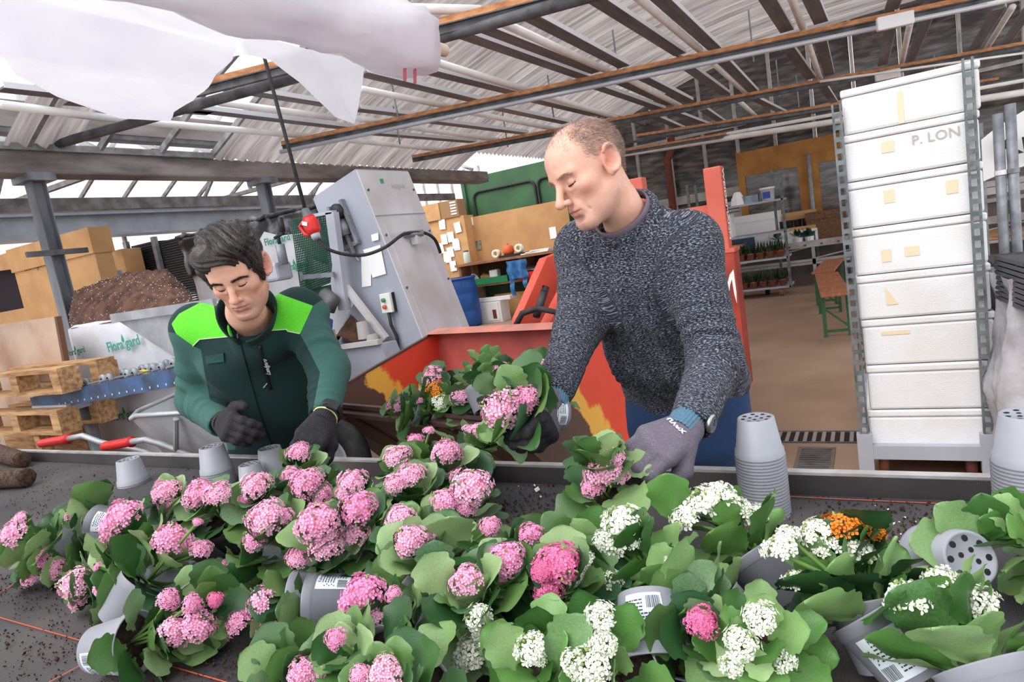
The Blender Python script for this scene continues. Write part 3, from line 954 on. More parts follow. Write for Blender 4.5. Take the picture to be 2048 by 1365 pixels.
def heap(name, fn, nu, nv, parent=None, seed=1, amp=0.02, freq=9):
    def g(u, v):
        p = Vector(fn(u, v))
        e = min(u, 1 - u, v, 1 - v) * 8
        k = min(1, e)
        p.z += k * (amp * mnoise.fractal(p * freq + V(seed, 0, 0), 1.0, 2.0, 5) + amp * 0.5 * mnoise.noise(p * freq * 5))
        return p
    return MB().grid(g, nu, nv).build(name, peat, parent, smooth=True, fix=False)


s0 = at(690, 690, y=3.18)
heap('spilled_soil', lambda u, v: V(s0.x - 0.15 + 0.42 * u, 3.14 + 0.15 * v, s0.z - 0.01 + 0.2 * max(0, 1 - abs(u - 0.35) * 2.4) * (0.4 + v * 0.6)), 24, 10, pm, 3, 0.02, 20)
potg = mat('pot_grey', (150, 152, 160), 0.45, 0, (138, 140, 149), 6, spec=0.4)
for px, py, h in ((728, 668, 0.11), (745, 678, 0.06)):
    p = at(px, py, y=3.16)
    MB().lathe([(0.045, 0), (0.042, 0.001), (0.035, h), (0.0, h)], p + V(0, 0, -0.03), 16).build('empty_pot', mat('dusty_pot', (150, 144, 142), 0.7), pm, smooth=True)
# auger pipe, motor and hand crank
MB().tube([at(655, 620, y=3.1), at(665, 600, y=3.12), at(650, 590, y=3.14)], 0.05, 12).build('auger_pipe', steel_dk, pm, smooth=True)
MB().tube([at(648, 690, y=3.05), at(652, 640, y=3.05)], 0.045, 10).build('blue_motor', mat('motor_blue', (52, 72, 130), 0.5), pm, smooth=True)
mc = at(548, 545, y=3.0)
MB().box(mc, (0.2, 0.14, 0.12)).build('gear_motor', grey_paint, pm, bevel=0.02)
hb = at(568, 530, y=2.95)
MB().tube([hb, hb + V(0, 0, 0.13)], 0.03, 12).build('crank_column', steel, pm, smooth=True)
MB().tube([hb + V(0, 0, 0.12), hb + V(0, 0, 0.17), hb + V(-0.03, 0, 0.175), hb + V(0.05, 0, 0.19), hb + V(0.05, 0, 0.26)], 0.011, 8).build('hand_crank', black_pl, pm, smooth=True)
MB().tube([hb + V(0.05, 0, 0.2), hb + V(0.05, 0, 0.29)], 0.018, 8).build('crank_grip', black_pl, pm, smooth=True)
# green plastic mesh guard
gm = mat('mesh_green', (34, 84, 66), 0.5)
b = MB()
q = [at(582, 440, y=3.25), at(672, 425, y=3.25), at(660, 565, y=3.25), at(603, 588, y=3.25)]
for i in range(23):
    t = i / 22
    b.bar(q[0].lerp(q[1], t), q[3].lerp(q[2], t), 0.007, 0.004, up=(0, 1, 0))
for i in range(33):
    t = i / 32
    b.bar(q[0].lerp(q[3], t), q[1].lerp(q[2], t), 0.007, 0.004, up=(0, 1, 0))
b.build('mesh_guard', gm, pm)
MB().prism([at(600, 582, y=3.26), at(660, 570, y=3.26), at(662, 590, y=3.26), at(603, 600, y=3.26)], (0, 0.01, 0)).build('guard_hem', gm, pm)

# ---- supply cable with red plug
cb = thing('power_cable', 'black cable hanging from the roof with a red industrial plug', 'cable', at(620, 455, y=2.9))
top = at(522, 90, y=2.95)
pl = at(612, 425, y=2.95)
MB().tube([top + (top - pl) * 1.2, top, top.lerp(pl, 0.5), pl], 0.011, 8).build('drop_cable', dark_rubber, cb, smooth=True)
p0, p1 = at(610, 418, y=2.95), at(634, 478, y=2.95)
d = (p1 - p0)
MB().tube([p0, p0 + d * 0.25, p0 + d * 0.28], 0.03, 14, rr=[0.022, 0.03, 0.038]).build('plug_gland', mat('plug_grey', (92, 94, 100), 0.5), cb, smooth=True)
MB().tube([p0 + d * 0.26, p0 + d * 0.4, p0 + d * 0.45, p0 + d * 0.7, p0 + d * 0.78, p0 + d * 0.84], 0.04, 16, rr=[0.036, 0.044, 0.05, 0.045, 0.04, 0.03]).build('red_plug', red_pl, cb, smooth=True)
MB().tube([p0 + d * 0.82, p0 + d * 1.0], 0.03, 14, rr=[0.03, 0.026]).build('plug_socket', grey_paint, cb, smooth=True)
MB().tube([p0 + d * 0.4 + V(-0.045, -0.01, 0), p0 + d * 0.5 + V(-0.085, -0.01, 0), p0 + d * 0.8 + V(-0.07, -0.01, 0), p0 + d * 0.85 + V(-0.03, -0.01, 0)], 0.012, 8).build('plug_handle', red_pl, cb, smooth=True)
MB().box(p0 + d * 0.48 + V(0.0, -0.05, 0), (0.04, 0.004, 0.022), Matrix.Rotation(0.3, 3, 'Y')).build('rating_label', paper, cb)
cpts = [at(px, py, y=y) for px, py, y in ((636, 480, 2.95), (655, 498, 2.97), (690, 509, 3.05), (730, 510, 3.15), (770, 495, 3.2), (800, 473, 3.35), (815, 467, 3.5), (848, 466, 3.6), (870, 480, 3.7), (882, 510, 3.78))]
sm = []
for i in range(len(cpts) - 1):
    p_ = cpts[max(i - 1, 0)]; q_ = cpts[i]; r_ = cpts[i + 1]; s_ = cpts[min(i + 2, len(cpts) - 1)]
    for k in range(5):
        t = k / 5
        sm.append(0.5 * ((2 * q_) + (r_ - p_) * t + (2 * p_ - 5 * q_ + 4 * r_ - s_) * t * t + (3 * q_ - p_ - 3 * r_ + s_) * t ** 3))
MB().tube(sm, 0.011, 8).build('supply_cable', dark_rubber, cb, smooth=True)
# ================================================================== left side: bales, hopper, conveyor, barrow
film_w = mat('white_bale_film', (226, 226, 232), 0.35, 0, (200, 202, 212), 3.5, 8, bump=0.5, bscale=10, spec=0.5)
film_k = mat('black_film', (30, 30, 34), 0.3, 0, (170, 172, 178), 7, 10, bump=0.8, bscale=14, lo=0.5, hi=0.8, spec=0.6)
logo_g = mat('logo_teal', (64, 150, 128), 0.6)


def wrinkled_box(name, x0, x1, y0, y1, z0, z1, m, parent, amp=0.015, seg=14, seed=0):
    me_b = bmesh.new()
    bmesh.ops.create_cube(me_b, size=1)
    bmesh.ops.subdivide_edges(me_b, edges=me_b.edges[:], cuts=seg, use_grid_fill=True)
    for v in me_b.verts:
        c = v.co
        n = V(*(math.copysign(1, k) if abs(k) > 0.499 else 0 for k in c))
        p = V((x0 + x1) / 2 + c.x * (x1 - x0), (y0 + y1) / 2 + c.y * (y1 - y0), (z0 + z1) / 2 + c.z * (z1 - z0))
        r = sum(1 for k in c if abs(k) > 0.499)
        if r >= 2:
            p -= n * 0.02
        w = mnoise.fractal(V(p.x * 3 + seed, p.y * 3, p.z * 9), 1.0, 2.0, 4)
        v.co = p + n.normalized() * amp * w
    me = bpy.data.meshes.new(name)
    me_b.to_mesh(me)
    me_b.free()
    me.materials.append(m)
    me.polygons.foreach_set('use_smooth', [True] * len(me.polygons))
    return link(name, me, parent)


def bale_print(s, size, px, py, y, parent, tilt=0.0):
    o = at(px, py, y=y)
    lettering(s, size, o, (1, 0, tilt), (0, 0, 1), logo_g, parent, 'bale_print', bold=True, lift=0.012)
    # little drop emblem between the two words
    MB().lathe([(0.0, -0.25 * size), (0.16 * size, -0.15 * size), (0.18 * size, 0), (0.09 * size, 0.22 * size), (0.0, 0.4 * size)], o + V(0.18 * size, -0.016, 0.35 * size), 10, Matrix.Diagonal((1, 0.05, 1))).build('bale_emblem', logo_g, parent)


bale = thing('peat_bale', 'big white film-wrapped peat bale printed in green behind the roller conveyor', 'bale', (-3.8, 2.7, 0))
c0, c1 = at(122, 650, y=2.25), at(352, 650, y=2.25)
wrinkled_box('wrapping', c0.x, -3.1, 2.25, 2.75, 0, 1.40, film_w, bale, 0.012, 16)
bale_print('Flora gard', 0.085, 250, 688, 2.235, bale, 0.08)
bale_print('Flora gard', 0.055, 155, 703, 2.235, bale, 0.08)
bale_print('Flora gard', 0.08, 252, 830, 2.235, bale, 0.08)
bale_print('Flora gard', 0.055, 170, 838, 2.235, bale, 0.08)
# soil heap in the open top


def heap_z(u, v):
    return 1.385 + 0.30 * (1 - (1 - min(1, v * 1.6)) ** 2) * (0.62 + 0.38 * math.sin(math.pi * (0.1 + 0.75 * u))) * min(1, u * 9) ** 0.5 * min(1, (1 - u) * 7) ** 0.5 * min(1, (1 - v) * 5) ** 0.5


soil = tag(heap('peat_heap', lambda u, v: V((2.27 + 0.9 * v) * (-1.99 + 0.57 * u), 2.27 + 0.9 * v, heap_z(u, v)), 110, 70, None, 5, 0.03, 7),
           'brown peat heap flecked with white perlite on the open bale', 'soil', kind='stuff')
b = MB()
for i in range(420):
    u, v = random.random(), random.random() * 0.8
    p = V((2.27 + 0.9 * v) * (-1.99 + 0.57 * u), 2.27 + 0.9 * v, heap_z(u, v) + 0.014)
    s = random.uniform(0.002, 0.0038)
    b.box(p, (s, s, s), (random.random(), random.random(), 0))
b.build('perlite_grain', perl, soil)
# galvanised hopper wall of the potting machine
hp = thing('feed_hopper', 'galvanised steel feed hopper trough slanting beside the peat bale', 'hopper', (-3.2, 2.2, 0))
hm = mat('hopper_steel', (170, 172, 176), 0.45, 0.35, (140, 142, 148), 7)
MB().prism([at(228, 637, y=2.2), at(420, 610, y=2.2), at(420, 730, y=2.2), at(345, 712, y=2.2)], (0, 0.012, 0)).build('trough_wall', hm, hp)
MB().bar(at(225, 637, y=2.19), at(430, 607, y=2.19), 0.05, 0.025, up=(0, 1, 0)).build('trough_rim', hm, hp)
for s in (0.3, 0.8):
    MB().bx(-3.1 + s, -3.05 + s, 2.22, 2.27, 0, 1.2).build('stand', hm, hp)

# second, taller bale under black film behind the worker
b2 = thing('peat_bale', 'tall peat bale in white printed film with torn black wrap on top', 'bale', (-3.7, 4.2, 0))
q0, q1 = at(372, 520, y=3.9), at(655, 500, y=3.9)
wrinkled_box('wrapping', q0.x, q1.x, 3.9, 4.9, 0, at(450, 450, y=3.9).z, film_w, b2, 0.012, 12, 3)
zt = at(500, 435, y=3.9).z
wrinkled_box('black_wrap', q0.x - 0.02, q1.x + 0.02, 3.86, 4.94, zt - 0.42, zt - 0.02, film_k, b2, 0.02, 14, 9)
b = MB()
b.tube([V(q0.x - 0.02 + (q1.x - q0.x + 0.04) * i / 24, 3.87, zt - 0.03 + 0.03 * mnoise.noise(V(i * 0.9, 2, 0))) for i in range(25)], 0.02, 7, rr=[0.02 + 0.012 * mnoise.noise(V(i * 1.3, 0, 4)) for i in range(25)])
b.build('film_edge_roll', film_k, b2, smooth=True)
MB().prism([at(512, 492, y=3.84), at(528, 464, y=3.84), at(560, 472, y=3.84), at(610, 465, y=3.84), at(610, 640, y=3.84), at(512, 640, y=3.84)], (0, 0.01, 0)).build('torn_sheet', film_w, b2)
bale_print('Floragard', 0.08, 556, 480, 3.83, b2, 0.02)
bale_print('Floragard', 0.08, 590, 533, 3.83, b2, 0.02)

# roller conveyor
YC = 1.85
cv = thing('roller_conveyor', 'blue skate-wheel roller conveyor with small steel wheels on a T stand', 'conveyor', (-3.5, YC, 0))
blue = mat('conveyor_blue', (62, 92, 134), 0.55, 0, (48, 52, 62), 8, lo=0.4, hi=0.7)
a, c = at(72, 798, y=YC), at(352, 742, y=YC)
a2, c2 = long_line(a, c, 0.05, 0.35)
for dy in (0.0, 0.34):
    rl = MB().bar(a2 + V(0, dy, -0.03), c2 + V(0, dy, -0.03), 0.012, 0.085).build('side_rail', blue, cv)
hol = MB()
for i in range(26):
    p = a2.lerp(c2, (i + 0.5) / 26)
    hol.box(p + V(0, -0.0075, -0.055), (0.01, 0.002, 0.01))
h_ = hol.build('bolt_holes', mat('hole_pale', (190, 186, 176), 0.6), cv)
h_['kind'] = 'stuff'
dd = (c2 - a2)
nrow = 15
for i in range(nrow):
    p = a2 + dd * ((i + 0.4) / nrow)
    MB().tube([p + V(0, 0, 0.022), p + V(0, 0.34, 0.022)], 0.005, 6).build('axle', steel, cv)
    for k in range(3):
        q = p + V(0, 0.05 + 0.11 * k + (0.03 if i % 2 else 0), 0.026)
        MB().lathe([(0.01, -0.012), (0.026, -0.01), (0.03, 0), (0.026, 0.01), (0.01, 0.012)], q, 14, Matrix.Rotation(math.pi / 2, 3, 'X')).build('skate_wheel', steel, cv, smooth=True)
for px, py in ((290, 745), (322, 740)):
    MB().box(at(px, py, y=YC + 0.1), (0.05, 0.03, 0.02), (0, 0.2, 0.3)).build('yellow_clip', mat('yellow', (224, 192, 60), 0.5), cv)
st = at(112, 812, y=YC)
MB().bx(st.x - 0.2, st.x + 0.17, YC - 0.03, YC + 0.4, st.z - 0.03, st.z + 0.01).build('stand_head', grey_paint, cv)
MB().tube([V(st.x, YC + 0.15, 0), V(st.x, YC + 0.15, st.z)], 0.035, 12).build('stand_post', steel, cv, smooth=True)
MB().bx(st.x - 0.3, st.x + 0.3, YC + 0.1, YC + 0.2, 0, 0.03).build('stand_foot', steel, cv)

# wheelbarrow
wb = thing('wheelbarrow', 'galvanised wheelbarrow with red rubber grips behind the bench', 'wheelbarrow', (-2.8, 1.9, 0))
YW = 1.82
zinc2 = mat('barrow_zinc', (178, 180, 184), 0.5, 0.3, (150, 150, 154), 6)
rim = [at(262, 838, y=1.68), at(272, 832, y=1.66), at(445, 822, y=1.62), at(470, 800, y=1.9), at(440, 775, y=2.0), at(350, 790, y=2.0), at(275, 823, y=1.8)]
ctr = sum(rim, V(0, 0, 0)) / len(rim)
n = len(rim)
low = [ctr + (p - ctr) * 0.62 + V(0.05, 0.05, -0.3) for p in rim]
b = MB()
b.add(rim + low, [(i, (i + 1) % n, n + (i + 1) % n, n + i) for i in range(n)] + [tuple(range(n, 2 * n))])
tray = b.build('tray', zinc2, wb)
MB().tube(rim + [rim[0]], 0.011, 8, cap=False).build('tray_rim', zinc2, tray, smooth=True)
MB().tube([at(352, 838, y=1.63), at(352, 900, y=1.66)], 0.012, 8).build('tray_stay', zinc2, wb)
for (g0, g1, e) in (((82, 888), (137, 878), ((165, 872), (200, 885), (290, 905))), ((208, 894), (263, 884), ((290, 880), (320, 888), (390, 915)))):
    P0, P1 = at(*g0, y=1.6), at(*g1, y=1.6)
    hnd = MB().tube([P1] + [at(*q, y=1.62 + 0.03 * k) for k, q in enumerate(e)] + [V(-2.4, 1.8, 0.5)], 0.014, 8).build('handle', zinc2, wb, smooth=True)
    MB().tube([P0, P0.lerp(P1, 0.1), P0.lerp(P1, 0.9), P1], 0.021, 12, rr=[0.02, 0.022, 0.021, 0.026]).build('red_grip', red_pl, hnd, smooth=True)
wc = at(668, 930, y=1.7)
MW = Matrix.Rotation(math.radians(75), 3, 'X')
wh = MB().lathe([(0.1, -0.03), (0.13, -0.045), (0.165, -0.03), (0.175, 0), (0.165, 0.03), (0.13, 0.045), (0.1, 0.03)], wc, 32, MW).build('wheel_tyre', dark_rubber, wb, smooth=True)
MB().lathe([(0.0, 0.03), (0.08, 0.025), (0.11, 0.03), (0.11, -0.03), (0.0, -0.02)], wc, 24, MW).build('wheel_rim', zinc2, wh, smooth=True)

# cartons, board and pallets at the left edge
ct = thing('cardboard_carton', 'large open cardboard carton with printed web address behind the steel post', 'carton', (-6.4, 3.4, 0))
k0, k1 = at(-40, 640, y=3.25), at(176, 455, y=3.25)
xA = at(22, 520, y=3.25).x
MB().bx(xA, k1.x, 3.25, 3.4, 0.6, k1.z - 0.2).build('body', card, ct)
MB().bx(xA - 0.02, k1.x + 0.015, 3.235, 3.42, k1.z - 0.22, k1.z).build('lid_skirt', card, ct)
MB().bx(xA - 0.9, xA, 3.27, 3.29, 0.6, 1.62).bx(xA - 0.9, xA - 0.85, 3.27, 4.1, 0.6, k1.z - 0.02).bx(xA - 0.9, xA, 4.08, 4.1, 0.6, k1.z).build('side_wall', card, ct)
MB().bx(xA - 0.85, xA, 3.3, 3.32, 1.62, 2.05).build('dark_inside', mat('opening_shade', (34, 24, 34), 0.9), ct)  # dark sheet in place of the shade inside the open carton
MB().prism([V(xA - 0.9, 3.24, 2.05), V(xA, 3.24, 2.0), V(xA, 3.24, k1.z - 0.02), V(xA - 0.9, 3.24, k1.z - 0.06)], (0, 0.02, 0)).build('flap', card, ct)
lettering('www.poeppelmann.com', 0.1, at(100, 522, y=3.245), (1, 0, 0.02), (0, 0, 1), mat('print_brown', (84, 66, 50), 0.8), ct, 'printed_address')
bd = thing('wooden_board', 'stained plywood board standing upright beside the pallets', 'board', (-4.5, 2.05, 0))
MB().prism([at(-40, 655, y=2.05), at(108, 634, y=2.05), at(155, 890, y=2.05), at(-40, 900, y=2.05)], (0, 0.02, 0)).build('sheet', mat('stained_ply', (196, 174, 156), 0.8, 0, (150, 110, 84), 2.5, 8, lo=0.35, hi=0.7), bd)
MB().prism([at(108, 634, y=2.045), at(112, 634, y=2.045), at(160, 890, y=2.045), at(154, 890, y=2.045)], (0, 0.03, 0)).build('board_edge', mat('ply_edge', (110, 78, 60), 0.8), bd)
for k, (ytop, lab) in enumerate(((738, 'upper of two wooden pallets stacked at the bench end'), (822, 'lower wooden pallet under another one beside the bench end'))):
    o = at(112, ytop, y=1.75)
    pa_ = thing('wooden_pallet', lab, 'pallet', (o.x - 0.5, 1.8, o.z - 0.15), 'wooden pallets by the board')
    nn = 2
    for i in range(nn):
        MB().bx(o.x - 1.0, o.x, 1.75 + 0.2 * i, 1.85 + 0.2 * i, o.z - 0.022, o.z).build('deck_plank', wood, pa_)
    for xx in (o.x - 0.98, o.x - 0.52, o.x - 0.08):
        for i in range(2):
            MB().bx(xx, xx + 0.08, 1.75 + 0.2 * i, 1.86 + 0.2 * i, o.z - 0.115, o.z - 0.022).build('block', wood, pa_)
    for i in range(2):
        MB().bx(o.x - 1.0, o.x, 1.75 + 0.2 * i, 1.85 + 0.2 * i, o.z - 0.137, o.z - 0.115).build('bottom_plank', wood, pa_)
# support under the pallets
sp = thing('wooden_crate', 'dark timber crate carrying the stacked pallets', 'crate', (-4.6, 2.0, 0))
o = at(112, 822, y=1.75) - V(0.3, 0, 0)
for i in range(4):
    MB().bx(o.x - 1.0, o.x, 1.75, 1.77, 0.02 + 0.19 * i, 0.17 + 0.19 * i).build('plank', wood, sp)
for xx in (o.x - 1.0, o.x - 0.06):
    MB().bx(xx, xx + 0.06, 1.77, 1.83, 0, o.z - 0.14).build('corner_post', wood, sp)
MB().bx(o.x - 1.0, o.x, 2.0, 2.02, 0, o.z - 0.15).build('back_board', wood, sp)

# stacks of black trays behind the soil and a small carton
for n, (x0, x1, yt, lab) in enumerate(((262, 306, 492, 'stack of black plant trays beside the small carton'), (318, 372, 482, 'stack of black plant trays next to the film-topped bale'))):
    A, B = at(x0, yt, y=5.2), at(x1, yt - 6, y=5.2)
    tt = thing('tray_stack_rack', lab, 'tray stack', (A.x, 5.2, 0))
    k = 0
    z = 0.9
    while z < A.z - 0.01:
        MB().bx(A.x, B.x, 5.2, 5.7, z, z + 0.022).build('tray', black_pl, tt)
        z += 0.03
    MB().bx(A.x - 0.09, A.x - 0.02, 5.15, 5.2, 0, A.z + 0.06).build('rack_post', steel, tt)
    MB().bx(A.x - 0.05, B.x + 0.05, 5.2, 5.7, 0.84, 0.9).build('rack_base', steel, tt)
    MB().bx(B.x, B.x + 0.05, 5.6, 5.65, 0, 0.86).build('rack_leg', steel, tt)
A = at(215, 505, y=4.9); B = at(255, 550, y=4.9)
sc_ = thing('small_carton', 'small plain carton left of the black tray stacks', 'carton', (A.x, 4.9, 0))
MB().bx(A.x, B.x, 4.9, 5.15, 0.9, A.z).build('box', card, sc_)
MB().bx(A.x + 0.02, B.x, 4.88, 5.0, 0, 0.9).build('plinth', wood, sc_)
A = at(170, 490, y=5.0)
gb = thing('grey_crate_stack', 'pale grey plastic crates seen past the steel post', 'crate', (A.x, 5.3, 0))
for i in range(4):
    MB().bx(A.x - 0.1, A.x + 0.42, 5.2, 5.6, 0.9 + 0.28 * i, 1.15 + 0.28 * i).build('crate', mat('crate_grey', (176, 182, 192), 0.5), gb, bevel=0.01)
MB().bx(A.x - 0.15, A.x + 0.5, 5.2, 5.65, 0, 0.9).build('base', steel_dk, gb)
g = thing('grey_pots_row', 'row of upturned grey pots standing behind the peat heap', 'pots', at(215, 545, y=3.6))
for i in range(5):
    p = at(196 + 10 * i, 552 - 2 * (i % 2), y=3.6)
    MB().lathe([(0.05, -0.04), (0.05, 0.0), (0.042, 0.05), (0.0, 0.05)], p, 14).build('pot', potg, g, smooth=True)
MB().bx(at(190, 560, y=3.6).x, at(245, 560, y=3.6).x, 3.55, 3.7, 1.2, at(215, 560, y=3.6).z - 0.02).build('ledge', steel_dk, g)

# ================================================================== plastic film roll under the roof
roll_m = mat('clear_white_film', (244, 242, 247), 0.25, 0, (230, 226, 236), 3, 6, trans=0.5, bump=1.0, bscale=6, spec=0.5)
XR = -1.17
e0 = at(838, 85, x=XR)
rl = thing('film_roll', 'big roll of white plastic film hung under the roof with loose sheets', 'film roll', (XR, e0.y, 0))
b = MB()
rr, pp_ = [], []
for i in range(40):
    t = i / 39
    pp_.append(V(XR - 0.03 * t, e0.y - 1.9 * t, e0.z + 0.0 * t))
    rr.append(0.088 + 0.012 * mnoise.noise(V(t * 9, 0, 0)) + 0.014 * (0.5 - t))
b.tube(pp_, 0.09, 28, rr=rr)
for i, v in enumerate(b.v):
    p = V(*v)
    d_ = p - V(XR, p.y, e0.z)
    k = 0.26 * mnoise.fractal(V(p.x * 14, p.y * 7, p.z * 14), 1, 2, 4)
    b.v[i] = tuple(p + d_ * k)
b.build('film_coil', roll_m, rl, smooth=True)
MB().tube([e0 + V(0, 0.14, 0), e0 + V(0, -2, 0)], 0.02, 12).build('core_tube', mat('core_card', (222, 202, 180), 0.7), rl, smooth=True)
rope = mat('rope_red', (222, 120, 124), 0.8)
for dy in (0.0, 0.05):
    MB().tube([e0 + V(0.0, -0.06 - dy, -0.13), e0 + V(0.03, -0.06 - dy, 0.0), e0 + V(0.0, -0.06 - dy, 0.1), e0 + V(0.0, -0.06 - dy, 0.75)], 0.005, 6).build('hanging_rope', rope, rl, smooth=True)


def sheet_film(name, ring, nsub=7, amp=0.03, seed=0):
    """loose film hanging between the pixel ring's world points: fan-filled, subdivided, wrinkled"""
    bm = bmesh.new()
    vs = [bm.verts.new(p) for p in ring]
    bm.faces.new(vs)
    bmesh.ops.triangulate(bm, faces=bm.faces[:])
    bmesh.ops.subdivide_edges(bm, edges=bm.edges[:], cuts=nsub, use_grid_fill=True)
    bmesh.ops.triangulate(bm, faces=bm.faces[:])
    for v in bm.verts:
        p = v.co
        v.co = p + V(0.3, -1, 0) * amp * (1.3 * mnoise.fractal(V(p.x * 5 + seed, p.y * 2, p.z * 2.0 + p.x * 2), 1, 2, 3) + 0.8 * abs(mnoise.noise(V((p.x - p.z * 0.8) * 11 + seed, 0, (p.z + p.x) * 1.5))))
    me = bpy.data.meshes.new(name)
    bm.to_mesh(me)
    bm.free()
    me.materials.append(roll_m)
    me.polygons.foreach_set('use_smooth', [True] * len(me.polygons))
    return link(name, me, rl)


sheet_film('loose_sheet', [at(px, py, y=y) for px, py, y in ((-60, -30, 0.9), (150, -30, 0.9), (300, -25, 0.95), (500, 62, 1.35), (478, 100, 1.4), (420, 175, 1.45), (340, 243, 1.5), (235, 236, 1.4), (120, 195, 1.25), (35, 150, 1.1), (0, 105, 1.0), (-60, 60, 0.9))], 7, 0.025)
sheet_film('loose_sheet', [at(px, py, y=y) for px, py, y in ((470, 60, 1.4), (620, 100, 1.55), (735, 105, 1.7), (722, 180, 1.7), (710, 248, 1.7), (672, 235, 1.68), (600, 165, 1.6), (545, 122, 1.55), (490, 108, 1.5), (455, 112, 1.42))], 6, 0.02, 4)
# ================================================================== far work bench by the green wall
YB = 11.7
wbn = thing('work_bench', 'wooden work bench with open shelf against the green wall', 'workbench', (-6.6, YB, 0))
bt = at(915, 530, y=YB).z
x0, x1 = at(922, 530, y=YB).x, at(1140, 500, y=YB).x
bw = mat('bench_wood', (158, 110, 72), 0.7, 0, (130, 88, 58), 5)
MB().bx(x0, x1, YB - 0.25, YB + 0.5, bt - 0.05, bt).build('bench_top', bw, wbn)
MB().bx(x0 + 0.4, x1, YB - 0.15, YB + 0.45, bt - 0.52, bt - 0.48).build('shelf', bw, wbn)
for xx in (x0 + 0.05, -6.15, x1 - 0.1):
    MB().bx(xx, xx + 0.05, YB - 0.2, YB + 0.45, bt - 0.5, bt - 0.05).build('upright', bw, wbn)
for xx in (x0 + 0.5, -6.1, x1 - 0.15):
    MB().bx(xx, xx + 0.05, YB - 0.1, YB - 0.05, 0, bt - 0.5).build('leg', black_pl, wbn)
MB().bx(x0 + 0.05, x1, YB + 0.44, YB + 0.46, bt - 0.48, bt - 0.05).build('back_board', mat('shelf_dark', (92, 66, 46), 0.8), wbn)
pin = thing('pin_board', 'large plain brown board standing on the work bench', 'board', (-6.4, YB + 0.5, bt))
p0, p1 = at(932, 437, y=YB + 0.52), at(1135, 410, y=YB + 0.52)
MB().bx(p0.x, p1.x, YB + 0.51, YB + 0.54, bt, p0.z).build('panel', mat('hardboard', (186, 142, 96), 0.75, 0, (170, 128, 84), 3), pin)
for (px, py, w, h) in ((938, 444, 0.2, 0.17), (937, 470, 0.13, 0.3), (1106, 466, 0.15, 0.23)):
    c = at(px, py, y=YB + 0.5)
    MB().bx(c.x - w / 2, c.x + w / 2, YB + 0.497, YB + 0.508, c.z - h / 2, c.z + h / 2).build('paper_sheet', paper, pin)
c = at(957, 491, y=YB + 0.5)
MB().bx(c.x - 0.07, c.x + 0.07, YB + 0.495, YB + 0.508, c.z - 0.1, c.z + 0.1).build('picture_card', mat('card_dark', (60, 66, 52), 0.6, 0, (150, 150, 130), 12), pin)


def simple(name, label, cat, group=None):
    return thing(name, label, cat, (0, 0, 0), group)


def put(px, py, y):
    return at(px, py, y=y)


# things on the bench
o = put(936, 528, YB - 0.1)
j = thing('glass_jar', 'small clear jar at the end of the work bench', 'jar', (o.x, YB - 0.1, bt))
MB().lathe([(0.0, 0), (0.07, 0), (0.075, 0.02), (0.07, 0.2), (0.05, 0.24)], (o.x, YB - 0.1, bt), 14).build('jar_body', mat('jar_glass', (196, 206, 200), 0.2), j, smooth=True)
MB().lathe([(0.055, 0.24), (0.055, 0.27), (0.0, 0.27)], (o.x, YB - 0.1, bt), 14).build('jar_lid', steel_dk, j)
o = put(1030, 512, YB - 0.05)
tray = thing('oil_tray', 'black tray with an orange pot and two white rolls on the work bench', 'tray', (o.x, YB, bt))
MB().bx(o.x - 0.3, o.x + 0.28, YB - 0.18, YB + 0.1, bt, bt + 0.05).build('tray_box', black_pl, tray)
orange_obj = mat('orange_pot', (206, 92, 44), 0.5)
t = thing('orange_pot', 'orange round pot standing in the black tray', 'pot', (o.x - 0.12, YB, bt + 0.05))
MB().lathe([(0.0, 0), (0.1, 0.0), (0.12, 0.06), (0.1, 0.16), (0.05, 0.19), (0, 0.19)], (o.x - 0.13, YB - 0.05, bt + 0.05), 14).build('pot_body', orange_obj, t, smooth=True)
MB().lathe([(0.02, 0.19), (0.02, 0.22), (0, 0.22)], (o.x - 0.13, YB - 0.05, bt + 0.05), 8).build('pot_knob', orange_obj, t)
for dx, lab in ((-0.4, 'white tape roll at the side of the black tray'), (0.14, 'white tape roll next to the orange pot')):
    t = tag(MB().lathe([(0.04, -0.05), (0.09, -0.05), (0.09, 0.05), (0.04, 0.05), (0.04, -0.05)], (o.x + dx, YB - 0.08, bt + 0.14 + (0 if dx > 0 else -0.04)), 16, Matrix.Rotation(math.pi / 2, 3, 'X')).build('tape_roll', mat('roll_cream', (226, 214, 194), 0.7), smooth=True), lab, 'tape roll', 'tape rolls on the bench')
o = put(1075, 507, YB - 0.05)
nm = thing('paper_pile', 'flat pile of papers on the work bench near the board edge', 'papers', (o.x, YB, bt))
for i in range(3):
    MB().box((o.x + 0.05 * i, YB - 0.05, bt + 0.012 + 0.02 * i), (0.6 - 0.1 * i, 0.3, 0.018), (0, 0, 0.06 * i)).build('sheet', paper, nm)
# things on its shelf
o = put(985, 548, YB - 0.1)
zsf = bt - 0.48
t = thing('green_tray', 'green plastic tray holding parts on the bench shelf', 'tray', (o.x, YB, zsf))
gp = mat('tray_green', (36, 120, 74), 0.5)
MB().bx(o.x - 0.4, o.x + 0.35, YB - 0.15, YB + 0.15, zsf, zsf + 0.02).bx(o.x - 0.42, o.x + 0.37, YB - 0.17, YB - 0.14, zsf, zsf + 0.13).bx(o.x - 0.42, o.x + 0.37, YB + 0.14, YB + 0.17, zsf, zsf + 0.13).bx(o.x - 0.42, o.x - 0.4, YB - 0.15, YB + 0.15, zsf, zsf + 0.13).bx(o.x + 0.35, o.x + 0.37, YB - 0.15, YB + 0.15, zsf, zsf + 0.13).build('tray_shell', gp, t)
MB().bx(o.x - 0.1, o.x + 0.1, YB - 0.08, YB + 0.08, zsf + 0.03, zsf + 0.27).build('white_part', white_pl, t, bevel=0.03)
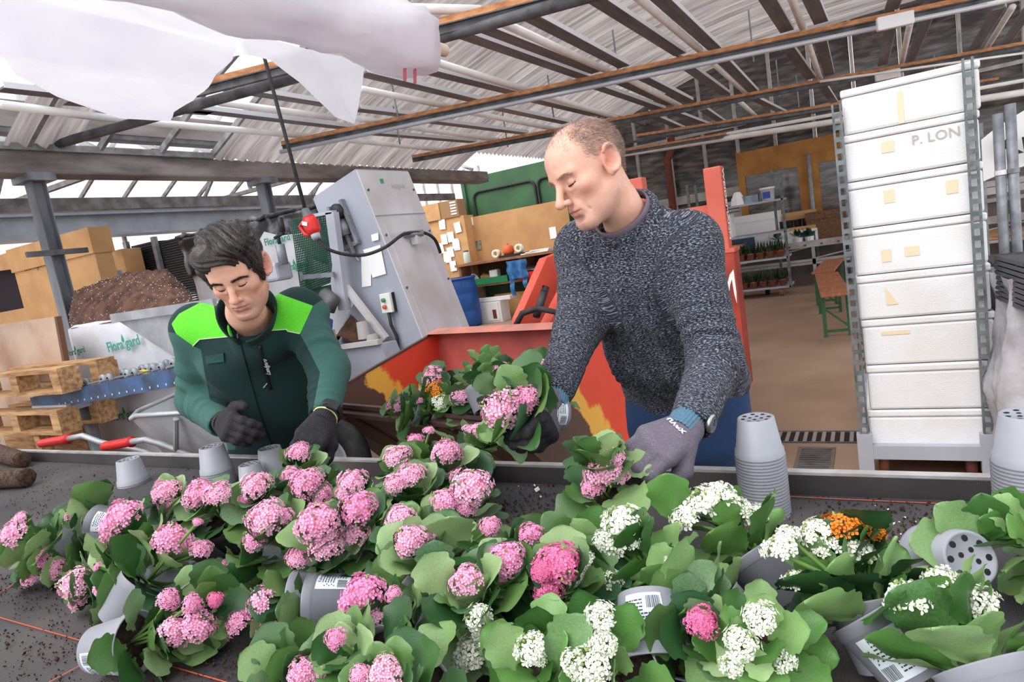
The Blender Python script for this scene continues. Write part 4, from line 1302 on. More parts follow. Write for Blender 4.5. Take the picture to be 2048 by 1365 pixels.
MB().box((o.x - 0.22, YB, zsf + 0.12), (0.2, 0.15, 0.12), (0.3, 0.2, 0.1)).build('brown_part', wood, t)
t = thing('scoop', 'small white plastic scoop lying beside the green tray', 'scoop', (o.x - 0.55, YB, zsf))
MB().lathe([(0.0, 0), (0.06, 0.0), (0.09, 0.1), (0.1, 0.16)], (o.x - 0.55, YB - 0.1, zsf + 0.08), 10, Matrix.Rotation(0.9, 3, 'Y')).build('scoop_bowl', white_pl, t)
MB().tube([V(o.x - 0.6, YB - 0.1, zsf + 0.06), V(o.x - 0.68, YB - 0.1, zsf + 0.0)], 0.015, 6).build('scoop_handle', white_pl, t)
for k, (px, lab) in enumerate(((1063, 'red open bin of small parts on the bench shelf'), (1098, 'red bin half hidden by the loader arm'))):
    o = put(px, 545, YB - 0.1)
    t = thing('parts_bin', lab, 'bin', (o.x, YB, zsf), 'red parts bins')
    b = MB()
    b.prism([V(o.x - 0.22, YB - 0.2, zsf), V(o.x - 0.22, YB - 0.25, zsf + 0.14), V(o.x - 0.22, YB - 0.12, zsf + 0.3), V(o.x - 0.22, YB + 0.15, zsf + 0.3), V(o.x - 0.22, YB + 0.15, zsf)], (0.015, 0, 0))
    b.prism([V(o.x + 0.21, YB - 0.2, zsf), V(o.x + 0.21, YB - 0.25, zsf + 0.14), V(o.x + 0.21, YB - 0.12, zsf + 0.3), V(o.x + 0.21, YB + 0.15, zsf + 0.3), V(o.x + 0.21, YB + 0.15, zsf)], (0.015, 0, 0))
    b.bx(o.x - 0.22, o.x + 0.22, YB - 0.25, YB - 0.23, zsf, zsf + 0.14).bx(o.x - 0.22, o.x + 0.22, YB - 0.2, YB + 0.15, zsf, zsf + 0.02)
    b.build('bin_shell', red_pl, t)
    MB().grid(lambda u, v: V(o.x - 0.19 + 0.38 * u, YB - 0.2 + 0.33 * v, zsf + 0.16 + 0.08 * v + 0.03 * mnoise.noise(V(u * 9, v * 9, px))), 12, 10).build('small_parts', steel, t)
o = put(1033, 540, YB - 0.3)
t = thing('blue_bag', 'translucent blue plastic bag hanging over the shelf edge', 'bag', (o.x, YB - 0.3, zsf))
bg = mat('bag_blue', (44, 104, 176), 0.35, 0, (90, 150, 206), 8, trans=0.3)
MB().grid(lambda u, v: V(o.x - 0.22 + 0.44 * u + 0.02 * math.sin(9 * v), YB - 0.29 - 0.04 * math.sin(math.pi * u) + 0.02 * math.sin(14 * u), bt - 0.08 - 0.36 * v), 14, 10).build('bag_body', bg, t, smooth=True)
for dx in (-0.15, 0.15):
    MB().grid(lambda u, v: V(o.x + dx - 0.05 + 0.1 * u, YB - 0.3 + 0.02 * math.sin(8 * v), bt - 0.42 - (0.35 if dx < 0 else 0.22) * v), 4, 8).build('bag_strap', bg, t, smooth=True)
# blue barrel
bx_, by_ = -7.25, 11.0
br = thing('blue_barrel', 'blue plastic barrel standing at the end of the work bench', 'barrel', (bx_, by_, 0))
bm_ = mat('barrel_blue', (36, 84, 158), 0.45, 0, (30, 70, 136), 3)
MB().lathe([(0.0, 0.0), (0.26, 0.0), (0.29, 0.05), (0.3, 0.3), (0.29, 0.33), (0.3, 0.36), (0.3, 0.66), (0.29, 0.69), (0.3, 0.72), (0.28, 0.95), (0.25, 1.0), (0.0, 1.0)], (bx_, by_, 0), 28).build('barrel_body', bm_, br, smooth=True)
MB().lathe([(0.285, 0.96), (0.3, 0.97), (0.3, 1.0), (0.28, 1.01)], (bx_, by_, 0), 28).build('barrel_rim', bm_, br, smooth=True)
MB().prism([V(bx_ - 0.38, by_ - 0.3, 0.72), V(bx_ - 0.05, by_ - 0.33, 0.7), V(bx_ - 0.05, by_ - 0.33, 1.0), V(bx_ - 0.38, by_ - 0.3, 1.02)], (0, 0.01, 0)).build('taped_card', card, br)
# things on the floor under the bench
o = at(978, 630, y=11.3)
t = thing('white_carton', 'white printed carton with a picture label beside the blue barrel', 'carton', (o.x, 11.3, 0))
MB().bx(o.x - 0.35, o.x + 0.33, 11.25, 11.6, 0, 0.42).build('carton_box', white_pl, t)
MB().bx(o.x - 0.0, o.x + 0.28, 11.235, 11.247, 0.04, 0.4).build('picture_label', paper, t)
MB().bx(o.x + 0.14, o.x + 0.22, 11.225, 11.235, 0.08, 0.26).build('label_picture', mat('maroon', (120, 50, 50), 0.6), t)
MB().bx(o.x - 0.4, o.x + 0.55, 11.3, 11.5, 0.43, 0.5).build('foam_strip', white_pl, t)
o = at(1030, 625, y=11.8)
t = thing('cardboard_sheet', 'plain brown cardboard sheet leaning under the bench', 'cardboard', (o.x, 11.9, 0))
MB().bx(o.x - 0.4, o.x + 0.9, 11.75, 11.78, 0, 0.52).build('panel_sheet', card, t)
# stacked flat boxes at the wall corner
zc0 = 0
A = at(850, 480, y=11.9)
bstk = thing('flat_carton_stack', 'tall stack of cartons covered with taped paper notes', 'carton stack', (-8.3, 12, 0))
xa, xb = at(835, 450, y=11.9).x, at(928, 440, y=11.9).x
MB().bx(xa, xb, 11.9, 12.3, 0, at(880, 440, y=11.9).z).build('carton_body', card, bstk)
random.seed(3)
for i in range(16):
    px, py = random.uniform(868, 922), random.uniform(446, 540)
    c = at(px, py, y=11.88)
    if c.x > xb - 0.1 or c.x < xa + 0.1:
        continue
    MB().box((c.x, 11.885 - 0.001 * i, c.z), (0.16, 0.004, 0.22), (0, random.uniform(-0.1, 0.1), 0)).build('paper_note', paper, bstk)
tz = at(880, 440, y=11.9).z
tb = thing('brown_carton', 'brown taped carton on top of the note-covered stack', 'carton', (-8.3, 12, tz))
MB().bx(at(848, 440, y=11.9).x, at(884, 440, y=11.9).x, 11.85, 12.2, tz, tz + 0.36).build('carton_box', card, tb)
MB().bx(at(884, 440, y=11.9).x, at(921, 440, y=11.9).x, 11.87, 12.2, tz, tz + 0.36).build('carton_side', mat('card_dark2', (150, 116, 84), 0.85), tb)
for i in range(5):
    z = tz + 0.05 + 0.06 * i
    c = at(905, 410, y=11.86)
    MB().bx(c.x - 0.07, c.x + 0.07, 11.86, 11.868, z, z + 0.03).build('printed_label', paper, tb)

# ================================================================== plant trolley, bench frame and beer benches
YS = 11.0
sh = thing('plant_trolley', 'galvanised three-tier trolley holding trays of small potted plants', 'plant trolley', (-2.2, YS, 0))
sx0, sx1 = at(1400, 590, y=YS).x, at(1583, 585, y=YS).x
for xx, yy in ((sx1, YS - 0.02), (sx1 - 0.18, YS + 0.55), (sx0, YS - 0.02), (sx0, YS + 0.55)):
    MB().bx(xx - 0.02, xx + 0.02, yy, yy + 0.04, 0.1, 1.98).build('post', zinc, sh)
tiers = [0.16, 0.62, 1.02]
terr = mat('terracotta', (150, 90, 66), 0.8)
leafd = mat('dark_leaf', (52, 74, 44), 0.6, 0, (34, 52, 30), 12)
for ti, z in enumerate(tiers + [1.52]):
    MB().bx(sx0, sx1, YS - 0.02, YS + 0.57, z - 0.03, z).build('shelf', grey_paint, sh)
for i in range(2):
    MB().lathe([(0.0, -0.03), (0.08, -0.03), (0.08, 0.03), (0.0, 0.03)], (sx1 - 0.25 * (i + 1) + 0.1, YS + 0.1 + 0.3 * i, 0.08), 14, Matrix.Rotation(math.pi / 2, 3, 'Y')).build('caster', black_pl if i else mat('caster_tan', (150, 110, 70), 0.6), sh)
tiny = MB()
tinyleaf = MB()
for z in tiers[:2]:
    pass
pot_me = MB().lathe([(0.0, 0), (0.045, 0), (0.06, 0.09), (0.065, 0.09), (0.065, 0.11), (0.0, 0.1)], (0, 0, 0), 10).mesh('pot', terr, True)
fb_ = MB()
for i in range(26):
    a = random.uniform(0, 6.28); r = random.uniform(0.01, 0.09); h = random.uniform(0.06, 0.2)
    c = V(r * math.cos(a), r * math.sin(a), 0.1)
    d_ = V(math.cos(a + 1.57), math.sin(a + 1.57), 0) * 0.014
    fb_.add([c - d_, c + d_, c + V(r * math.cos(a), r * math.sin(a), h)], [(0, 1, 2)])
fol_me = fb_.mesh('foliage', leafd)
gi = 0
for ti, z in enumerate(tiers[:2]):
    nx = 9
    for row in range(2):
        for i in range(nx):
            x = sx0 + 0.12 + (sx1 - sx0 - 0.24) * i / (nx - 1)
            y = YS + 0.06 + 0.25 * row
            tp = thing('potted_seedling', '%s terracotta-potted seedling from the red mast, %s row of the %s trolley tier' % (('first', 'second', 'third', 'fourth', 'fifth', 'sixth', 'seventh', 'eighth', 'ninth')[i], ('front', 'rear')[row], 'lowest' if ti == 0 else 'middle'), 'potted plant', (x, y, z), 'seedlings on the %s tier' % ('lowest' if ti == 0 else 'middle'))
            for nme, me in (('pot', pot_me), ('foliage', fol_me)):
                o_ = bpy.data.objects.new(nme, me)
                COL.objects.link(o_)
                o_.parent = tp
                o_.rotation_euler.z = i * 1.3 + row
MB().bx(sx0 + 0.1, sx0 + 0.75, YS, YS + 0.4, tiers[1] + 0.24, tiers[1] + 0.28).build('wooden_lid', wood, sh)
# top tier goods
o = at(1462, 500, y=YS)
t = thing('white_bag_box', 'white box with two dark marks on the plant trolley', 'box', (o.x, YS, 1.02))
MB().bx(sx0 + 0.05, sx0 + 0.62, YS - 0.02, YS + 0.35, 1.02, 1.4).build('box_body', white_pl, t, bevel=0.01)
lettering('11', 0.12, (sx0 + 0.24, YS - 0.022, 1.09), (1, 0, 0), (0, 0, 1), black_pl, t, 'box_number', bold=True)
o = at(1542, 455, y=YS + 0.1)
t = thing('white_bucket', 'small white bucket with a blue label on the trolley top', 'bucket', (o.x, YS + 0.1, 1.52))
MB().lathe([(0.0, 0), (0.09, 0), (0.105, 0.17), (0.115, 0.17), (0.115, 0.2), (0.0, 0.2)], (o.x, YS + 0.1, 1.52), 18).build('bucket_body', white_pl, t, smooth=True)
MB().bx(o.x - 0.06, o.x + 0.05, YS - 0.012, YS - 0.002, 1.55, 1.65).build('blue_label', mat('label_blue', (50, 84, 168), 0.5), t)
t = thing('white_paper_bag', 'crumpled white bag on the trolley top near the red mast', 'bag', (o.x - 0.9, YS + 0.1, 1.52))
MB().lathe([(0.0, 0), (0.12, 0), (0.1, 0.1), (0.05, 0.2), (0.0, 0.21)], (at(1480, 460, y=YS).x, YS + 0.1, 1.52), 8).build('bag_body', paper, t)
o = at(1505, 455, y=YS + 0.2)
t = thing('blue_tray', 'shallow blue and white tray on the trolley top', 'tray', (o.x, YS + 0.2, 1.52))
MB().bx(o.x - 0.2, o.x + 0.15, YS + 0.05, YS + 0.35, 1.52, 1.64).build('tray_body', mat('tray_blue', (62, 96, 128), 0.5, 0, (150, 168, 180), 8), t)
# long grow bench behind
gbn = thing('grow_bench', 'long grey lattice grow bench along the far partition', 'bench frame', (-0.3, 12.2, 0))
zg = at(1600, 490, y=12.0).z
MB().bx(-2.6, 4.8, 12.0, 12.6, zg - 0.04, zg).build('bench_top', grey_paint, gbn)
MB().bx(-2.6, 4.8, 11.97, 12.0, zg - 0.06, zg + 0.05).build('bench_edge', frame_w, gbn)
for i in range(14):
    x = -2.5 + 0.25 * i
    MB().bx(x, x + 0.03, 11.955, 11.97, zg - 0.03, zg - 0.005).build('edge_notch', steel_dk, gbn)
MB().bx(-2.6, 4.8, 12.0, 12.04, 0.4, 0.45).bx(-2.6, 4.8, 12.0, 12.04, zg - 0.35, zg - 0.3).build('long_rail', frame_w, gbn)
for x in (-2.4, -0.9, 0.7, 2.2, 3.7):
    MB().bx(x, x + 0.05, 12.0, 12.05, 0, zg).build('leg', frame_w, gbn)
    MB().bar(V(x, 12.02, 0.45), V(x + 1.5, 12.02, zg - 0.05), 0.02, 0.035, up=(0, 1, 0)).build('brace', frame_w, gbn)
# goods on the grow bench
for (px, py, w, h, nme, lab, mm) in ((1512, 430, 0.72, 0.62, 'white_carton', 'white shipping carton with a blue print on the grow bench', white_pl), (1586, 440, 0.7, 0.3, 'produce_box', 'open brown box filled with black pots on the grow bench', card), (1668, 425, 0.85, 0.5, 'ribbed_carton', 'brown ribbed carton at the bench end beside the foam boxes', mat('card_rib', (120, 88, 66), 0.85, 0, (96, 68, 50), 30))):
    o = at(px, py, y=12.2)
    t = thing(nme, lab, 'carton', (o.x, 12.2, zg))
    if nme == 'produce_box':
        MB().bx(o.x - w / 2, o.x + w / 2, 12.1, 12.5, zg, zg + 0.04).bx(o.x - w / 2, o.x + w / 2, 12.08, 12.1, zg, zg + h).bx(o.x - w / 2, o.x + w / 2, 12.5, 12.52, zg, zg + h + 0.25).bx(o.x - w / 2, o.x - w / 2 + 0.02, 12.1, 12.5, zg, zg + h + 0.1).bx(o.x + w / 2 - 0.02, o.x + w / 2, 12.1, 12.5, zg, zg + h + 0.1).build('box_walls', card, t)
        MB().bx(o.x - w / 2 - 0.02, o.x + w / 2 + 0.02, 12.06, 12.08, zg, zg + h - 0.06).build('white_front', white_pl, t)
        for i in range(6):
            MB().lathe([(0.0, 0), (0.05, 0), (0.065, 0.14), (0.0, 0.14)], (o.x - 0.33 + 0.13 * i, 12.3, zg + h - 0.02), 10).build('black_pot', black_pl, t)
        MB().bx(o.x + 0.1, o.x + w / 2 - 0.02, 12.05, 12.06, zg + 0.05, zg + h - 0.1).build('blue_print', mat('print_blue', (60, 84, 110), 0.6), t)
    else:
        MB().bx(o.x - w / 2, o.x + w / 2, 12.1, 12.55, zg, zg + h - 0.04).build('carton_body', mm, t)
        MB().bx(o.x - w / 2 - 0.01, o.x + w / 2 + 0.01, 12.09, 12.56, zg + h - 0.12, zg + h).build('carton_lid', mm, t)
        if nme == 'white_carton':
            MB().bx(o.x - 0.4, o.x - 0.05, 12.07, 12.085, zg + 0.06, zg + 0.24).build('blue_print', MATS['print_blue'] if 'print_blue' in MATS else mat('print_blue', (60, 84, 110), 0.6), t)
o = at(1590, 470, y=12.1)
t = thing('leafy_plant', 'dark green leafy plant in small pots on the grow bench edge', 'potted plant', (o.x, 12.1, zg))
for dx in (-0.28, 0.05, 0.22):
    MB().lathe([(0, 0), (0.06, 0), (0.08, 0.12), (0, 0.12)], (o.x + dx, 12.06, zg + 0.0), 10).build('pot', white_pl, t)
    fo = MB()
    for i in range(40):
        a = random.uniform(0, 6.28); e = random.uniform(0.2, 1.3); l = random.uniform(0.08, 0.17)
        d_ = V(math.cos(a) * math.cos(e), math.sin(a) * math.cos(e), math.sin(e))
        c = V(o.x + dx, 12.06, zg + 0.12) + d_ * 0.03
        s_ = d_.cross(V(0, 0, 1)).normalized() * 0.028
        fo.add([c, c + d_ * l * 0.5 + s_, c + d_ * l, c + d_ * l * 0.5 - s_], [(0, 1, 2, 3)])
    fo.build('foliage', mat('plant_green', (48, 92, 46), 0.5, 0, (30, 66, 32), 9), t)
# notices on the partition
for n, (px, py, w, h, lab) in enumerate(((1463, 420, 0.42, 0.3, 'white printed notice on the dark pane beside the red mast'), (1525, 410, 0.3, 0.16, 'small white notice above the shipping carton'))):
    o = at(px, py, y=12.9)
    t = thing('wall_notice', lab, 'notice', (o.x, 12.9, o.z))
    MB().box((o.x, 12.9, o.z), (w, 0.01, h)).build('notice_sheet', mat('notice_paper', (196, 190, 188), 0.8), t)
    for i in range(3):
        MB().box((o.x, 12.892, o.z + h * 0.25 - 0.06 * i), (w * 0.7, 0.004, 0.016)).build('printed_line', steel_dk, t)
# two folding beer benches
bench_w = mat('bench_plank', (186, 122, 84), 0.5, 0, (160, 98, 66), 4, stretch=(6, 1, 1))
bench_g = mat('bench_green', (62, 104, 70), 0.5)


def beer_bench(A, B, w, label):
    """seat plank from A to B (points on top of the plank), folding legs near both ends"""
    o = thing('folding_bench', label, 'bench', (A.x, A.y, 0), 'folding benches on the concrete floor')
    d = (B - A).normalized()
    s = V(-d.y, d.x, 0)
    MB().prism([A - s * w / 2, B - s * w / 2, B + s * w / 2, A + s * w / 2], (0, 0, -0.03)).build('seat', bench_w, o, bevel=0.006)
    for t in (0.12, 0.88):
        c = A.lerp(B, t)
        for k in (-1, 1):
            f = c + s * k * w * 0.42
            MB().bar(V(f.x, f.y, 0), V(f.x, f.y, A.z - 0.03), 0.035, 0.035).build('leg', bench_g, o)
        MB().bar(V(*(c - s * w * 0.42).xy, 0.06), V(*(c + s * w * 0.42).xy, 0.06), 0.025, 0.025).build('foot_bar', bench_g, o)
        MB().bar(V(*(c - s * w * 0.4).xy, 0.1), V(*(c + s * w * 0.4).xy, 0.3), 0.015, 0.02).build('cross_brace', bench_g, o)
    return o


ZB = 0.48
n0, n1 = at(1672, 585, z=ZB), at(1652, 548, z=ZB)
beer_bench(n0 + V(0.0, -0.1, 0), n1 + V(0, 0.1, 0), 0.27, 'nearer of two folding benches with orange-brown seat and green legs')
n0, n1 = at(1645, 543, z=ZB), at(1668, 518, z=ZB)
beer_bench(n0, n1, 0.27, 'farther folding bench standing crosswise behind another one')

# ================================================================== right edge: trays on a wrapped pallet, pipes, sign
YP = 3.3
wp = thing('wrapped_pallet', 'pallet of black plant trays half wrapped in clear film at the picture edge', 'pallet load', (1.1, YP, 0))
wrap = mat('stretch_film', (226, 224, 228), 0.2, 0, (200, 198, 204), 4, bump=0.9, bscale=12, trans=0.4, spec=0.7)
x0 = at(2000, 700, y=YP).x
tray_m = mat('tray_black', (40, 42, 48), 0.5, 0, (56, 58, 64), 10)
z = 0.14
k = 0
while z < 1.0:
    MB().bx(x0 + 0.06 + 0.01 * math.sin(k), x0 + 0.75, YP, YP + 0.9, z, z + 0.024).build('tray', tray_m, wp)
    z += 0.03
    k += 1
MB().bx(x0, x0 + 0.8, YP, YP + 1.0, 0, 0.13).build('pallet_base', wood, wp)
b = MB()


def wrapfn(u, v):
    p = V(x0 + 0.03 - 0.05 * (1 - v) + (0.5 * (u - 0.5) * 2 if u > 0.5 else 0), YP + (0.5 - min(u, 0.5)) * 1.6 - 0.03, 0.02 + 0.98 * v)
    p += V(-1, -0.6, 0) * (0.05 * mnoise.fractal(V(p.x * 4, p.y * 5 + 3, p.z * 3), 1, 2, 4))
    return p


MB().grid(wrapfn, 40, 40).build('film_wrap', wrap, wp, smooth=True, fix=False)
tl = thing('tray_pile', 'tilted pile of black moulded trays on top of the wrapped pallet', 'trays', (x0 + 0.4, YP - 0.1, 1.0))
c0_ = at(2010, 712, y=YP - 0.15)
for i in range(9):
    MB().box((c0_.x + 0.32, YP + 0.05, 1.02 + 0.022 * i - 0.16), (0.55, 0.4, 0.016), (0, 0.12, 0.1)).build('tray', tray_m, tl)
b = MB()
for i in range(5):
    for j in range(3):
        b.tube([V(c0_.x + 0.1 + 0.1 * i, YP - 0.07 + 0.12 * j, 1.05 - 0.012 * i), V(c0_.x + 0.1 + 0.1 * i, YP - 0.07 + 0.12 * j, 1.062 - 0.012 * i)], 0.04, 10)
h_ = b.build('tray_cells', black_pl, tl)
h_['kind'] = 'stuff'
YQ = 4.6
bs2 = thing('black_tray_stack', 'tall stack of ribbed black trays behind the foam box trolley', 'tray stack', (1.0, YQ, 0))
xa = at(1985, 580, y=YQ).x
z = 0.1
zt = at(1990, 530, y=YQ).z
i = 0
while z < zt:
    MB().bx(xa + 0.008 * (i % 2), xa + 0.75, YQ, YQ + 0.5, z, z + 0.03).build('tray', tray_m, bs2)
    z += 0.034
    i += 1
MB().bx(xa, xa + 0.75, YQ, YQ + 0.5, 0, 0.09).build('pallet_base', wood, bs2)
for n, (px, p1, p2, lab) in enumerate(((0, (1995, 228), (2008, 525), 'galvanised pipe nearer the foam boxes, streaked with white'), (0, (2020, 208), (2035, 520), 'taller galvanised pipe beside the picture edge'))):
    A, B = at(*p1, y=5.3), at(*p2, y=5.3)
    t = thing('steel_pipe', lab, 'pipe', (B.x, 5.3, 0), 'upright pipes behind the trolley')
    MB().tube([V(A.x, 5.3, 0.0), V(A.x, 5.3, A.z)], 0.03, 12).build('pipe_tube', steel, t, smooth=True)
    MB().lathe([(0.034, 0), (0.034, 0.03)], (A.x, 5.3, 1.4), 12, cap=True).build('clamp', white_pl if n == 0 else steel, t)
    MB().bx(A.x - 0.06, A.x + 0.06, 5.24, 5.36, 0, 0.012).build('foot_plate', steel, t)
sg = thing('banner_sign', 'white banner with dark slanted letters hung behind the pipes', 'sign', at(2030, 280, y=6.0))
A = at(1965, 330, y=6.0)
B = at(2110, 240, y=6.0)
MB().grid(lambda u, v: V(A.x + 1.1 * u, 6.0 + 0.03 * math.sin(6 * u), A.z - 0.12 + 0.3 * v + 0.42 * u ** 0.8 * (1 if v > 0.5 else 0.35) + 0.02 * math.sin(5 * u)), 14, 6).build('cloth', white_pl, sg, smooth=True)
lettering("Krs", 0.22, at(2046, 285, y=5.95), (1, 0, 0.1), (0.1, 0, 1), black_pl, sg, 'banner_lettering', bold=True)
MB().bar(V(A.x, 6.05, A.z - 0.2), V(A.x + 1.2, 6.05, A.z - 0.2), 0.03, 0.05).build('banner_rail', frame_w, sg)
for x in (A.x, A.x + 1.15):
    MB().bx(x - 0.02, x + 0.02, 6.03, 6.07, 0, A.z + 0.3).build('banner_post', steel, sg)
rk = thing('storage_shelf', 'timber storage shelf with crates behind the pipes', 'shelf', (1.8, 7.0, 0))
for z in (0.4, 0.85, 1.3):
    MB().bx(0.75, 2.6, 6.9, 7.5, z, z + 0.04).build('board', wood if z < 1.2 else frame_w, rk)
for x in (0.77, 2.5):
    MB().bx(x, x + 0.06, 6.9, 6.96, 0, 1.7).build('post', wood_or, rk)
for i in range(3):
    MB().bx(0.9 + 0.55 * i, 1.35 + 0.55 * i, 7.0, 7.35, 0.44, 0.68).build('crate', terr if i % 2 else card, rk)
# ================================================================== rounded-surface modelling for people
def npv(p):
    return np.array([p[0], p[1], p[2]], dtype=np.float32)


class Field:
    """a signed-distance grid that soft shapes are added to and that turns into one closed mesh"""

    def __init__(self, lo, hi, h):
        self.h = h
        self.lo = np.array(lo, dtype=np.float32)
        self.n = np.ceil((np.array(hi) - np.array(lo)) / h).astype(int) + 1
        self.d = np.full(self.n, 0.5, dtype=np.float32)
        self.ax = [self.lo[i] + h * np.arange(self.n[i], dtype=np.float32) for i in range(3)]

    def sub(self, lo, hi):
        sl = []
        for i in range(3):
            a = int(max(0, math.floor((lo[i] - self.lo[i]) / self.h)))
            b = int(min(self.n[i], math.ceil((hi[i] - self.lo[i]) / self.h) + 1))
            if b <= a:
                return None, None
            sl.append(slice(a, b))
        X, Y, Z = np.meshgrid(self.ax[0][sl[0]], self.ax[1][sl[1]], self.ax[2][sl[2]], indexing='ij')
        return tuple(sl), np.stack([X, Y, Z], -1)

    def put(self, fn, lo, hi, k=0.0, op='add'):
        sl, P = self.sub(np.array(lo) - k * 1.2 - 0.01, np.array(hi) + k * 1.2 + 0.01)
        if sl is None:
            return
        d = fn(P).astype(np.float32)
        a = self.d[sl]
        if op == 'add':
            if k > 0:
                h = np.clip(0.5 + 0.5 * (a - d) / k, 0, 1)
                self.d[sl] = a * (1 - h) + d * h - k * h * (1 - h)
            else:
                self.d[sl] = np.minimum(a, d)
        elif op == 'cut':
            if k > 0:
                h = np.clip(0.5 - 0.5 * (a + d) / k, 0, 1)
                self.d[sl] = a * (1 - h) - d * h + k * h * (1 - h)
            else:
                self.d[sl] = np.maximum(a, -d)

    def cone(self, a, b, ra, rb, k=0.0, op='add', wob=None):
        a, b = npv(a), npv(b)
        ba = b - a
        L2 = float(ba @ ba) + 1e-12
        r = max(ra, rb) + (0.012 if wob else 0)

        def fn(P):
            q = P - a
            t = np.clip((q @ ba) / L2, 0, 1)
            w = np.linalg.norm(q - t[..., None] * ba, axis=-1)
            rad = ra + (rb - ra) * t
            if wob:
                rad = rad + wob(t, q, ba)
            return w - rad
        self.put(fn, np.minimum(a, b) - r, np.maximum(a, b) + r, k, op)
        return self

    def chain(self, pts, rs, k=0.0, wob=None):
        for i in range(len(pts) - 1):
            self.cone(pts[i], pts[i + 1], rs[i], rs[i + 1], k if i == 0 else max(k * 0.5, 0.008) if k else 0, wob=wob)
        return self

    def ell(self, c, r, k=0.0, op='add', M=None):
        c = npv(c)
        r = npv(r)
        A = np.eye(3, dtype=np.float32) if M is None else np.array(M, dtype=np.float32)   # rows = local axes

        def fn(P):
            q = (P - c) @ A.T
            k0 = np.linalg.norm(q / r, axis=-1)
            k1 = np.linalg.norm(q / (r * r), axis=-1) + 1e-9
            return k0 * (k0 - 1) / k1
        R_ = float(r.max())
        self.put(fn, c - R_, c + R_, k, op)
        return self

    def trunk(self, pts, ws, hs, lat, k=0.0, wob=None):
        """a body trunk: ellipse sections (half-widths ws along lat, half-depths hs) along pts"""
        pts = [npv(p) for p in pts]
        lats = [npv(l) / np.linalg.norm(npv(l)) for l in (lat if isinstance(lat, list) else [lat] * len(pts))]
        R_ = max(ws) + 0.02
        for i in range(len(pts) - 1):
            a, b = pts[i], pts[i + 1]
            ba = b - a
            L = float(np.linalg.norm(ba))
            ax = ba / L

            def fn(P, i=i, a=a, L=L, ax=ax):
                q = P - a
                s = q @ ax
                t = np.clip(s / L, 0, 1)
                ov = s - t * L
                la = lats[i] * (1 - t[..., None]) + lats[i + 1] * t[..., None]
                la = la - (la @ ax)[..., None] * ax
                la /= np.linalg.norm(la, axis=-1, keepdims=True) + 1e-9
                bb = np.cross(la, ax)
                w = ws[i] + (ws[i + 1] - ws[i]) * t
                h = hs[i] + (hs[i + 1] - hs[i]) * t
                l = (q * la).sum(-1)
                m = (q * bb).sum(-1)
                if wob:
                    h = h + wob(P)
                    w = w + wob(P)
                e = np.sqrt((l / w) ** 2 + (m / h) ** 2 + (ov / np.minimum(w, h)) ** 2)
                return (e - 1) * np.minimum(w, h)
            self.put(fn, np.minimum(a, b) - R_, np.maximum(a, b) + R_, k if i == 0 else 0.03)
        return self

    def mesh(self, name, mats, clip=None):
        d = self.d
        if clip is not None:
            d = np.maximum(d, clip)
        V_, F_ = surface_nets(d, self.lo, self.h)
        me = bpy.data.meshes.new(name)
        me.vertices.add(len(V_))
        me.vertices.foreach_set('co', V_.astype(np.float32).ravel())
        me.loops.add(len(F_) * 4)
        me.loops.foreach_set('vertex_index', F_.astype(np.int32).ravel())
        me.polygons.add(len(F_))
        me.polygons.foreach_set('loop_start', np.arange(0, len(F_) * 4, 4, dtype=np.int32))
        me.polygons.foreach_set('loop_total', np.full(len(F_), 4, dtype=np.int32))
        me.update(calc_edges=True)
        for m in (mats if isinstance(mats, (list, tuple)) else [mats]):
            me.materials.append(m)
        me.polygons.foreach_set('use_smooth', [True] * len(F_))
        return me, V_, F_


def surface_nets(d, lo, h):
    n = d.shape
    ins = d < 0
    cs = tuple(k - 1 for k in n)
    acc = np.zeros(cs + (3,), dtype=np.float32)
    cnt = np.zeros(cs, dtype=np.float32)

    def part(a, off):
        return a[off[0]:off[0] + cs[0], off[1]:off[1] + cs[1], off[2]:off[2] + cs[2]]
    for axis in range(3):
        o1, o2 = [i for i in range(3) if i != axis]
        for p in (0, 1):
            for q in (0, 1):
                off = [0, 0, 0]
                off[o1] = p
                off[o2] = q
                off2 = list(off)
                off2[axis] = 1
                A, B = part(d, off), part(d, off2)
                m = (A < 0) != (B < 0)
                t = np.where(m, A / np.where(m, A - B, 1), 0)
                acc[..., axis] += t * m
                acc[..., o1] += p * m
                acc[..., o2] += q * m
                cnt += m
    act = cnt > 0
    idx = np.full(cs, -1, dtype=np.int64)
    ii = np.argwhere(act)
    idx[act] = np.arange(len(ii))
    Vt = (ii + acc[act] / cnt[act][:, None]) * h + lo
    quads = []
    for axis in range(3):
        o1, o2 = [(1, 2), (2, 0), (0, 1)][axis]
        s1 = [slice(1, n[i] - 1) for i in range(3)]
        s1[axis] = slice(0, n[axis] - 1)
        s2 = list(s1)
        s2[axis] = slice(1, n[axis])
        A, B = ins[tuple(s1)], ins[tuple(s2)]
        ch = np.argwhere(A != B)
        if not len(ch):
            continue
        flip = A[tuple(ch.T)]
        base = ch.copy()
        for i in range(3):
            if i != axis:
                base[:, i] += 1

        def ci(d1, d2):
            c = base.copy()
            c[:, o1] -= d1
            c[:, o2] -= d2
            return idx[c[:, 0], c[:, 1], c[:, 2]]
        q = np.stack([ci(1, 1), ci(0, 1), ci(0, 0), ci(1, 0)], 1)
        q[~flip] = q[~flip][:, ::-1]
        quads.append(q)
    Q = np.concatenate(quads)
    return Vt, Q[(Q >= 0).all(1)]


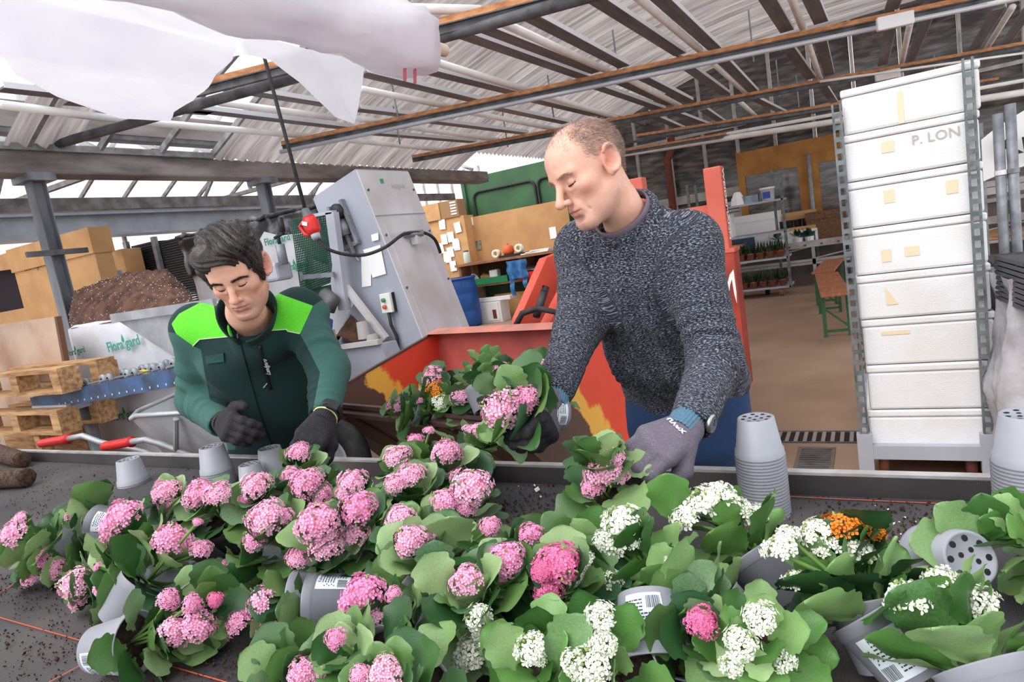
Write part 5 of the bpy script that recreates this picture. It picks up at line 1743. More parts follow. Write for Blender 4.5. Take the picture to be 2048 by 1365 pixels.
def relax(me, V_, F_, it=2, f=0.5):
    """a little smoothing"""
    E = np.array([e.vertices[:] for e in me.edges]) if len(me.edges) < 1 else None
    ed = np.empty(len(me.edges) * 2, dtype=np.int32)
    me.edges.foreach_get('vertices', ed)
    ed = ed.reshape(-1, 2)
    co = V_.astype(np.float64)
    for _ in range(it):
        s = np.zeros_like(co)
        c = np.zeros(len(co))
        np.add.at(s, ed[:, 0], co[ed[:, 1]])
        np.add.at(s, ed[:, 1], co[ed[:, 0]])
        np.add.at(c, ed[:, 0], 1)
        np.add.at(c, ed[:, 1], 1)
        co = co * (1 - f) + f * s / np.maximum(c, 1)[:, None]
    me.vertices.foreach_set('co', co.astype(np.float32).ravel())
    me.update()
    return co


def project(co):
    """world points to photograph pixels (for laying out garment panels)"""
    Rn = np.array(ROT)
    c = (co - np.array(CAM)) @ Rn
    return np.stack([CX + F * c[:, 0] / -c[:, 2], CY - F * c[:, 1] / -c[:, 2]], 1)


def in_poly(pt, poly):
    x, y = pt[:, 0], pt[:, 1]
    r = np.zeros(len(pt), dtype=bool)
    n = len(poly)
    j = n - 1
    for i in range(n):
        xi, yi = poly[i]
        xj, yj = poly[j]
        c = ((yi > y) != (yj > y)) & (x < (xj - xi) * (y - yi) / (yj - yi + 1e-12) + xi)
        r ^= c
        j = i
    return r


def set_attr(me, name, data):
    a = me.attributes.new(name, 'FLOAT_VECTOR', 'POINT')
    a.data.foreach_set('vector', data.astype(np.float32).ravel())


def set_col(me, name, data):
    a = me.color_attributes.new(name, 'FLOAT_COLOR', 'POINT')
    a.data.foreach_set('color', np.concatenate([data, np.ones((len(data), 1))], 1).astype(np.float32).ravel())


def lin(c):
    return np.array(srgb(c)[:3])
# ================================================================== people
def cam_dir(x, y, z):
    """direction given as picture right, picture up, towards the viewer"""
    return (ROT @ V(x, y, z)).normalized()


def frame(f, u):
    """columns: person's left, front, up"""
    f = f.normalized()
    u = (u - f * u.dot(f)).normalized()
    l = u.cross(f).normalized()          # left of a person who looks along f
    return Matrix((-l, f, u)).transposed()


def skin_mat(name):
    m = bpy.data.materials.new(name)
    m.use_nodes = True
    nt = m.node_tree
    b = nt.nodes['Principled BSDF']
    a = nt.nodes.new('ShaderNodeVertexColor')
    a.layer_name = 'tone'
    tc = nt.nodes.new('ShaderNodeTexCoord')
    nz = nt.nodes.new('ShaderNodeTexNoise')
    nz.inputs['Scale'].default_value = 60
    nz.inputs['Detail'].default_value = 6
    mx = nt.nodes.new('ShaderNodeMixRGB')
    mx.blend_type = 'MULTIPLY'
    rp = nt.nodes.new('ShaderNodeValToRGB')
    rp.color_ramp.elements[0].color = (0.86, 0.80, 0.78, 1)
    rp.color_ramp.elements[1].color = (1, 1, 1, 1)
    rp.color_ramp.elements[0].position = 0.3
    rp.color_ramp.elements[1].position = 0.7
    mx.inputs[0].default_value = 0.7
    nt.links.new(tc.outputs['Object'], nz.inputs['Vector'])
    nt.links.new(nz.outputs['Fac'], rp.inputs[0])
    nt.links.new(a.outputs['Color'], mx.inputs[1])
    nt.links.new(rp.outputs[0], mx.inputs[2])
    nt.links.new(mx.outputs[0], b.inputs['Base Color'])
    b.inputs['Roughness'].default_value = 0.48
    b.inputs['Specular IOR Level'].default_value = 0.4
    b.inputs['Subsurface Weight'].default_value = 0.12
    b.inputs['Subsurface Radius'].default_value = (0.01, 0.004, 0.002)
    bp = nt.nodes.new('ShaderNodeBump')
    bp.inputs['Strength'].default_value = 0.12
    bp.inputs['Distance'].default_value = 0.002
    n2 = nt.nodes.new('ShaderNodeTexNoise')
    n2.inputs['Scale'].default_value = 260
    nt.links.new(tc.outputs['Object'], n2.inputs['Vector'])
    nt.links.new(n2.outputs['Fac'], bp.inputs['Height'])
    nt.links.new(bp.outputs[0], b.inputs['Normal'])
    return m


skin_m = skin_mat('skin')


def gauss(p, c, s):
    q = (p - np.array(c)) / np.array(s)
    return np.exp(-(q * q).sum(1))


def make_head(name, parent, O, M, neck, skin=(222, 170, 146), style=None, chest=None):
    """the body: head, neck and chest as one surface; local frame x = own right, y = front, z = up"""
    st = style or {}
    w = st.get('w', 1.0)
    jw = st.get('jaw', 1.0)
    Fd = Field((-0.115, -0.16, -0.26), (0.115, 0.14, 0.14), 0.0024)
    Fd.ell((0, -0.014, 0.034), (0.074 * w, 0.098, 0.080), 0.0)
    Fd.ell((0, 0.020, 0.040), (0.062 * w, 0.068, 0.060), 0.03)
    Fd.ell((0, 0.026, -0.030), (0.058 * w, 0.056, 0.088), 0.03)
    Fd.ell((0, 0.028, -0.072), (0.050 * w * jw, 0.050, 0.040), 0.03)
    Fd.cone((-0.045 * w * jw, -0.005, -0.062), (-0.018, 0.066, -0.100), 0.016, 0.014, 0.03)
    Fd.cone((0.045 * w * jw, -0.005, -0.062), (0.018, 0.066, -0.100), 0.016, 0.014, 0.03)
    Fd.cone((-0.012, 0.072, -0.104), (0.012, 0.072, -0.104), 0.0135, 0.0135, 0.02)
    for s in (-1, 1):
        Fd.ell((s * 0.043 * w, 0.052, -0.022), (0.019, 0.020, 0.016), 0.025)          # cheekbone
        Fd.cone((s * 0.012, 0.083 + st.get('brow', 0.0), 0.020), (s * 0.042 * w, 0.068 + st.get('brow', 0.0), 0.020), 0.0085, 0.0085, 0.018)   # brow
        Fd.ell((s * 0.030 * w, 0.0935, 0.001), (0.0175, 0.0155, 0.0115), 0.013, 'cut')        # socket
        Fd.ell((s * 0.030 * w, 0.0715, -0.001), (0.0135, 0.0125, 0.0115), 0.003)               # lowered lid
        Fd.cone((s * 0.018 * w, 0.0825, -0.0055), (s * 0.043 * w, 0.0735, -0.0055), 0.0018, 0.0016, 0.002, 'cut')   # lid crease
        Fd.cone((s * 0.020, 0.080, -0.0165), (s * 0.040 * w, 0.072, -0.0145), 0.0045, 0.004, 0.008)   # under-eye
    # nose
    ns = st.get('nose', 0.0)
    Fd.cone((0, 0.083 + ns * 0.3, 0.012), (0, 0.106 + ns, -0.030), 0.0085, 0.0095, 0.011)
    Fd.ell((0, 0.1085 + ns, -0.036), (0.0122, 0.0125, 0.0104), 0.007)
    for s in (-1, 1):
        Fd.ell((s * 0.0130, 0.0955 + ns * 0.7, -0.039), (0.0078, 0.0108, 0.0078), 0.005)
        Fd.ell((s * 0.0065, 0.101 + ns * 0.8, -0.0465), (0.0032, 0.005, 0.003), 0.003, 'cut')
        Fd.cone((s * 0.021, 0.089, -0.038), (s * 0.033, 0.075, -0.060), 0.0032 * st.get('fold', 1.0), 0.002 * st.get('fold', 1.0), 0.010, 'cut')   # smile fold
    # mouth
    Fd.ell((0, 0.076, -0.064), (0.028, 0.015, 0.02), 0.014)
    Fd.chain([(-0.024, 0.0815, -0.0665), (-0.008, 0.0905, -0.0625), (0.008, 0.0905, -0.0625), (0.024, 0.0815, -0.0665)], [0.002, 0.0042, 0.0042, 0.002], 0.005)
    Fd.chain([(-0.021, 0.0815, -0.069), (0, 0.0895, -0.0735), (0.021, 0.0815, -0.069)], [0.002, 0.0055, 0.002], 0.005)
    for a, b_ in (((-0.023, 0.0865, -0.068), (0, 0.096, -0.0675)), ((0, 0.096, -0.0675), (0.023, 0.0865, -0.068))):
        Fd.cone(a, b_, 0.0019, 0.0021, 0.002, 'cut')
    Fd.ell((0, 0.0885, -0.087), (0.02, 0.009, 0.0065), 0.008, 'cut')
    # ears
    for s in (-1, 1):
        c, sn = math.cos(0.35 * s), math.sin(0.35 * s)
        A = [[c, sn * 0.8, 0], [-sn * 0.8, c, 0.22], [0, -0.22, 1]]
        Fd.ell((s * 0.079 * w, -0.012, -0.004), (0.0075, 0.0185, 0.032), 0.006, M=A)
        Fd.ell((s * 0.0775 * w, -0.004, -0.028), (0.006, 0.009, 0.011), 0.006)
        Fd.ell((s * 0.0885 * w, -0.010, 0.001), (0.0085, 0.0115, 0.020), 0.003, 'cut', M=A)
        Fd.ell((s * 0.083 * w, -0.004, -0.008), (0.007, 0.007, 0.010), 0.003, 'cut')
        hx_ = []
        for q in range(11):
            th = math.radians(40 + 24 * q)
            ey, ez = 0.0175 * math.cos(th), 0.030 * math.sin(th)
            hx_.append((s * (0.0865 * w - 0.22 * (ey - 0.004)), -0.013 + ey - 0.15 * ez, 0.001 + ez))
        Fd.chain(hx_, [0.0034] * 11, 0.003)
    # neck
    Fd.chain([(0, -0.030, -0.03), *[tuple(p) for p in neck]], [0.050, *st.get('neck_r', [0.056] * len(neck))], 0.022)
    Fd.cone((0, 0.01, -0.09), tuple(np.array(neck[0]) + np.array([0, 0.03, 0])), 0.016, 0.018, 0.025)
    if st.get('lined'):
        for s in (-1, 1):
            Fd.cone((s * 0.031, 0.080, -0.058), (s * 0.036, 0.070, -0.078), 0.002, 0.0016, 0.005, 'cut')
    me, V_, F_ = Fd.mesh(name, skin_m)
    co = relax(me, V_, F_, 1, 0.4)
    # skin tone: lips, cheeks, stubble, cropped hair on the scalp
    base = np.tile(lin(skin), (len(co), 1))
    warm = lin((206, 128, 108))
    lips = lin(st.get('lips', (186, 112, 104)))

    def mixin(wt, c):
        nonlocal base
        base = base * (1 - wt[:, None]) + c * wt[:, None]
    red = np.zeros(len(co))
    for s in (-1, 1):
        red += 0.5 * gauss(co, (s * 0.045, 0.06, -0.035), (0.025, 0.03, 0.022)) + 0.8 * gauss(co, (s * 0.082 * w, -0.01, 0.0), (0.012, 0.025, 0.035))
    red += 0.6 * gauss(co, (0, 0.107, -0.036), (0.016, 0.014, 0.014))
    mixin(np.clip(red, 0, 0.8), warm)
    lp = np.clip(1.6 * (gauss(co, (0, 0.092, -0.068), (0.022, 0.012, 0.0075))), 0, 1)
    mixin(lp * 0.9, lips)
    sb = st.get('stubble', 0.0)
    if sb:
        zone = np.clip((-0.045 - co[:, 2]) / 0.02, 0, 1) * np.clip((co[:, 1] + 0.02) / 0.03, 0, 1) * np.clip((co[:, 2] + 0.16) / 0.03, 0, 1) * (1 - lp)
        mixin(zone * sb, lin(st.get('stubble_c', (120, 98, 90))))
    if 'scalp' in st:
        z = st['scalp'](co)
        mixin(z, lin(st['hair_c']))
    set_col(me, 'tone', base)
    nl = np.empty(len(co) * 3, dtype=np.float32)
    me.vertices.foreach_get('normal', nl)
    nl = nl.reshape(-1, 3)
    T = M.to_4x4() @ Matrix.Scale(st.get('size', 1.0), 4)
    T.translation = O
    me.transform(T)
    ob = link(name, me, parent)
    return ob, co, nl, T


def ribbons(name, roots, dirs, length, width, m, parent, curl=None, seg=4, T=None, taper=True):
    """thin hair strands as narrow bent strips"""
    n = len(roots)
    vs = np.zeros((n, seg + 1, 2, 3))
    L = length if np.ndim(length) else np.full(n, length)
    p = roots.copy()
    d = dirs / np.linalg.norm(dirs, axis=1, keepdims=True)
    side = np.cross(d, RNG.normal(size=(n, 3)))
    side /= np.linalg.norm(side, axis=1, keepdims=True)
    for s in range(seg + 1):
        wd = width * (1 - 0.75 * s / seg if taper else 1)
        vs[:, s, 0] = p - side * wd
        vs[:, s, 1] = p + side * wd
        p = p + d * (L / seg)[:, None]
        if curl is not None:
            d = d + curl(p, d, s)
            d /= np.linalg.norm(d, axis=1, keepdims=True)
    V_ = vs.reshape(-1, 3)
    base = (np.arange(n) * (seg + 1) * 2)[:, None]
    F_ = []
    for s in range(seg):
        o = 2 * s
        F_.append(np.concatenate([base + o, base + o + 1, base + o + 3, base + o + 2], 1))
    F_ = np.stack(F_, 1).reshape(-1, 4)
    me = bpy.data.meshes.new(name)
    me.from_pydata(V_.tolist(), [], F_.tolist())
    me.materials.append(m)
    if T is not None:
        me.transform(T)
    ob = link(name, me, parent)
    ob['kind'] = 'stuff'
    return ob


def hand_pts(wr, d, n, side, curls, thumb, scale=1.0):
    """chains of joints for a hand: wr wrist, d towards the fingers, n out of the back of the hand, side +1 when the thumb is on d x n"""
    d = d.normalized()
    n = (n - d * n.dot(d)).normalized()
    s = d.cross(n).normalized() * side
    ch = []
    spec = [(0.032, 0.088, (0.044, 0.027, 0.022)), (0.0105, 0.092, (0.049, 0.031, 0.023)), (-0.011, 0.088, (0.046, 0.029, 0.022)), (-0.031, 0.080, (0.037, 0.023, 0.020))]
    for (ls, ld, seg), cu in zip(spec, curls):
        p = wr + (d * ld + s * ls) * scale
        q = [p]
        a = 0.0
        sp = cu[3] if len(cu) > 3 else ls * 2.0
        for L, c in zip(seg, cu[:3]):
            a += math.radians(c)
            dr = (d * math.cos(a) - n * math.sin(a) + s * sp * math.cos(a)).normalized()
            p = p + dr * L * scale
            q.append(p)
        ch.append(q)
    p = wr + (d * 0.026 + s * 0.030 - n * 0.004) * scale
    q = [p]
    for L, (a, b, c) in zip((0.044, 0.034, 0.028), thumb):
        p = p + (d * a + s * b + n * c).normalized() * L * scale
        q.append(p)
    return ch, q, d, n, s


def make_hand(name, parent, wr, d, n, side, curls, thumb, m, scale=1.0, fat=1.0, cuff=None, extra=None):
    ch, th, d, n, s = hand_pts(wr, d, n, side, curls, thumb, scale)
    allp = [p for c in ch for p in c] + th + [wr, wr - d * 0.07]
    lo = V(*(min(p[i] for p in allp) - 0.05 for i in range(3)))
    hi = V(*(max(p[i] for p in allp) + 0.05 for i in range(3)))
    Fd = Field(lo, hi, 0.0022)
    k = scale
    Fd.chain([wr - d * 0.01, wr + d * 0.03 * k], [0.029 * k * fat, 0.026 * k * fat])
    for c, r in zip(ch, (0.0165, 0.0165, 0.016, 0.0145)):
        Fd.cone(wr + d * 0.012 * k + (c[0] - wr - d * (c[0] - wr).dot(d)) * 0.55, c[0], 0.019 * k * fat, r * k * fat, 0.012)
    rad = [(0.0125, 0.0115, 0.0105, 0.0092), (0.0128, 0.0118, 0.0108, 0.0095), (0.0122, 0.0113, 0.0103, 0.009), (0.011, 0.0102, 0.0094, 0.0084)]
    for c, r in zip(ch, rad):
        Fd.chain(c, [x * k * fat for x in r], 0.006)
        for j in (1, 2):
            Fd.ell(c[j] + n * 0.001, (r[j] * 1.08 * k * fat,) * 3, 0.003)
    Fd.cone(wr + d * 0.02 * k + s * 0.012 * k, th[1], 0.02 * k * fat, 0.0155 * k * fat, 0.014)
    Fd.chain(th, [0.0165 * k * fat, 0.0145 * k * fat, 0.0128 * k * fat, 0.0105 * k * fat], 0.008)
    me, V_, F_ = Fd.mesh(name, m)
    co = relax(me, V_, F_, 1, 0.4)
    ob = link(name, me, parent)
    return ob, co, (d, n, s), (ch, th)


def fold_wob(axis_a, axis_b, amp, waves, ph=0.0, cen=0.5, spread=0.35):
    """radius change that makes cloth creases run across a sleeve, strongest near cen"""
    a, b = npv(axis_a), npv(axis_b)
    ax = (b - a) / np.linalg.norm(b - a)
    ref = np.cross(ax, np.array([0, 0, 1.0]))
    ref /= np.linalg.norm(ref)
    r2 = np.cross(ax, ref)

    def f(t, q, ba):
        ang = np.arctan2(q @ r2, q @ ref)
        w = np.exp(-((t - cen) / spread) ** 2)
        fade = 0.55 + 0.45 * np.sin(ang * 1.0 + ph * 3 + 5 * t)
        x = 2 * np.pi * waves * (t + 0.12 * t * t) + ph + 1.6 * np.sin(ang + ph) + 0.7 * np.sin(2 * ang + 2.1 * ph)
        return amp * w * fade * (np.sin(x) + 0.45 * np.sin(1.7 * x + 2 * ang))
    return f


def noise_wob(freq, amp, seed):
    rs = np.random.default_rng(seed)
    K = rs.normal(size=(7, 3)) * freq
    ph = rs.uniform(0, 6.28, 7)

    def f(P):
        o = 0
        for k, p in zip(K, ph):
            o = o + np.sin(P @ k.astype(np.float32) + p)
        return (amp / 3.0 * o).astype(np.float32)
    return f


def cloth_mat(name, c, c2, scale=350, rough=0.9, bump=0.3, sheen=0.3, big=None):
    m = mat(name, c, rough, 0, c2, scale, 2, bump=bump, bscale=scale * 1.5, sheen=sheen * 0.2, spec=0.2, lo=0.3, hi=0.7)
    return m


def poly_sd(pt, poly):
    """signed distance in pixels to a polygon, positive inside"""
    P = np.array(poly, dtype=float)
    d = np.full(len(pt), 1e9)
    for a, b in zip(P, np.roll(P, -1, 0)):
        ab = b - a
        t = np.clip(((pt - a) @ ab) / (ab @ ab + 1e-9), 0, 1)
        d = np.minimum(d, np.linalg.norm(pt - a - t[:, None] * ab, axis=1))
    return np.where(in_poly(pt, poly), d, -d)


def panel_mat(name, colours):
    """woven cloth in panels: colour 2 where attribute panel.x > 0, colour 1 where panel.y > 0, else colour 0"""
    m = bpy.data.materials.new(name)
    m.use_nodes = True
    nt = m.node_tree
    N, Lk = nt.nodes, nt.links
    b = N['Principled BSDF']
    b.inputs['Roughness'].default_value = 0.88
    b.inputs['Specular IOR Level'].default_value = 0.2
    b.inputs['Sheen Weight'].default_value = 0.04
    a = N.new('ShaderNodeAttribute')
    a.attribute_name = 'panel'
    sx = N.new('ShaderNodeSeparateXYZ')
    Lk.new(a.outputs['Vector'], sx.inputs[0])
    tc = N.new('ShaderNodeTexCoord')
    nz = N.new('ShaderNodeTexNoise')
    nz.inputs['Scale'].default_value = 320
    nz.inputs['Detail'].default_value = 2
    Lk.new(tc.outputs['Object'], nz.inputs['Vector'])
    cur = None
    cols = []
    for c in colours:
        mx = N.new('ShaderNodeMixRGB')
        mx.inputs[1].default_value = srgb(c)
        mx.inputs[2].default_value = srgb([min(255, k * 1.25 + 6) for k in c])
        Lk.new(nz.outputs['Fac'], mx.inputs[0])
        cols.append(mx)
    cur = cols[0].outputs[0]
    for ch, ci in (('Y', 1), ('X', 2)):
        g = N.new('ShaderNodeMath')
        g.operation = 'GREATER_THAN'
        g.inputs[1].default_value = 0.0
        Lk.new(sx.outputs[ch], g.inputs[0])
        mx = N.new('ShaderNodeMixRGB')
        Lk.new(g.outputs[0], mx.inputs[0])
        Lk.new(cur, mx.inputs[1])
        Lk.new(cols[ci].outputs[0], mx.inputs[2])
        cur = mx.outputs[0]
    Lk.new(cur, b.inputs['Base Color'])
    bp = N.new('ShaderNodeBump')
    bp.inputs['Strength'].default_value = 0.25
    bp.inputs['Distance'].default_value = 0.002
    Lk.new(nz.outputs['Fac'], bp.inputs['Height'])
    Lk.new(bp.outputs[0], b.inputs['Normal'])
    return m


# ------------------------------------------------------------------ knitted jumper
def knit_mat():
    m = bpy.data.materials.new('marled_knit')
    m.use_nodes = True
    nt = m.node_tree
    N, Lk = nt.nodes, nt.links
    b = N['Principled BSDF']
    b.inputs['Roughness'].default_value = 0.95
    b.inputs['Specular IOR Level'].default_value = 0.15
    b.inputs['Sheen Weight'].default_value = 0.06
    at_ = N.new('ShaderNodeAttribute')
    at_.attribute_name = 'knit'
    sp = N.new('ShaderNodeMapping')
    sp.inputs['Scale'].default_value = (150, 420, 1)
    Lk.new(at_.outputs['Vector'], sp.inputs[0])
    nz = N.new('ShaderNodeTexNoise')
    nz.inputs['Scale'].default_value = 1.0
    nz.inputs['Detail'].default_value = 2.0
    nz.inputs['Roughness'].default_value = 0.7
    Lk.new(sp.outputs[0], nz.inputs['Vector'])
    rp = N.new('ShaderNodeValToRGB')
    e = rp.color_ramp.elements
    e[0].position = 0.40
    e[0].color = srgb((30, 32, 42))
    e[1].position = 0.66
    e[1].color = srgb((164, 166, 174))
    x = rp.color_ramp.elements.new(0.52)
    x.color = srgb((64, 68, 80))
    Lk.new(nz.outputs['Fac'], rp.inputs[0])
    # slow dark / light drift as in hand-dyed yarn
    n2 = N.new('ShaderNodeTexNoise')
    s2 = N.new('ShaderNodeMapping')
    s2.inputs['Scale'].default_value = (9, 60, 1)
    Lk.new(at_.outputs['Vector'], s2.inputs[0])
    Lk.new(s2.outputs[0], n2.inputs['Vector'])
    n2.inputs['Scale'].default_value = 1.0
    mx = N.new('ShaderNodeMixRGB')
    mx.blend_type = 'MULTIPLY'
    mx.inputs[0].default_value = 0.55
    r2 = N.new('ShaderNodeValToRGB')
    r2.color_ramp.elements[0].position = 0.35
    r2.color_ramp.elements[0].color = (0.45, 0.47, 0.52, 1)
    r2.color_ramp.elements[1].position = 0.65
    Lk.new(n2.outputs['Fac'], r2.inputs[0])
    Lk.new(rp.outputs[0], mx.inputs[1])
    Lk.new(r2.outputs[0], mx.inputs[2])
    Lk.new(mx.outputs[0], b.inputs['Base Color'])
    bp = N.new('ShaderNodeBump')
    bp.inputs['Strength'].default_value = 0.9
    bp.inputs['Distance'].default_value = 0.004
    Lk.new(nz.outputs['Fac'], bp.inputs['Height'])
    Lk.new(bp.outputs[0], b.inputs['Normal'])
    return m


def limb_uv(co, a, b):
    a, b = npv(a).astype(float), npv(b).astype(float)
    ba = b - a
    L = np.linalg.norm(ba)
    ax = ba / L
    ref = np.cross(ax, np.array([0.3, 0.2, 1.0]))
    ref /= np.linalg.norm(ref)
    r2 = np.cross(ax, ref)
    q = co - a
    s = q @ ax
    t = np.clip(s / L, 0, 1)
    rr = q - (t * L)[:, None] * ax
    return s, np.arctan2(rr @ r2, rr @ ref), np.linalg.norm(rr, axis=1)


def knit_uv(co, arms, spine, lat):
    """stitch coordinates: (around, along) per garment tube; returns also the tube index (0 = trunk)"""
    n = len(co)
    best = np.full(n, 1e9)
    uv = np.zeros((n, 3))
    reg = np.zeros(n, dtype=int)
    a, b = npv(spine[0]).astype(float), npv(spine[-1]).astype(float)
    ax = (b - a) / np.linalg.norm(b - a)
    la = npv(lat).astype(float)
    la = la - (la @ ax) * ax
    la /= np.linalg.norm(la)
    bb = np.cross(la, ax)
    q = co - a
    l, m, s = q @ la, q @ bb, q @ ax
    dist = np.sqrt((l / 1.5) ** 2 + m ** 2) - 0.115
    ang = np.arctan2(m, l)
    uv[:, 0] = np.where(np.abs(m) > 0.0, l * 1.15 + np.sign(m) * 5, l)
    uv[:, 1] = s
    best = dist
    for ri, arm in enumerate(arms):
        acc = 0.0
        for p, q2, r in arm:
            s_, an, d_ = limb_uv(co, p, q2)
            dd = d_ - r
            w = dd < best
            uv[w, 0] = an[w] * r + 3.0 * (ri + 1)
            uv[w, 1] = acc + s_[w]
            reg[w] = ri + 1
            best = np.where(w, dd, best)
            acc += (Vector(q2) - Vector(p)).length
    return uv, reg


def ring_tube(path, r, name, m, parent, n=8, rr=None):
    return MB().tube(path, r, n, rr=rr).build(name, m, parent, smooth=True, fix=False)


def glove_split(ob, co, fn, mats):
    """second material where fn(face centres) holds"""
    me = ob.data
    for m in mats[len(me.materials):]:
        me.materials.append(m)
    nf = len(me.polygons)
    li = np.empty(nf * 4, dtype=np.int32)
    me.loops.foreach_get('vertex_index', li)
    fc = co[li.reshape(-1, 4)].mean(1)
    me.polygons.foreach_set('material_index', fn(fc).astype(np.int32))
    me.update()


denim = cloth_mat('denim', (34, 56, 92), (48, 72, 110), 500, 0.85, 0.25, 0.1)
shoe_m = mat('work_shoe', (44, 38, 36), 0.7, 0, (62, 54, 50), 12)


def legs(name, parent, m, hips, knees, ankles, waist, ws, hs, lat, r=(0.088, 0.062, 0.05)):
    pts = hips + knees + ankles + waist
    lo = V(*(min(p[i] for p in pts) - 0.22 for i in range(3)))
    hi = V(*(max(p[i] for p in pts) + 0.22 for i in range(3)))
    Fd = Field(lo, hi, 0.008)
    Fd.trunk(waist, ws, hs, lat)
    for h, k, a in zip(hips, knees, ankles):
        Fd.cone(h, k, r[0], r[1], 0.04, wob=fold_wob(h, k, 0.004, 5, 1.0, 0.1, 0.3))
        Fd.cone(k, a, r[1] + 0.002, r[2], 0.03, wob=fold_wob(k, a, 0.005, 6, 0.4, 0.9, 0.4))
    me, V_, F_ = Fd.mesh(name, m)
    relax(me, V_, F_, 1, 0.5)
    ob = link(name, me, parent)
    for a in ankles:
        Fs = Field(a - V(0.09, 0.24, 0.12), a + V(0.09, 0.1, 0.06), 0.006)
        Fs.ell(V(a.x, a.y - 0.02, 0.05), (0.045, 0.07, 0.055))
        Fs.ell(V(a.x, a.y - 0.12, 0.04), (0.048, 0.09, 0.04), 0.04)
        Fs.d = np.maximum(Fs.d, (0.004 - Fs.ax[2])[None, None, :])
        me, V_, F_ = Fs.mesh('shoe', shoe_m)
        link('shoe', me, parent)
    return ob
# ------------------------------------------------------------------ the man in the knitted jumper
MR = thing('person', 'man in a marled dark knit jumper and jeans setting out a pink plant', 'person', (-0.5, 1.75, 0))
f = cam_dir(-0.76, -0.53, 0.38)
u = cam_dir(-0.50, 0.84, 0.17)
HM = frame(f, u)
HO = at(1176, 342, y=1.40)
nb = at(1262, 450, y=1.53)                     # base of the neck
Minv = HM.transposed()


def loc(p):
    return Minv @ (p - HO)


def scalp_R(co):
    z = co[:, 2]
    y = co[:, 1]
    x = np.abs(co[:, 0])
    side = np.clip((z + 0.01 - np.where(y > -0.02, (y + 0.02) * 0.6, (y + 0.02) * 0.7)) / 0.02, 0, 1) * np.clip((0.045 - y) / 0.02, 0, 1)
    bald = np.clip(1 - ((x / 0.05) ** 2 + ((y - 0.045) / 0.075) ** 2), 0, 1) * np.clip((z - 0.05) / 0.02, 0, 1)
    ear = gauss(co, (0.08, -0.01, 0), (0.014, 0.026, 0.036)) + gauss(co, (-0.08, -0.01, 0), (0.014, 0.026, 0.036))
    return np.clip(side - 1.3 * bald - 1.5 * ear, 0, 1) * 0.62


headR, coR, nlR, TR = make_head('body', MR, HO, HM, [loc(at(1240, 415, y=1.47)), loc(nb), loc(nb + V(0.01, 0.03, -0.06))], (230, 178, 156),
                                dict(w=0.97, jaw=0.92, size=0.93, lined=True, nose=0.006, brow=0.003, stubble=0.28, stubble_c=(150, 120, 108), scalp=scalp_R, hair_c=(146, 122, 110), neck_r=[0.053, 0.060, 0.07], lips=(190, 112, 102)))
hair_R = mat('greying_hair', (158, 134, 122), 0.6, 0, (120, 98, 88), 40)
wgt = scalp_R(coR) / 0.62
pick = RNG.random(len(coR)) < wgt * 0.9
roots, nn_ = coR[pick], nlR[pick]
dirs = nn_ * 0.28 + np.array([0, -0.6, -0.4]) + RNG.normal(size=nn_.shape) * 0.14
dirs[:, 1] += np.where(roots[:, 2] > 0.07, 0.5, 0)
ribbons('hair', roots, dirs, RNG.uniform(0.006, 0.011, len(roots)), 0.0004, hair_R, MR, seg=3, T=TR)
# sparse tuft at the hairline
tz = (coR[:, 2] > 0.06) & (np.abs(coR[:, 0]) < 0.055) & (coR[:, 1] < 0.075) & (RNG.random(len(coR)) < 0.22)
dirs = nlR[tz] * 0.35 + np.array([0.15, -0.6, 0.1]) + RNG.normal(size=nlR[tz].shape) * 0.2
ribbons('thin_top_hair', coR[tz], dirs, RNG.uniform(0.008, 0.016, tz.sum()), 0.0003, hair_R, MR, seg=3, T=TR)


def brows(T, m, parent, w=1.0, n=170, thick=0.0005, up=0.0, co=None, nl=None, hgt=0.003, rep=3):
    sel = np.zeros(len(co), dtype=bool)
    for s in (-1, 1):
        xx = co[:, 0] * s
        zc = 0.0175 + up + 0.10 * (xx - 0.012) - np.where(xx > 0.036, (xx - 0.036) * 0.55, 0)
        sel |= (xx > 0.010) & (xx < 0.050 * w) & (np.abs(co[:, 2] - zc) < hgt) & (co[:, 1] > 0.045)
    r, nn = co[sel], nl[sel]
    r = np.repeat(r, rep, 0) + RNG.normal(size=(len(r) * rep, 3)) * 0.0008
    nn = np.repeat(nn, rep, 0)
    d = nn * 0.35 + np.stack([np.sign(r[:, 0]), -0.2 * np.ones(len(r)), 0.15 * np.ones(len(r))], 1) + RNG.normal(size=r.shape) * 0.15
    return ribbons('eyebrows', r, d, RNG.uniform(0.005, 0.009, len(r)), thick, m, parent, seg=2, T=T)


brows(TR, mat('brow_brown', (150, 118, 98), 0.8), MR, 0.97, thick=0.00035, co=coR, nl=nlR, hgt=0.0032, rep=2)


def lashes(T, m, parent, w=1.0, z=-0.0065):
    b = MB()
    for s in (-1, 1):
        pts = [T @ V(s * x * w, y, zz) for x, y, zz in ((0.0175, 0.0795, z + 0.0005), (0.024, 0.0835, z - 0.0012), (0.031, 0.0835, z - 0.0015), (0.038, 0.0795, z - 0.0006), (0.0435, 0.0735, z + 0.001))]
        b.tube(pts, 0.0011, 6, rr=[0.0007, 0.0017, 0.0019, 0.0016, 0.0007])
    return b.build('lashes', m, parent, smooth=True, fix=False)


lashes(TR, mat('lash_dark', (54, 38, 34), 0.7), MR, 0.97)

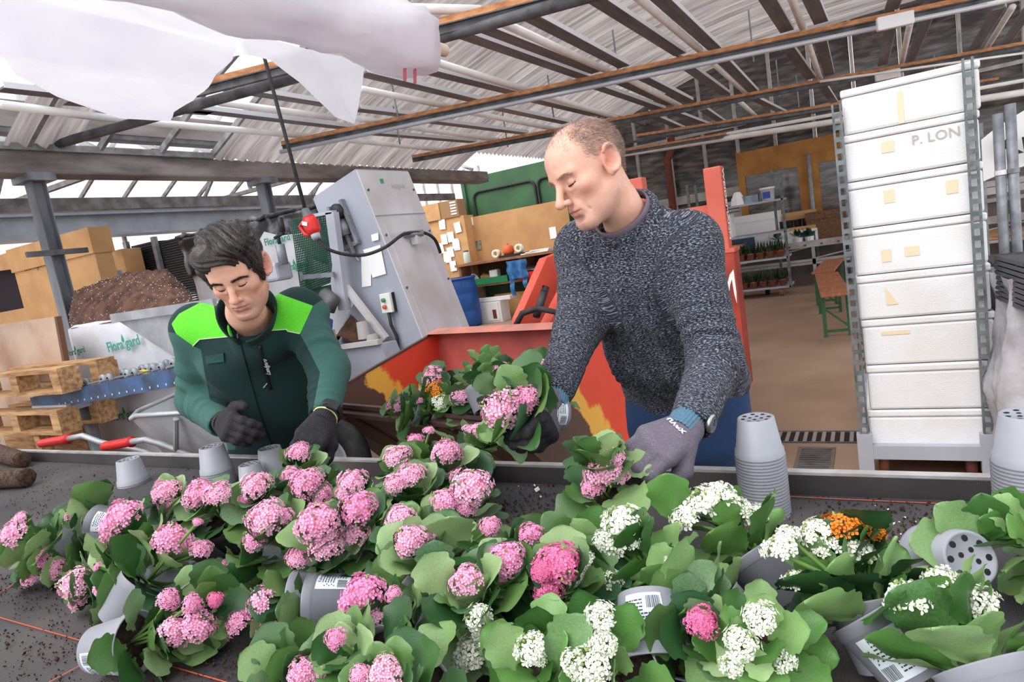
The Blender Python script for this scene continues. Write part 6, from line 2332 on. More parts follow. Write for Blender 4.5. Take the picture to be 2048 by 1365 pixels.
# --- jumper
shR, shL = at(1170, 500, y=1.58), at(1372, 492, y=1.49)
elR, wrR = at(1160, 650, y=1.45), at(1112, 778, y=1.29)
elL, wrL = at(1432, 722, y=1.42), at(1388, 838, y=1.24)
hipc = at(1372, 800, y=1.72)
belly = at(1340, 690, y=1.64)
chest = at(1282, 560, y=1.56)
lat = (shL - shR).normalized()
latw = V(0.97, 0.05, 0)
knit = knit_mat()
lo = V(-0.95, 1.05, 0.88)
hi = V(0.0, 2.0, 1.62)
Fd = Field(lo, hi, 0.0052)
wob = noise_wob(26, 0.006, 4)
spine = [hipc + V(0, 0, 0.015), hipc + V(0, 0, 0.06), belly, chest, nb + V(0.0, 0.02, -0.055)]
Fd.trunk(spine, [0.148, 0.162, 0.165, 0.178, 0.085], [0.112, 0.125, 0.125, 0.125, 0.085], [latw, latw, latw.lerp(lat, 0.5), lat, lat], 0.0, wob)
for sh, el, wr, ph in ((shR, elR, wrR, 0.3), (shL, elL, wrL, 1.7)):
    Fd.ell(sh, (0.070, 0.070, 0.068), 0.05)
    Fd.cone(sh.lerp(nb, 0.6) + V(0, 0, -0.012), sh, 0.062, 0.062, 0.045)
    Fd.cone(sh, el, 0.071, 0.057, 0.03, wob=fold_wob(sh, el, 0.0045, 7, ph, 0.85, 0.35))
    Fd.cone(el, wr, 0.059, 0.041, 0.025, wob=fold_wob(el, wr, 0.0055, 6, ph + 2, 0.15, 0.45))
    cu = wr + (wr - el).normalized() * 0.012
    Fd.cone(wr - (wr - el).normalized() * 0.055, wr, 0.0445, 0.0425, 0.01)
# hem band and neckline
Fd.cone(nb + (HO - nb).normalized() * 0.03, nb + (HO - nb).normalized() * 0.16, 0.062, 0.062, 0.006, 'cut')
for e, w_ in ((elR, wrR), (elL, wrL)):
    dd = (w_ - e).normalized()
    Fd.cone(w_ + dd * 0.03, w_ + dd * 0.12, 0.036, 0.036, 0.0, 'cut')
me, V_, F_ = Fd.mesh('jumper', knit)
co = relax(me, V_, F_, 1, 0.4).astype(float)
arms = [[(shR, elR, 0.064), (elR, wrR, 0.048)], [(shL, elL, 0.064), (elL, wrL, 0.048)]]
uv, reg = knit_uv(co, arms, [spine[0], nb], lat)
# raised cables and ribs
nrm = np.empty(len(co) * 3, dtype=np.float32)
me.vertices.foreach_get('normal', nrm)
nrm = nrm.reshape(-1, 3)
lx = uv[:, 0] - np.round(uv[:, 0] / 5) * 5
lx = np.where(reg == 0, lx, 0)
per = 0.066
cx_ = np.abs((lx / per) % 1.0 - 0.5) * per                       # distance from the cable's centre line
cab = np.cos(2 * np.pi * uv[:, 1] / 0.05 + np.sign((lx / per) % 1.0 - 0.5) * 1.5)
disp = np.where(reg == 0, 0.008 * np.exp(-(cx_ / 0.014) ** 2) * (0.75 + 0.5 * cab * np.sign(cx_ - 0.006)) - 0.006 * np.exp(-((cx_ - 0.026) / 0.006) ** 2), 0.0)
hs_ = uv[:, 1]
ribz = np.zeros(len(co))
for ri, (sh, el, wr) in enumerate(((shR, elR, wrR), (shL, elL, wrL))):
    tot = (el - sh).length + (wr - el).length
    m_ = (reg == ri + 1) & (uv[:, 1] > tot - 0.075)
    ribz[m_] = 1
disp += ribz * 0.0013 * np.sin(uv[:, 0] / 0.0042)
hemz = (reg == 0) & (uv[:, 1] < 0.055)
fade_ = np.clip((uv[:, 1] - 0.06) / 0.05, 0, 1) * np.clip((0.15 - np.abs(lx)) / 0.03, 0, 1)
disp = np.where(reg == 0, disp * fade_, disp)
me.vertices.foreach_set('co', (co + nrm * disp[:, None]).astype(np.float32).ravel())
me.update()
uv[:, 2] = 0
set_attr(me, 'knit', uv)
jumper = link('jumper', me, MR)
# neckband and the grey tee underneath
ndir = (HO - nb).normalized()
s1 = ndir.cross(lat).normalized()
s2 = s1.cross(ndir)


def closed_ring(c, ra, rb, r, rh, n=48, k=10):
    # soft closed band round the neck
    b = MB()
    vs = []
    for i in range(n):
        a = 2 * math.pi * i / n
        rad = s2 * math.cos(a) * ra + s1 * math.sin(a) * rb
        rn = rad.normalized()
        for j in range(k):
            t = 2 * math.pi * j / k
            vs.append(c + rad + rn * math.cos(t) * r + ndir * math.sin(t) * rh)
    fs = [(i * k + j, ((i + 1) % n) * k + j, ((i + 1) % n) * k + (j + 1) % k, i * k + (j + 1) % k) for i in range(n) for j in range(k)]
    b.add(vs, fs)
    return b


b = closed_ring(nb + ndir * 0.026, 0.078, 0.074, 0.010, 0.014)
o_ = b.build('neckband', knit, jumper, smooth=True, fix=False)
set_attr(o_.data, 'knit', np.array([[v.co.x + v.co.y, v.co.z, 0] for v in o_.data.vertices]))
closed_ring(nb + ndir * 0.040, 0.070, 0.067, 0.003, 0.012).build('tee_collar', mat('tee_grey', (110, 100, 112), 0.9), MR, smooth=True, fix=False)
# --- jeans and shoes
hR, hL = at(1318, 800, y=1.70), at(1420, 800, y=1.74)
legs('jeans', MR, denim, [hR + V(0, 0, -0.06), hL + V(0, 0, -0.06)], [V(-0.56, 1.72, 0.5), V(-0.36, 1.76, 0.5)], [V(-0.58, 1.80, 0.09), V(-0.36, 1.82, 0.09)], [hipc + V(0, 0.01, -0.1), hipc + V(0, 0, 0.02), hipc + V(0, 0, 0.06)], [0.16, 0.155, 0.14], [0.115, 0.112, 0.10], latw, (0.088, 0.066, 0.056))
# --- gloves
gl_grey = cloth_mat('glove_grey', (112, 104, 116), (94, 88, 100), 300, 0.85, 0.2, 0.1)
gl_dark = cloth_mat('glove_palm', (54, 52, 56), (40, 38, 42), 200, 0.6, 0.3, 0.0)
cuff_b = cloth_mat('cuff_blue', (92, 128, 148), (74, 108, 128), 300, 0.9, 0.3, 0.2)


def knit_cuff(wr, d, r0, r1, L, m, parent, ribs=30):
    b = MB()
    d = d.normalized()
    q = d.to_track_quat('Z', 'Y').to_matrix()
    n = ribs * 4
    prof = [(r0, -0.004), (r0 + 0.001, 0.0), (r0, L * 0.3), ((r0 + r1) / 2, L * 0.6), (r1, L), (r1 - 0.004, L)]
    vs = []
    for r, h in prof:
        for j in range(n):
            a = 2 * math.pi * j / n
            rr = r + 0.0012 * math.cos(ribs * a)
            vs.append(wr + q @ V(rr * math.cos(a), rr * math.sin(a), h))
    fs = [(i * n + j, i * n + (j + 1) % n, (i + 1) * n + (j + 1) % n, (i + 1) * n + j) for i in range(len(prof) - 1) for j in range(n)]
    b.add(vs, fs)
    return b.build('knit_cuff', m, parent, smooth=True, fix=False)


# his left hand holds the plant that stands on the bench
hcL = at(1322, 893, y=1.13)
gwL = at(1368, 862, y=1.195)
dL = (at(1285, 905, y=1.08) - gwL).normalized()
nL = cam_dir(0.12, 0.72, 0.68)
gL, cgl, axL, _ = make_hand('glove', MR, gwL, dL, nL, -1, [(35, 45, 30), (38, 48, 30), (42, 50, 30), (46, 52, 30)], [(0.6, 0.55, -0.5), (0.8, 0.2, -0.6), (0.85, 0.0, -0.5)], gl_grey, 1.02, 1.1)
glove_split(gL, cgl, lambda c: ((c - npv(gwL)) @ npv(axL[1])) < -0.035, [gl_grey, gl_dark])
knit_cuff(gwL + dL * 0.02, (wrL - gwL), 0.033, 0.034, 0.055, cuff_b, gL)
lettering('uvex', 0.022, gwL + axL[0] * 0.040 + axL[1] * 0.0295 - axL[2] * 0.004, -axL[0].cross(axL[1]), axL[0], mat('print_white', (226, 226, 230), 0.6), gL, 'glove_print', bold=True, lift=0.001)
# bare wrist and watch
MB().tube([gwL + (wrL - gwL) * 0.1, wrL + (elL - wrL).normalized() * 0.05], 0.029, 16).build('wrist', mat('wrist_skin', (222, 168, 144), 0.5), MR, smooth=True)
wd = (wrL - gwL).normalized()
wc = wrL - wd * 0.006
wq = wd.to_track_quat('Z', 'Y').to_matrix()
wt_ = MB().lathe([(0.0335, -0.009), (0.0355, -0.007), (0.0355, 0.007), (0.0335, 0.009)], wc, 28, wq).build('watch', mat('strap_black', (28, 28, 32), 0.5), MR, smooth=True)
wn = cam_dir(0.75, -0.1, 0.62)
wn = (wn - wd * wn.dot(wd)).normalized()
wm = wn.to_track_quat('Z', 'Y').to_matrix()
MB().lathe([(0.0, 0.0), (0.019, 0.0), (0.0195, 0.006), (0.017, 0.0085), (0.0, 0.0085)], wc + wn * 0.034, 24, wm).build('watch_case', mat('watch_steel', (176, 172, 168), 0.25, 0.9), wt_, smooth=True)
MB().lathe([(0.0, 0.0), (0.0155, 0.0), (0.0, 0.0006)], wc + wn * 0.0428, 24, wm).build('watch_dial', mat('dial', (90, 92, 98), 0.2), wt_)
# his right hand carries the second plant
gwR = at(1108, 800, y=1.262)
dR = (at(1088, 872, y=1.17) - gwR).normalized()
nR = cam_dir(0.80, 0.10, 0.45)
gR, cgr, axR, _ = make_hand('glove', MR, gwR, dR, nR, 1, [(30, 50, 35), (34, 55, 35), (38, 55, 35), (42, 55, 35)], [(0.5, 0.55, -0.55), (0.6, 0.1, -0.8), (0.6, -0.2, -0.7)], gl_grey, 1.0, 1.08)
glove_split(gR, cgr, lambda c: ((c - npv(gwR)) @ npv(axR[0])) > 0.075, [gl_grey, gl_dark])
knit_cuff(gwR + dR * 0.02, (wrR - gwR), 0.033, 0.034, 0.05, cuff_b, gR)
# ------------------------------------------------------------------ the man in the green work jacket
ML = thing('person', 'dark-haired man in a green work jacket with bright green yoke trimming a plant', 'person', (-1.85, 1.65, 0))
f = cam_dir(0.13, -0.56, 0.82)
u = cam_dir(-0.22, 0.79, 0.57)
HM = frame(f, u)
HO = at(474, 545, y=1.29)
Minv = HM.transposed()
nb = at(508, 645, y=1.44)
headL, coL, nlL, TL = make_head('body', ML, HO, HM, [loc(at(492, 625, y=1.37)), loc(nb), loc(nb + V(0.0, 0.03, -0.06))], (226, 174, 150),
                                dict(w=1.0, jaw=1.05, fold=0.7, stubble=0.38, stubble_c=(124, 96, 84), neck_r=[0.058, 0.064, 0.07], lips=(190, 116, 110)))
hair_k = mat('dark_hair', (38, 30, 30), 0.42, 0, (58, 46, 44), 60, spec=0.5)
# volume of the hair, swept back from a side parting
Fh = Field((-0.12, -0.15, -0.08), (0.12, 0.14, 0.17), 0.003)
Fh.ell((0, -0.018, 0.046), (0.086, 0.106, 0.084))
Fh.ell((-0.012, 0.044, 0.092), (0.064, 0.052, 0.034), 0.03)
Fh.ell((0.03, 0.035, 0.088), (0.05, 0.056, 0.034), 0.03)
Fh.ell((0.0, -0.03, 0.098), (0.07, 0.075, 0.04), 0.03)
for s in (-1, 1):
    Fh.ell((s * 0.07, 0.012, 0.03), (0.019, 0.035, 0.045), 0.02)
    Fh.ell((s * 0.0715, 0.022, -0.012), (0.008, 0.011, 0.028), 0.012)
Fh.cone((-0.06, 0.125, 0.02), (0.06, 0.125, 0.02), 0.058, 0.058, 0.012, 'cut')
Fh.ell((0, 0.105, -0.03), (0.066, 0.06, 0.075), 0.01, 'cut')
for s in (-1, 1):
    Fh.ell((s * 0.088, -0.010, -0.010), (0.018, 0.022, 0.03), 0.008, 'cut')
Fh.ell((0, -0.02, -0.09), (0.1, 0.12, 0.055), 0.02, 'cut')


def swirl(p):
    a = p[:, 0] * 1.2 + p[:, 1] * 0.5
    return a


me, V_, F_ = Fh.mesh('hair', hair_k)
co = relax(me, V_, F_, 2, 0.5).astype(float)
nr = np.empty(len(co) * 3, dtype=np.float32)
me.vertices.foreach_get('normal', nr)
nr = nr.reshape(-1, 3)
# locks: ridges running from the parting backwards
ph = co[:, 0] * 95 + 9 * np.sin(co[:, 1] * 22 + co[:, 0] * 14) + 4 * np.sin(co[:, 2] * 40)
disp = 0.0042 * np.sin(ph) + 0.002 * np.sin(ph * 2.7 + co[:, 1] * 60)
disp *= np.clip((co[:, 2] + 0.01) / 0.05, 0.15, 1)
co2 = co + nr * disp[:, None]
me.vertices.foreach_set('co', co2.astype(np.float32).ravel())
me.transform(TL)
me.update()
hair_o = link('hair', me, ML)
pick = RNG.random(len(co2)) < 0.32
pick &= (nr[:, 2] > -0.35) & (co2[:, 2] > -0.03)
flow = np.stack([0.35 + 0.0 * co2[:, 0] + 1.5 * np.sin(co2[:, 1] * 20) * 0.2 + np.sign(co2[:, 0]) * np.clip(np.abs(co2[:, 0]) - 0.04, 0, 1) * 8, -0.9 + 0 * co2[:, 0], 0.1 - np.clip(0.06 - co2[:, 2], 0, 1) * 14], 1)
dirs = flow[pick] + RNG.normal(size=(pick.sum(), 3)) * 0.15
dirs -= nr[pick] * (dirs * nr[pick]).sum(1, keepdims=True)
dirs /= np.linalg.norm(dirs, axis=1, keepdims=True)
dirs += nr[pick] * 0.06
ribbons('hair_strands', co2[pick], dirs, RNG.uniform(0.014, 0.028, pick.sum()), 0.0006, hair_k, hair_o, curl=lambda p, d, s: np.array([0.0, 0, -0.05]) + RNG.normal(size=d.shape) * 0.05 - 0.06 * (p - np.array([0, -0.02, 0.04])) / 0.1, seg=4, T=TL)
brows(TL, mat('brow_black', (36, 28, 28), 0.7), ML, 1.02, thick=0.0005, up=-0.001, co=coL, nl=nlL, hgt=0.0033, rep=3)
lashes(TL, mat('lash_black', (24, 18, 18), 0.7), ML, 1.0)

# --- jacket
shR, shL = at(396, 658, y=1.42), at(596, 630, y=1.53)
elR, wrR = at(392, 800, y=1.44), at(442, 846, y=1.335)
elL, wrL = at(658, 738, y=1.50), at(650, 822, y=1.37)
hipc = at(560, 900, y=1.66)
belly = at(545, 810, y=1.60)
chest = at(515, 715, y=1.53)
lat = (shL - shR).normalized()
j_dark = cloth_mat('jacket_bottle_green', (22, 44, 43), (28, 54, 52), 260, 0.85, 0.2, 0.2)
j_mid = cloth_mat('sleeve_green', (36, 88, 76), (46, 100, 88), 420, 0.95, 0.35, 0.4)
j_lime = cloth_mat('yoke_lime', (84, 196, 36), (74, 180, 30), 260, 0.8, 0.15, 0.2)
lo = V(-2.55, 1.12, 0.72)
hi = V(-1.2, 2.0, 1.62)
Fd = Field(lo, hi, 0.006)
wobL = noise_wob(20, 0.009, 11)
spine = [hipc + V(0, 0, -0.1), hipc, belly, chest, nb + V(0.0, 0.02, -0.06)]
Fd.trunk(spine, [0.185, 0.185, 0.19, 0.205, 0.10], [0.14, 0.14, 0.14, 0.138, 0.095], lat, 0.0, wobL)
for sh, el, wr, ph in ((shR, elR, wrR, 0.6), (shL, elL, wrL, 2.1)):
    Fd.ell(sh, (0.082, 0.082, 0.078), 0.06)
    Fd.cone(sh.lerp(nb, 0.6) + V(0, 0.01, -0.015), sh + V(0, 0, 0.0), 0.072, 0.075, 0.05)
    Fd.cone(sh, el, 0.076, 0.064, 0.025, wob=fold_wob(sh, el, 0.0045, 4, ph, 0.75, 0.4))
    Fd.cone(el, wr, 0.066, 0.047, 0.025, wob=fold_wob(el, wr, 0.005, 5, ph + 1.5, 0.5, 0.5))
# shoulder cap overhang on his left and the stand collar
Fd.cone(shL + V(0.02, 0, 0.045), shL + V(0.075, 0.03, 0.0), 0.034, 0.026, 0.03)
cdir = (HO - nb).normalized()
Fd.cone(nb + cdir * 0.035, nb + cdir * 0.2, 0.074, 0.08, 0.004, 'cut')
for e, w_ in ((elR, wrR), (elL, wrL)):
    dd = (w_ - e).normalized()
    Fd.cone(w_ + dd * 0.03, w_ + dd * 0.12, 0.042, 0.042, 0.0, 'cut')
me, V_, F_ = Fd.mesh('jacket', panel_mat('jacket_cloth', ((22, 44, 43), (50, 82, 76), (84, 182, 44))))
co = relax(me, V_, F_, 1, 0.5).astype(float)
arms = [[(shR, elR, 0.07), (elR, wrR, 0.055)], [(shL, elL, 0.07), (elL, wrL, 0.055)]]
_, reg = knit_uv(co, arms, [spine[0], nb], lat)
nf = len(me.polygons)
li = np.empty(nf * 4, dtype=np.int32)
me.loops.foreach_get('vertex_index', li)
li = li.reshape(-1, 4)
fc = co[li].mean(1)
pn = np.empty(nf * 3, dtype=np.float32)
me.polygons.foreach_get('normal', pn)
pn = pn.reshape(-1, 3)
px = project(fc)
front = ((fc - np.array(CAM)) * pn).sum(1) < 0
yokeA = [(343, 648), (358, 628), (425, 592), (432, 640), (458, 652), (466, 672), (400, 678), (398, 683), (386, 692), (352, 668)]
yokeB = [(500, 668), (505, 655), (532, 630), (536, 578), (570, 592), (626, 612), (600, 668), (575, 662), (572, 658)]
sleeveR = [(300, 655), (352, 668), (386, 692), (402, 700), (408, 740), (420, 800), (480, 830), (470, 900), (300, 900)]
sleeveL = [(626, 612), (660, 590), (760, 600), (760, 900), (600, 900), (628, 810), (640, 745), (612, 690), (600, 668)]
vn = np.empty(len(co) * 3, dtype=np.float32)
me.vertices.foreach_get('normal', vn)
vn = vn.reshape(-1, 3)
pv = project(co)
fv = ((co - np.array(CAM)) * vn).sum(1) < 0.02
lime = np.where(fv, np.maximum(poly_sd(pv, yokeA), poly_sd(pv, yokeB)), -6.0)
slv = np.where(fv, np.maximum(poly_sd(pv, sleeveR), poly_sd(pv, sleeveL)), np.where(reg > 0, 6.0, -6.0))
set_attr(me, 'panel', np.stack([lime, slv, 0 * lime], 1))
jacket = link('jacket', me, ML)
# stand collar, open at the throat
cf = cam_dir(0.05, -0.35, 0.93)
cf = (cf - cdir * cf.dot(cdir)).normalized()
cl = cdir.cross(cf)


def collar_pt(a, v, off):
    ca, sa = math.cos(a), math.sin(a)
    r = 0.078 + 0.012 * v + off + 0.006 * max(0, ca)
    h = 0.018 + (0.085 - 0.040 * max(0.0, ca) ** 2) * v
    q = nb + (cf * ca * r * 1.05 + cl * sa * r) + cdir * h + cf * 0.014
    return q


b = MB()
NA = 48
for off in (0.0, -0.006):
    b.grid(lambda u_, v_, off=off: collar_pt(0.16 + (2 * math.pi - 0.32) * u_, v_, off), NA, 6)
vs_ = len(b.v) // 2
for i in range(NA - 1):
    b.f.append((i * 6 + 5, (i + 1) * 6 + 5, vs_ + (i + 1) * 6 + 5, vs_ + i * 6 + 5)); b.m.append(0)
for i in (0, NA - 1):
    for k in range(5):
        b.f.append((i * 6 + k, i * 6 + k + 1, vs_ + i * 6 + k + 1, vs_ + i * 6 + k)); b.m.append(0)
b.build('collar', j_dark, jacket, smooth=True)
# surface finder for piping, zip, pocket on the jacket front
from mathutils.bvhtree import BVHTree
bvh = BVHTree.FromPolygons([tuple(c) for c in co.tolist()], [tuple(q) for q in li.tolist()])


def onsurf(tree, px, py, lift=0.002):
    d = ray(px, py).normalized()
    h = tree.ray_cast(CAM, d)
    if h[0] is None:
        return None
    return h[0] + (h[1] if h[1].dot(d) < 0 else -h[1]) * lift


def surf_line(tree, pts, r, name, m, parent, lift=0.0015, n=8):
    P = []
    for (a, c) in zip(pts, pts[1:]):
        for i in range(n):
            t = i / n
            q = onsurf(tree, a[0] + (c[0] - a[0]) * t, a[1] + (c[1] - a[1]) * t, lift)
            if q is not None:
                P.append(q)
    q = onsurf(tree, *pts[-1], lift)
    if q is not None:
        P.append(q)
    if len(P) > 1:
        return MB().tube(P, r, 6).build(name, m, parent, smooth=True, fix=False)


pipe_m = mat('piping_cream', (214, 216, 184), 0.7)
surf_line(bvh, [(386, 693), (400, 679), (466, 673)], 0.0016, 'piping', pipe_m, jacket)
surf_line(bvh, [(500, 669), (506, 664), (573, 659), (576, 663), (600, 668)], 0.0016, 'piping', pipe_m, jacket)
seam = mat('seam_dark', (14, 40, 38), 0.9)
surf_line(bvh, [(474, 655), (482, 690), (500, 760), (520, 830), (545, 895)], 0.003, 'front_placket', seam, jacket)
surf_line(bvh, [(474, 648), (475, 665), (476, 678)], 0.0028, 'zip', mat('zip_metal', (150, 156, 156), 0.35, 0.7), jacket)
surf_line(bvh, [(519, 690), (528, 735), (541, 778)], 0.006, 'zip_pocket', mat('zip_black', (18, 24, 26), 0.5), jacket)
surf_line(bvh, [(536, 765), (527, 776)], 0.0022, 'zip_puller', mat('puller', (190, 192, 192), 0.4, 0.6), jacket)
surf_line(bvh, [(536, 765), (541, 776)], 0.0022, 'zip_puller', MATS['puller'], jacket)
for a, c in (((413, 712), (449, 706)), ((413, 724), (449, 720))):
    surf_line(bvh, [a, c], 0.0014, 'pocket_edge', seam, jacket)
pkt = [onsurf(bvh, *q, 0.003) for q in ((413, 712), (449, 706), (450, 723), (415, 728))]
if all(pkt):
    MB().prism(pkt, (0, -0.002, 0)).build('pocket_flap', mat('flap_green', (30, 70, 64), 0.85), jacket)
# brand word printed down the chest zip
a_, c_ = onsurf(bvh, 528, 708, 0.007), onsurf(bvh, 541, 752, 0.007)
if a_ and c_:
    dn = (c_ - a_).normalized()
    acr = cam_dir(0, 0, 1)
    up_ = acr.cross(-dn)
    lettering('Landgard', 0.024, (a_ + c_) / 2 + acr * 0.004, -dn, -(acr.cross(dn)), mat('print_silver', (210, 214, 212), 0.5), jacket, 'chest_print', lift=0.003)
# trousers
trs = cloth_mat('work_trousers', (62, 60, 66), (50, 48, 54), 300, 0.9, 0.2, 0.1)
legs('trousers', ML, trs, [at(510, 905, y=1.66) + V(0, 0, -0.12), at(625, 890, y=1.70) + V(0, 0, -0.12)], [V(-2.0, 1.66, 0.48), V(-1.76, 1.70, 0.48)], [V(-2.02, 1.74, 0.09), V(-1.76, 1.76, 0.09)], [hipc + V(0, 0, -0.16), hipc + V(0, 0, -0.08), hipc + V(0, 0, -0.02)], [0.17, 0.165, 0.15], [0.12, 0.12, 0.11], lat, (0.09, 0.068, 0.058))
# --- gloves
gl_black = cloth_mat('glove_black', (38, 36, 40), (54, 50, 54), 220, 0.8, 0.35, 0.1)
gl_rib = cloth_mat('glove_rib', (58, 58, 64), (44, 44, 50), 260, 0.9, 0.3, 0.1)
wr0 = at(446, 845, y=1.325)
d0 = (at(476, 868, y=1.245) - wr0).normalized()
n0_ = cam_dir(-0.55, 0.30, 0.70)
g1, cg1, ax1, _ = make_hand('glove', ML, wr0, d0, n0_, -1, [(22, 32, 22), (34, 36, 24), (40, 40, 26), (44, 42, 26)], [(0.75, 0.7, 0.1), (0.9, 0.35, -0.1), (0.95, 0.1, -0.2)], gl_black, 1.05, 1.1)
knit_cuff(wr0 + d0 * 0.02, -d0, 0.034, 0.036, 0.05, gl_rib, g1)
wr1 = at(648, 838, y=1.335)
d1 = (at(620, 880, y=1.25) - wr1).normalized()
n1_ = cam_dir(0.25, 0.45, 0.80)
g2, cg2, ax2, _ = make_hand('glove', ML, wr1, d1, n1_, -1, [(38, 48, 30), (44, 50, 30), (48, 52, 30), (52, 52, 30)], [(0.7, 0.5, -0.4), (0.8, 0.2, -0.5), (0.85, -0.05, -0.5)], gl_black, 1.05, 1.1)
knit_cuff(wr1 + d1 * 0.02, -d1, 0.034, 0.036, 0.05, gl_rib, g2)
q_ = d1.to_track_quat('Z', 'Y').to_matrix()
MB().lathe([(0.0365, -0.003), (0.039, 0.0), (0.0365, 0.003)], wr1 - d1 * 0.008, 28, q_).build('yellow_band', mat('band_yellow', (220, 214, 140), 0.6), g2, smooth=True)
wq = d1.to_track_quat('Z', 'Y').to_matrix()
wt2 = MB().lathe([(0.040, -0.011), (0.0425, -0.008), (0.0425, 0.008), (0.040, 0.011)], wr1 - d1 * 0.034, 28, wq).build('wristwatch', MATS['strap_black'], ML, smooth=True)
MB().box(wr1 - d1 * 0.034 + n1_ * 0.044 + cam_dir(1, 0, 0) * 0.012, (0.034, 0.03, 0.012), Matrix((ax2[2], ax2[0], ax2[1])).transposed()).build('watch_face', black_pl, wt2, bevel=0.003)
# ================================================================== kalanchoes
def rand_mat(name, stops, rough=0.5, spec=0.4, bump=0.0, nscale=25, trans=0.0, nmix=0.12, vein=False):
    """colour that differs from piece to piece (object random) plus a fine mottling"""
    m = bpy.data.materials.new(name)
    m.use_nodes = True
    nt = m.node_tree
    N, Lk = nt.nodes, nt.links
    b = N['Principled BSDF']
    b.inputs['Roughness'].default_value = rough
    b.inputs['Specular IOR Level'].default_value = spec
    oi = N.new('ShaderNodeObjectInfo')
    rp = N.new('ShaderNodeValToRGB')
    e = rp.color_ramp.elements
    e[0].color = srgb(stops[0])
    e[1].color = srgb(stops[-1])
    for i, c in enumerate(stops[1:-1]):
        x = e.new((i + 1) / (len(stops) - 1))
        x.color = srgb(c)
    tc = N.new('ShaderNodeTexCoord')
    nz = N.new('ShaderNodeTexNoise')
    nz.inputs['Scale'].default_value = nscale
    nz.inputs['Detail'].default_value = 4
    Lk.new(tc.outputs['Object'], nz.inputs['Vector'])
    ad = N.new('ShaderNodeMath')
    ad.operation = 'MULTIPLY_ADD'
    ad.inputs[1].default_value = nmix
    ad.use_clamp = True
    sb = N.new('ShaderNodeMath')
    sb.operation = 'SUBTRACT'
    sb.inputs[1].default_value = 0.5
    Lk.new(nz.outputs['Fac'], sb.inputs[0])
    Lk.new(sb.outputs[0], ad.inputs[0])
    Lk.new(oi.outputs['Random'], ad.inputs[2])
    Lk.new(ad.outputs[0], rp.inputs[0])
    Lk.new(rp.outputs[0], b.inputs['Base Color'])
    if bump:
        bp = N.new('ShaderNodeBump')
        bp.inputs['Strength'].default_value = bump
        bp.inputs['Distance'].default_value = 0.003
        Lk.new(nz.outputs['Fac'], bp.inputs['Height'])
        Lk.new(bp.outputs[0], b.inputs['Normal'])
    if trans:
        tr = N.new('ShaderNodeBsdfTranslucent')
        Lk.new(rp.outputs[0], tr.inputs[0])
        mx = N.new('ShaderNodeMixShader')
        mx.inputs[0].default_value = trans
        Lk.new(b.outputs[0], mx.inputs[1])
        Lk.new(tr.outputs[0], mx.inputs[2])
        Lk.new(mx.outputs[0], N['Material Output'].inputs[0])
    MATS[name] = m
    return m


leaf_pink = rand_mat('leaf_greygreen', [(40, 74, 40), (56, 98, 50), (88, 124, 64), (100, 134, 74), (150, 176, 122), (62, 102, 70), (76, 106, 58)], 0.36, 0.45, 0.15, 30, 0.08)
leaf_white = rand_mat('leaf_midgreen', [(50, 90, 42), (78, 124, 58), (104, 148, 78), (146, 180, 116), (62, 104, 56)], 0.36, 0.45, 0.15, 30, 0.08)
leaf_dark = rand_mat('leaf_dark', [(34, 66, 40), (44, 82, 44)], 0.45, 0.4, 0.1, 30)
pink_m = rand_mat('petal_pink', [(240, 168, 204), (248, 196, 220), (236, 150, 196)], 0.55, 0.25, 0, 60, 0.15, 0.5)
magenta_m = rand_mat('petal_deep_pink', [(226, 108, 160), (234, 130, 176)], 0.55, 0.25, 0, 60, 0.15, 0.5)
white_m = rand_mat('petal_white', [(248, 248, 240), (240, 244, 228)], 0.55, 0.25, 0, 60, 0.15, 0.5)
orange_m = rand_mat('petal_orange', [(222, 128, 34), (232, 148, 44)], 0.55, 0.25, 0, 60, 0.1, 0.5)
eye_pink = mat('floret_eye', (214, 124, 158), 0.6)
eye_white = mat('floret_eye_white', (222, 224, 170), 0.6)
eye_orange = mat('floret_eye_orange', (150, 66, 24), 0.6)
bud_m = mat('bud_green', (150, 172, 96), 0.6, 0, (120, 150, 74), 50)
stem_m = mat('stem_green', (112, 146, 70), 0.55, 0, (92, 124, 58), 30)
soil_m = mat('potting_soil', (58, 40, 32), 0.95, 0, (34, 24, 20), 60, 6, bump=0.8, bscale=150)


def leaf_mesh(name, m, seed, slim=1.0):
    rs = random.Random(seed)
    nl, nw = 24, 7
    bend = rs.uniform(-0.05, 0.32)
    cup = rs.uniform(0.15, 0.5)
    b = MB()
    vs = []
    ph = rs.uniform(0, 6)
    for i in range(nl):
        t = 1 - (1 - i / (nl - 1)) ** 1.25
        if t < 0.12:
            w = 0.05 + 0.4 * t
        else:
            s = (t - 0.12) / 0.88
            w = 0.10 + 0.34 * math.sin(math.pi * min(1, s * 0.93 + 0.05)) ** 0.62 * (0.78 + 0.3 * s)
            if s > 0.72:
                w *= max(0.02, math.sqrt(max(0.0, 1 - ((s - 0.72) / 0.28) ** 2)))
        w *= slim
        for j in range(nw):
            q = (j / (nw - 1) - 0.5) * 2
            sc = 1 + (0.19 * abs(math.sin(t * math.pi * 4.5)) - 0.07 if abs(q) > 0.9 and 0.3 < t < 0.97 else 0)
            x = q * w * sc
            z = cup * (x * x) * 1.2 - bend * t * t + 0.035 * math.sin(t * 11 + ph) * abs(q) ** 2 - (0.012 if j == nw // 2 else 0)
            vs.append((x, t, z))
    fs = [(i * nw + j, i * nw + j + 1, (i + 1) * nw + j + 1, (i + 1) * nw + j) for i in range(nl - 1) for j in range(nw - 1)]
    b.add(vs, fs)
    return b.mesh(name, m, True)


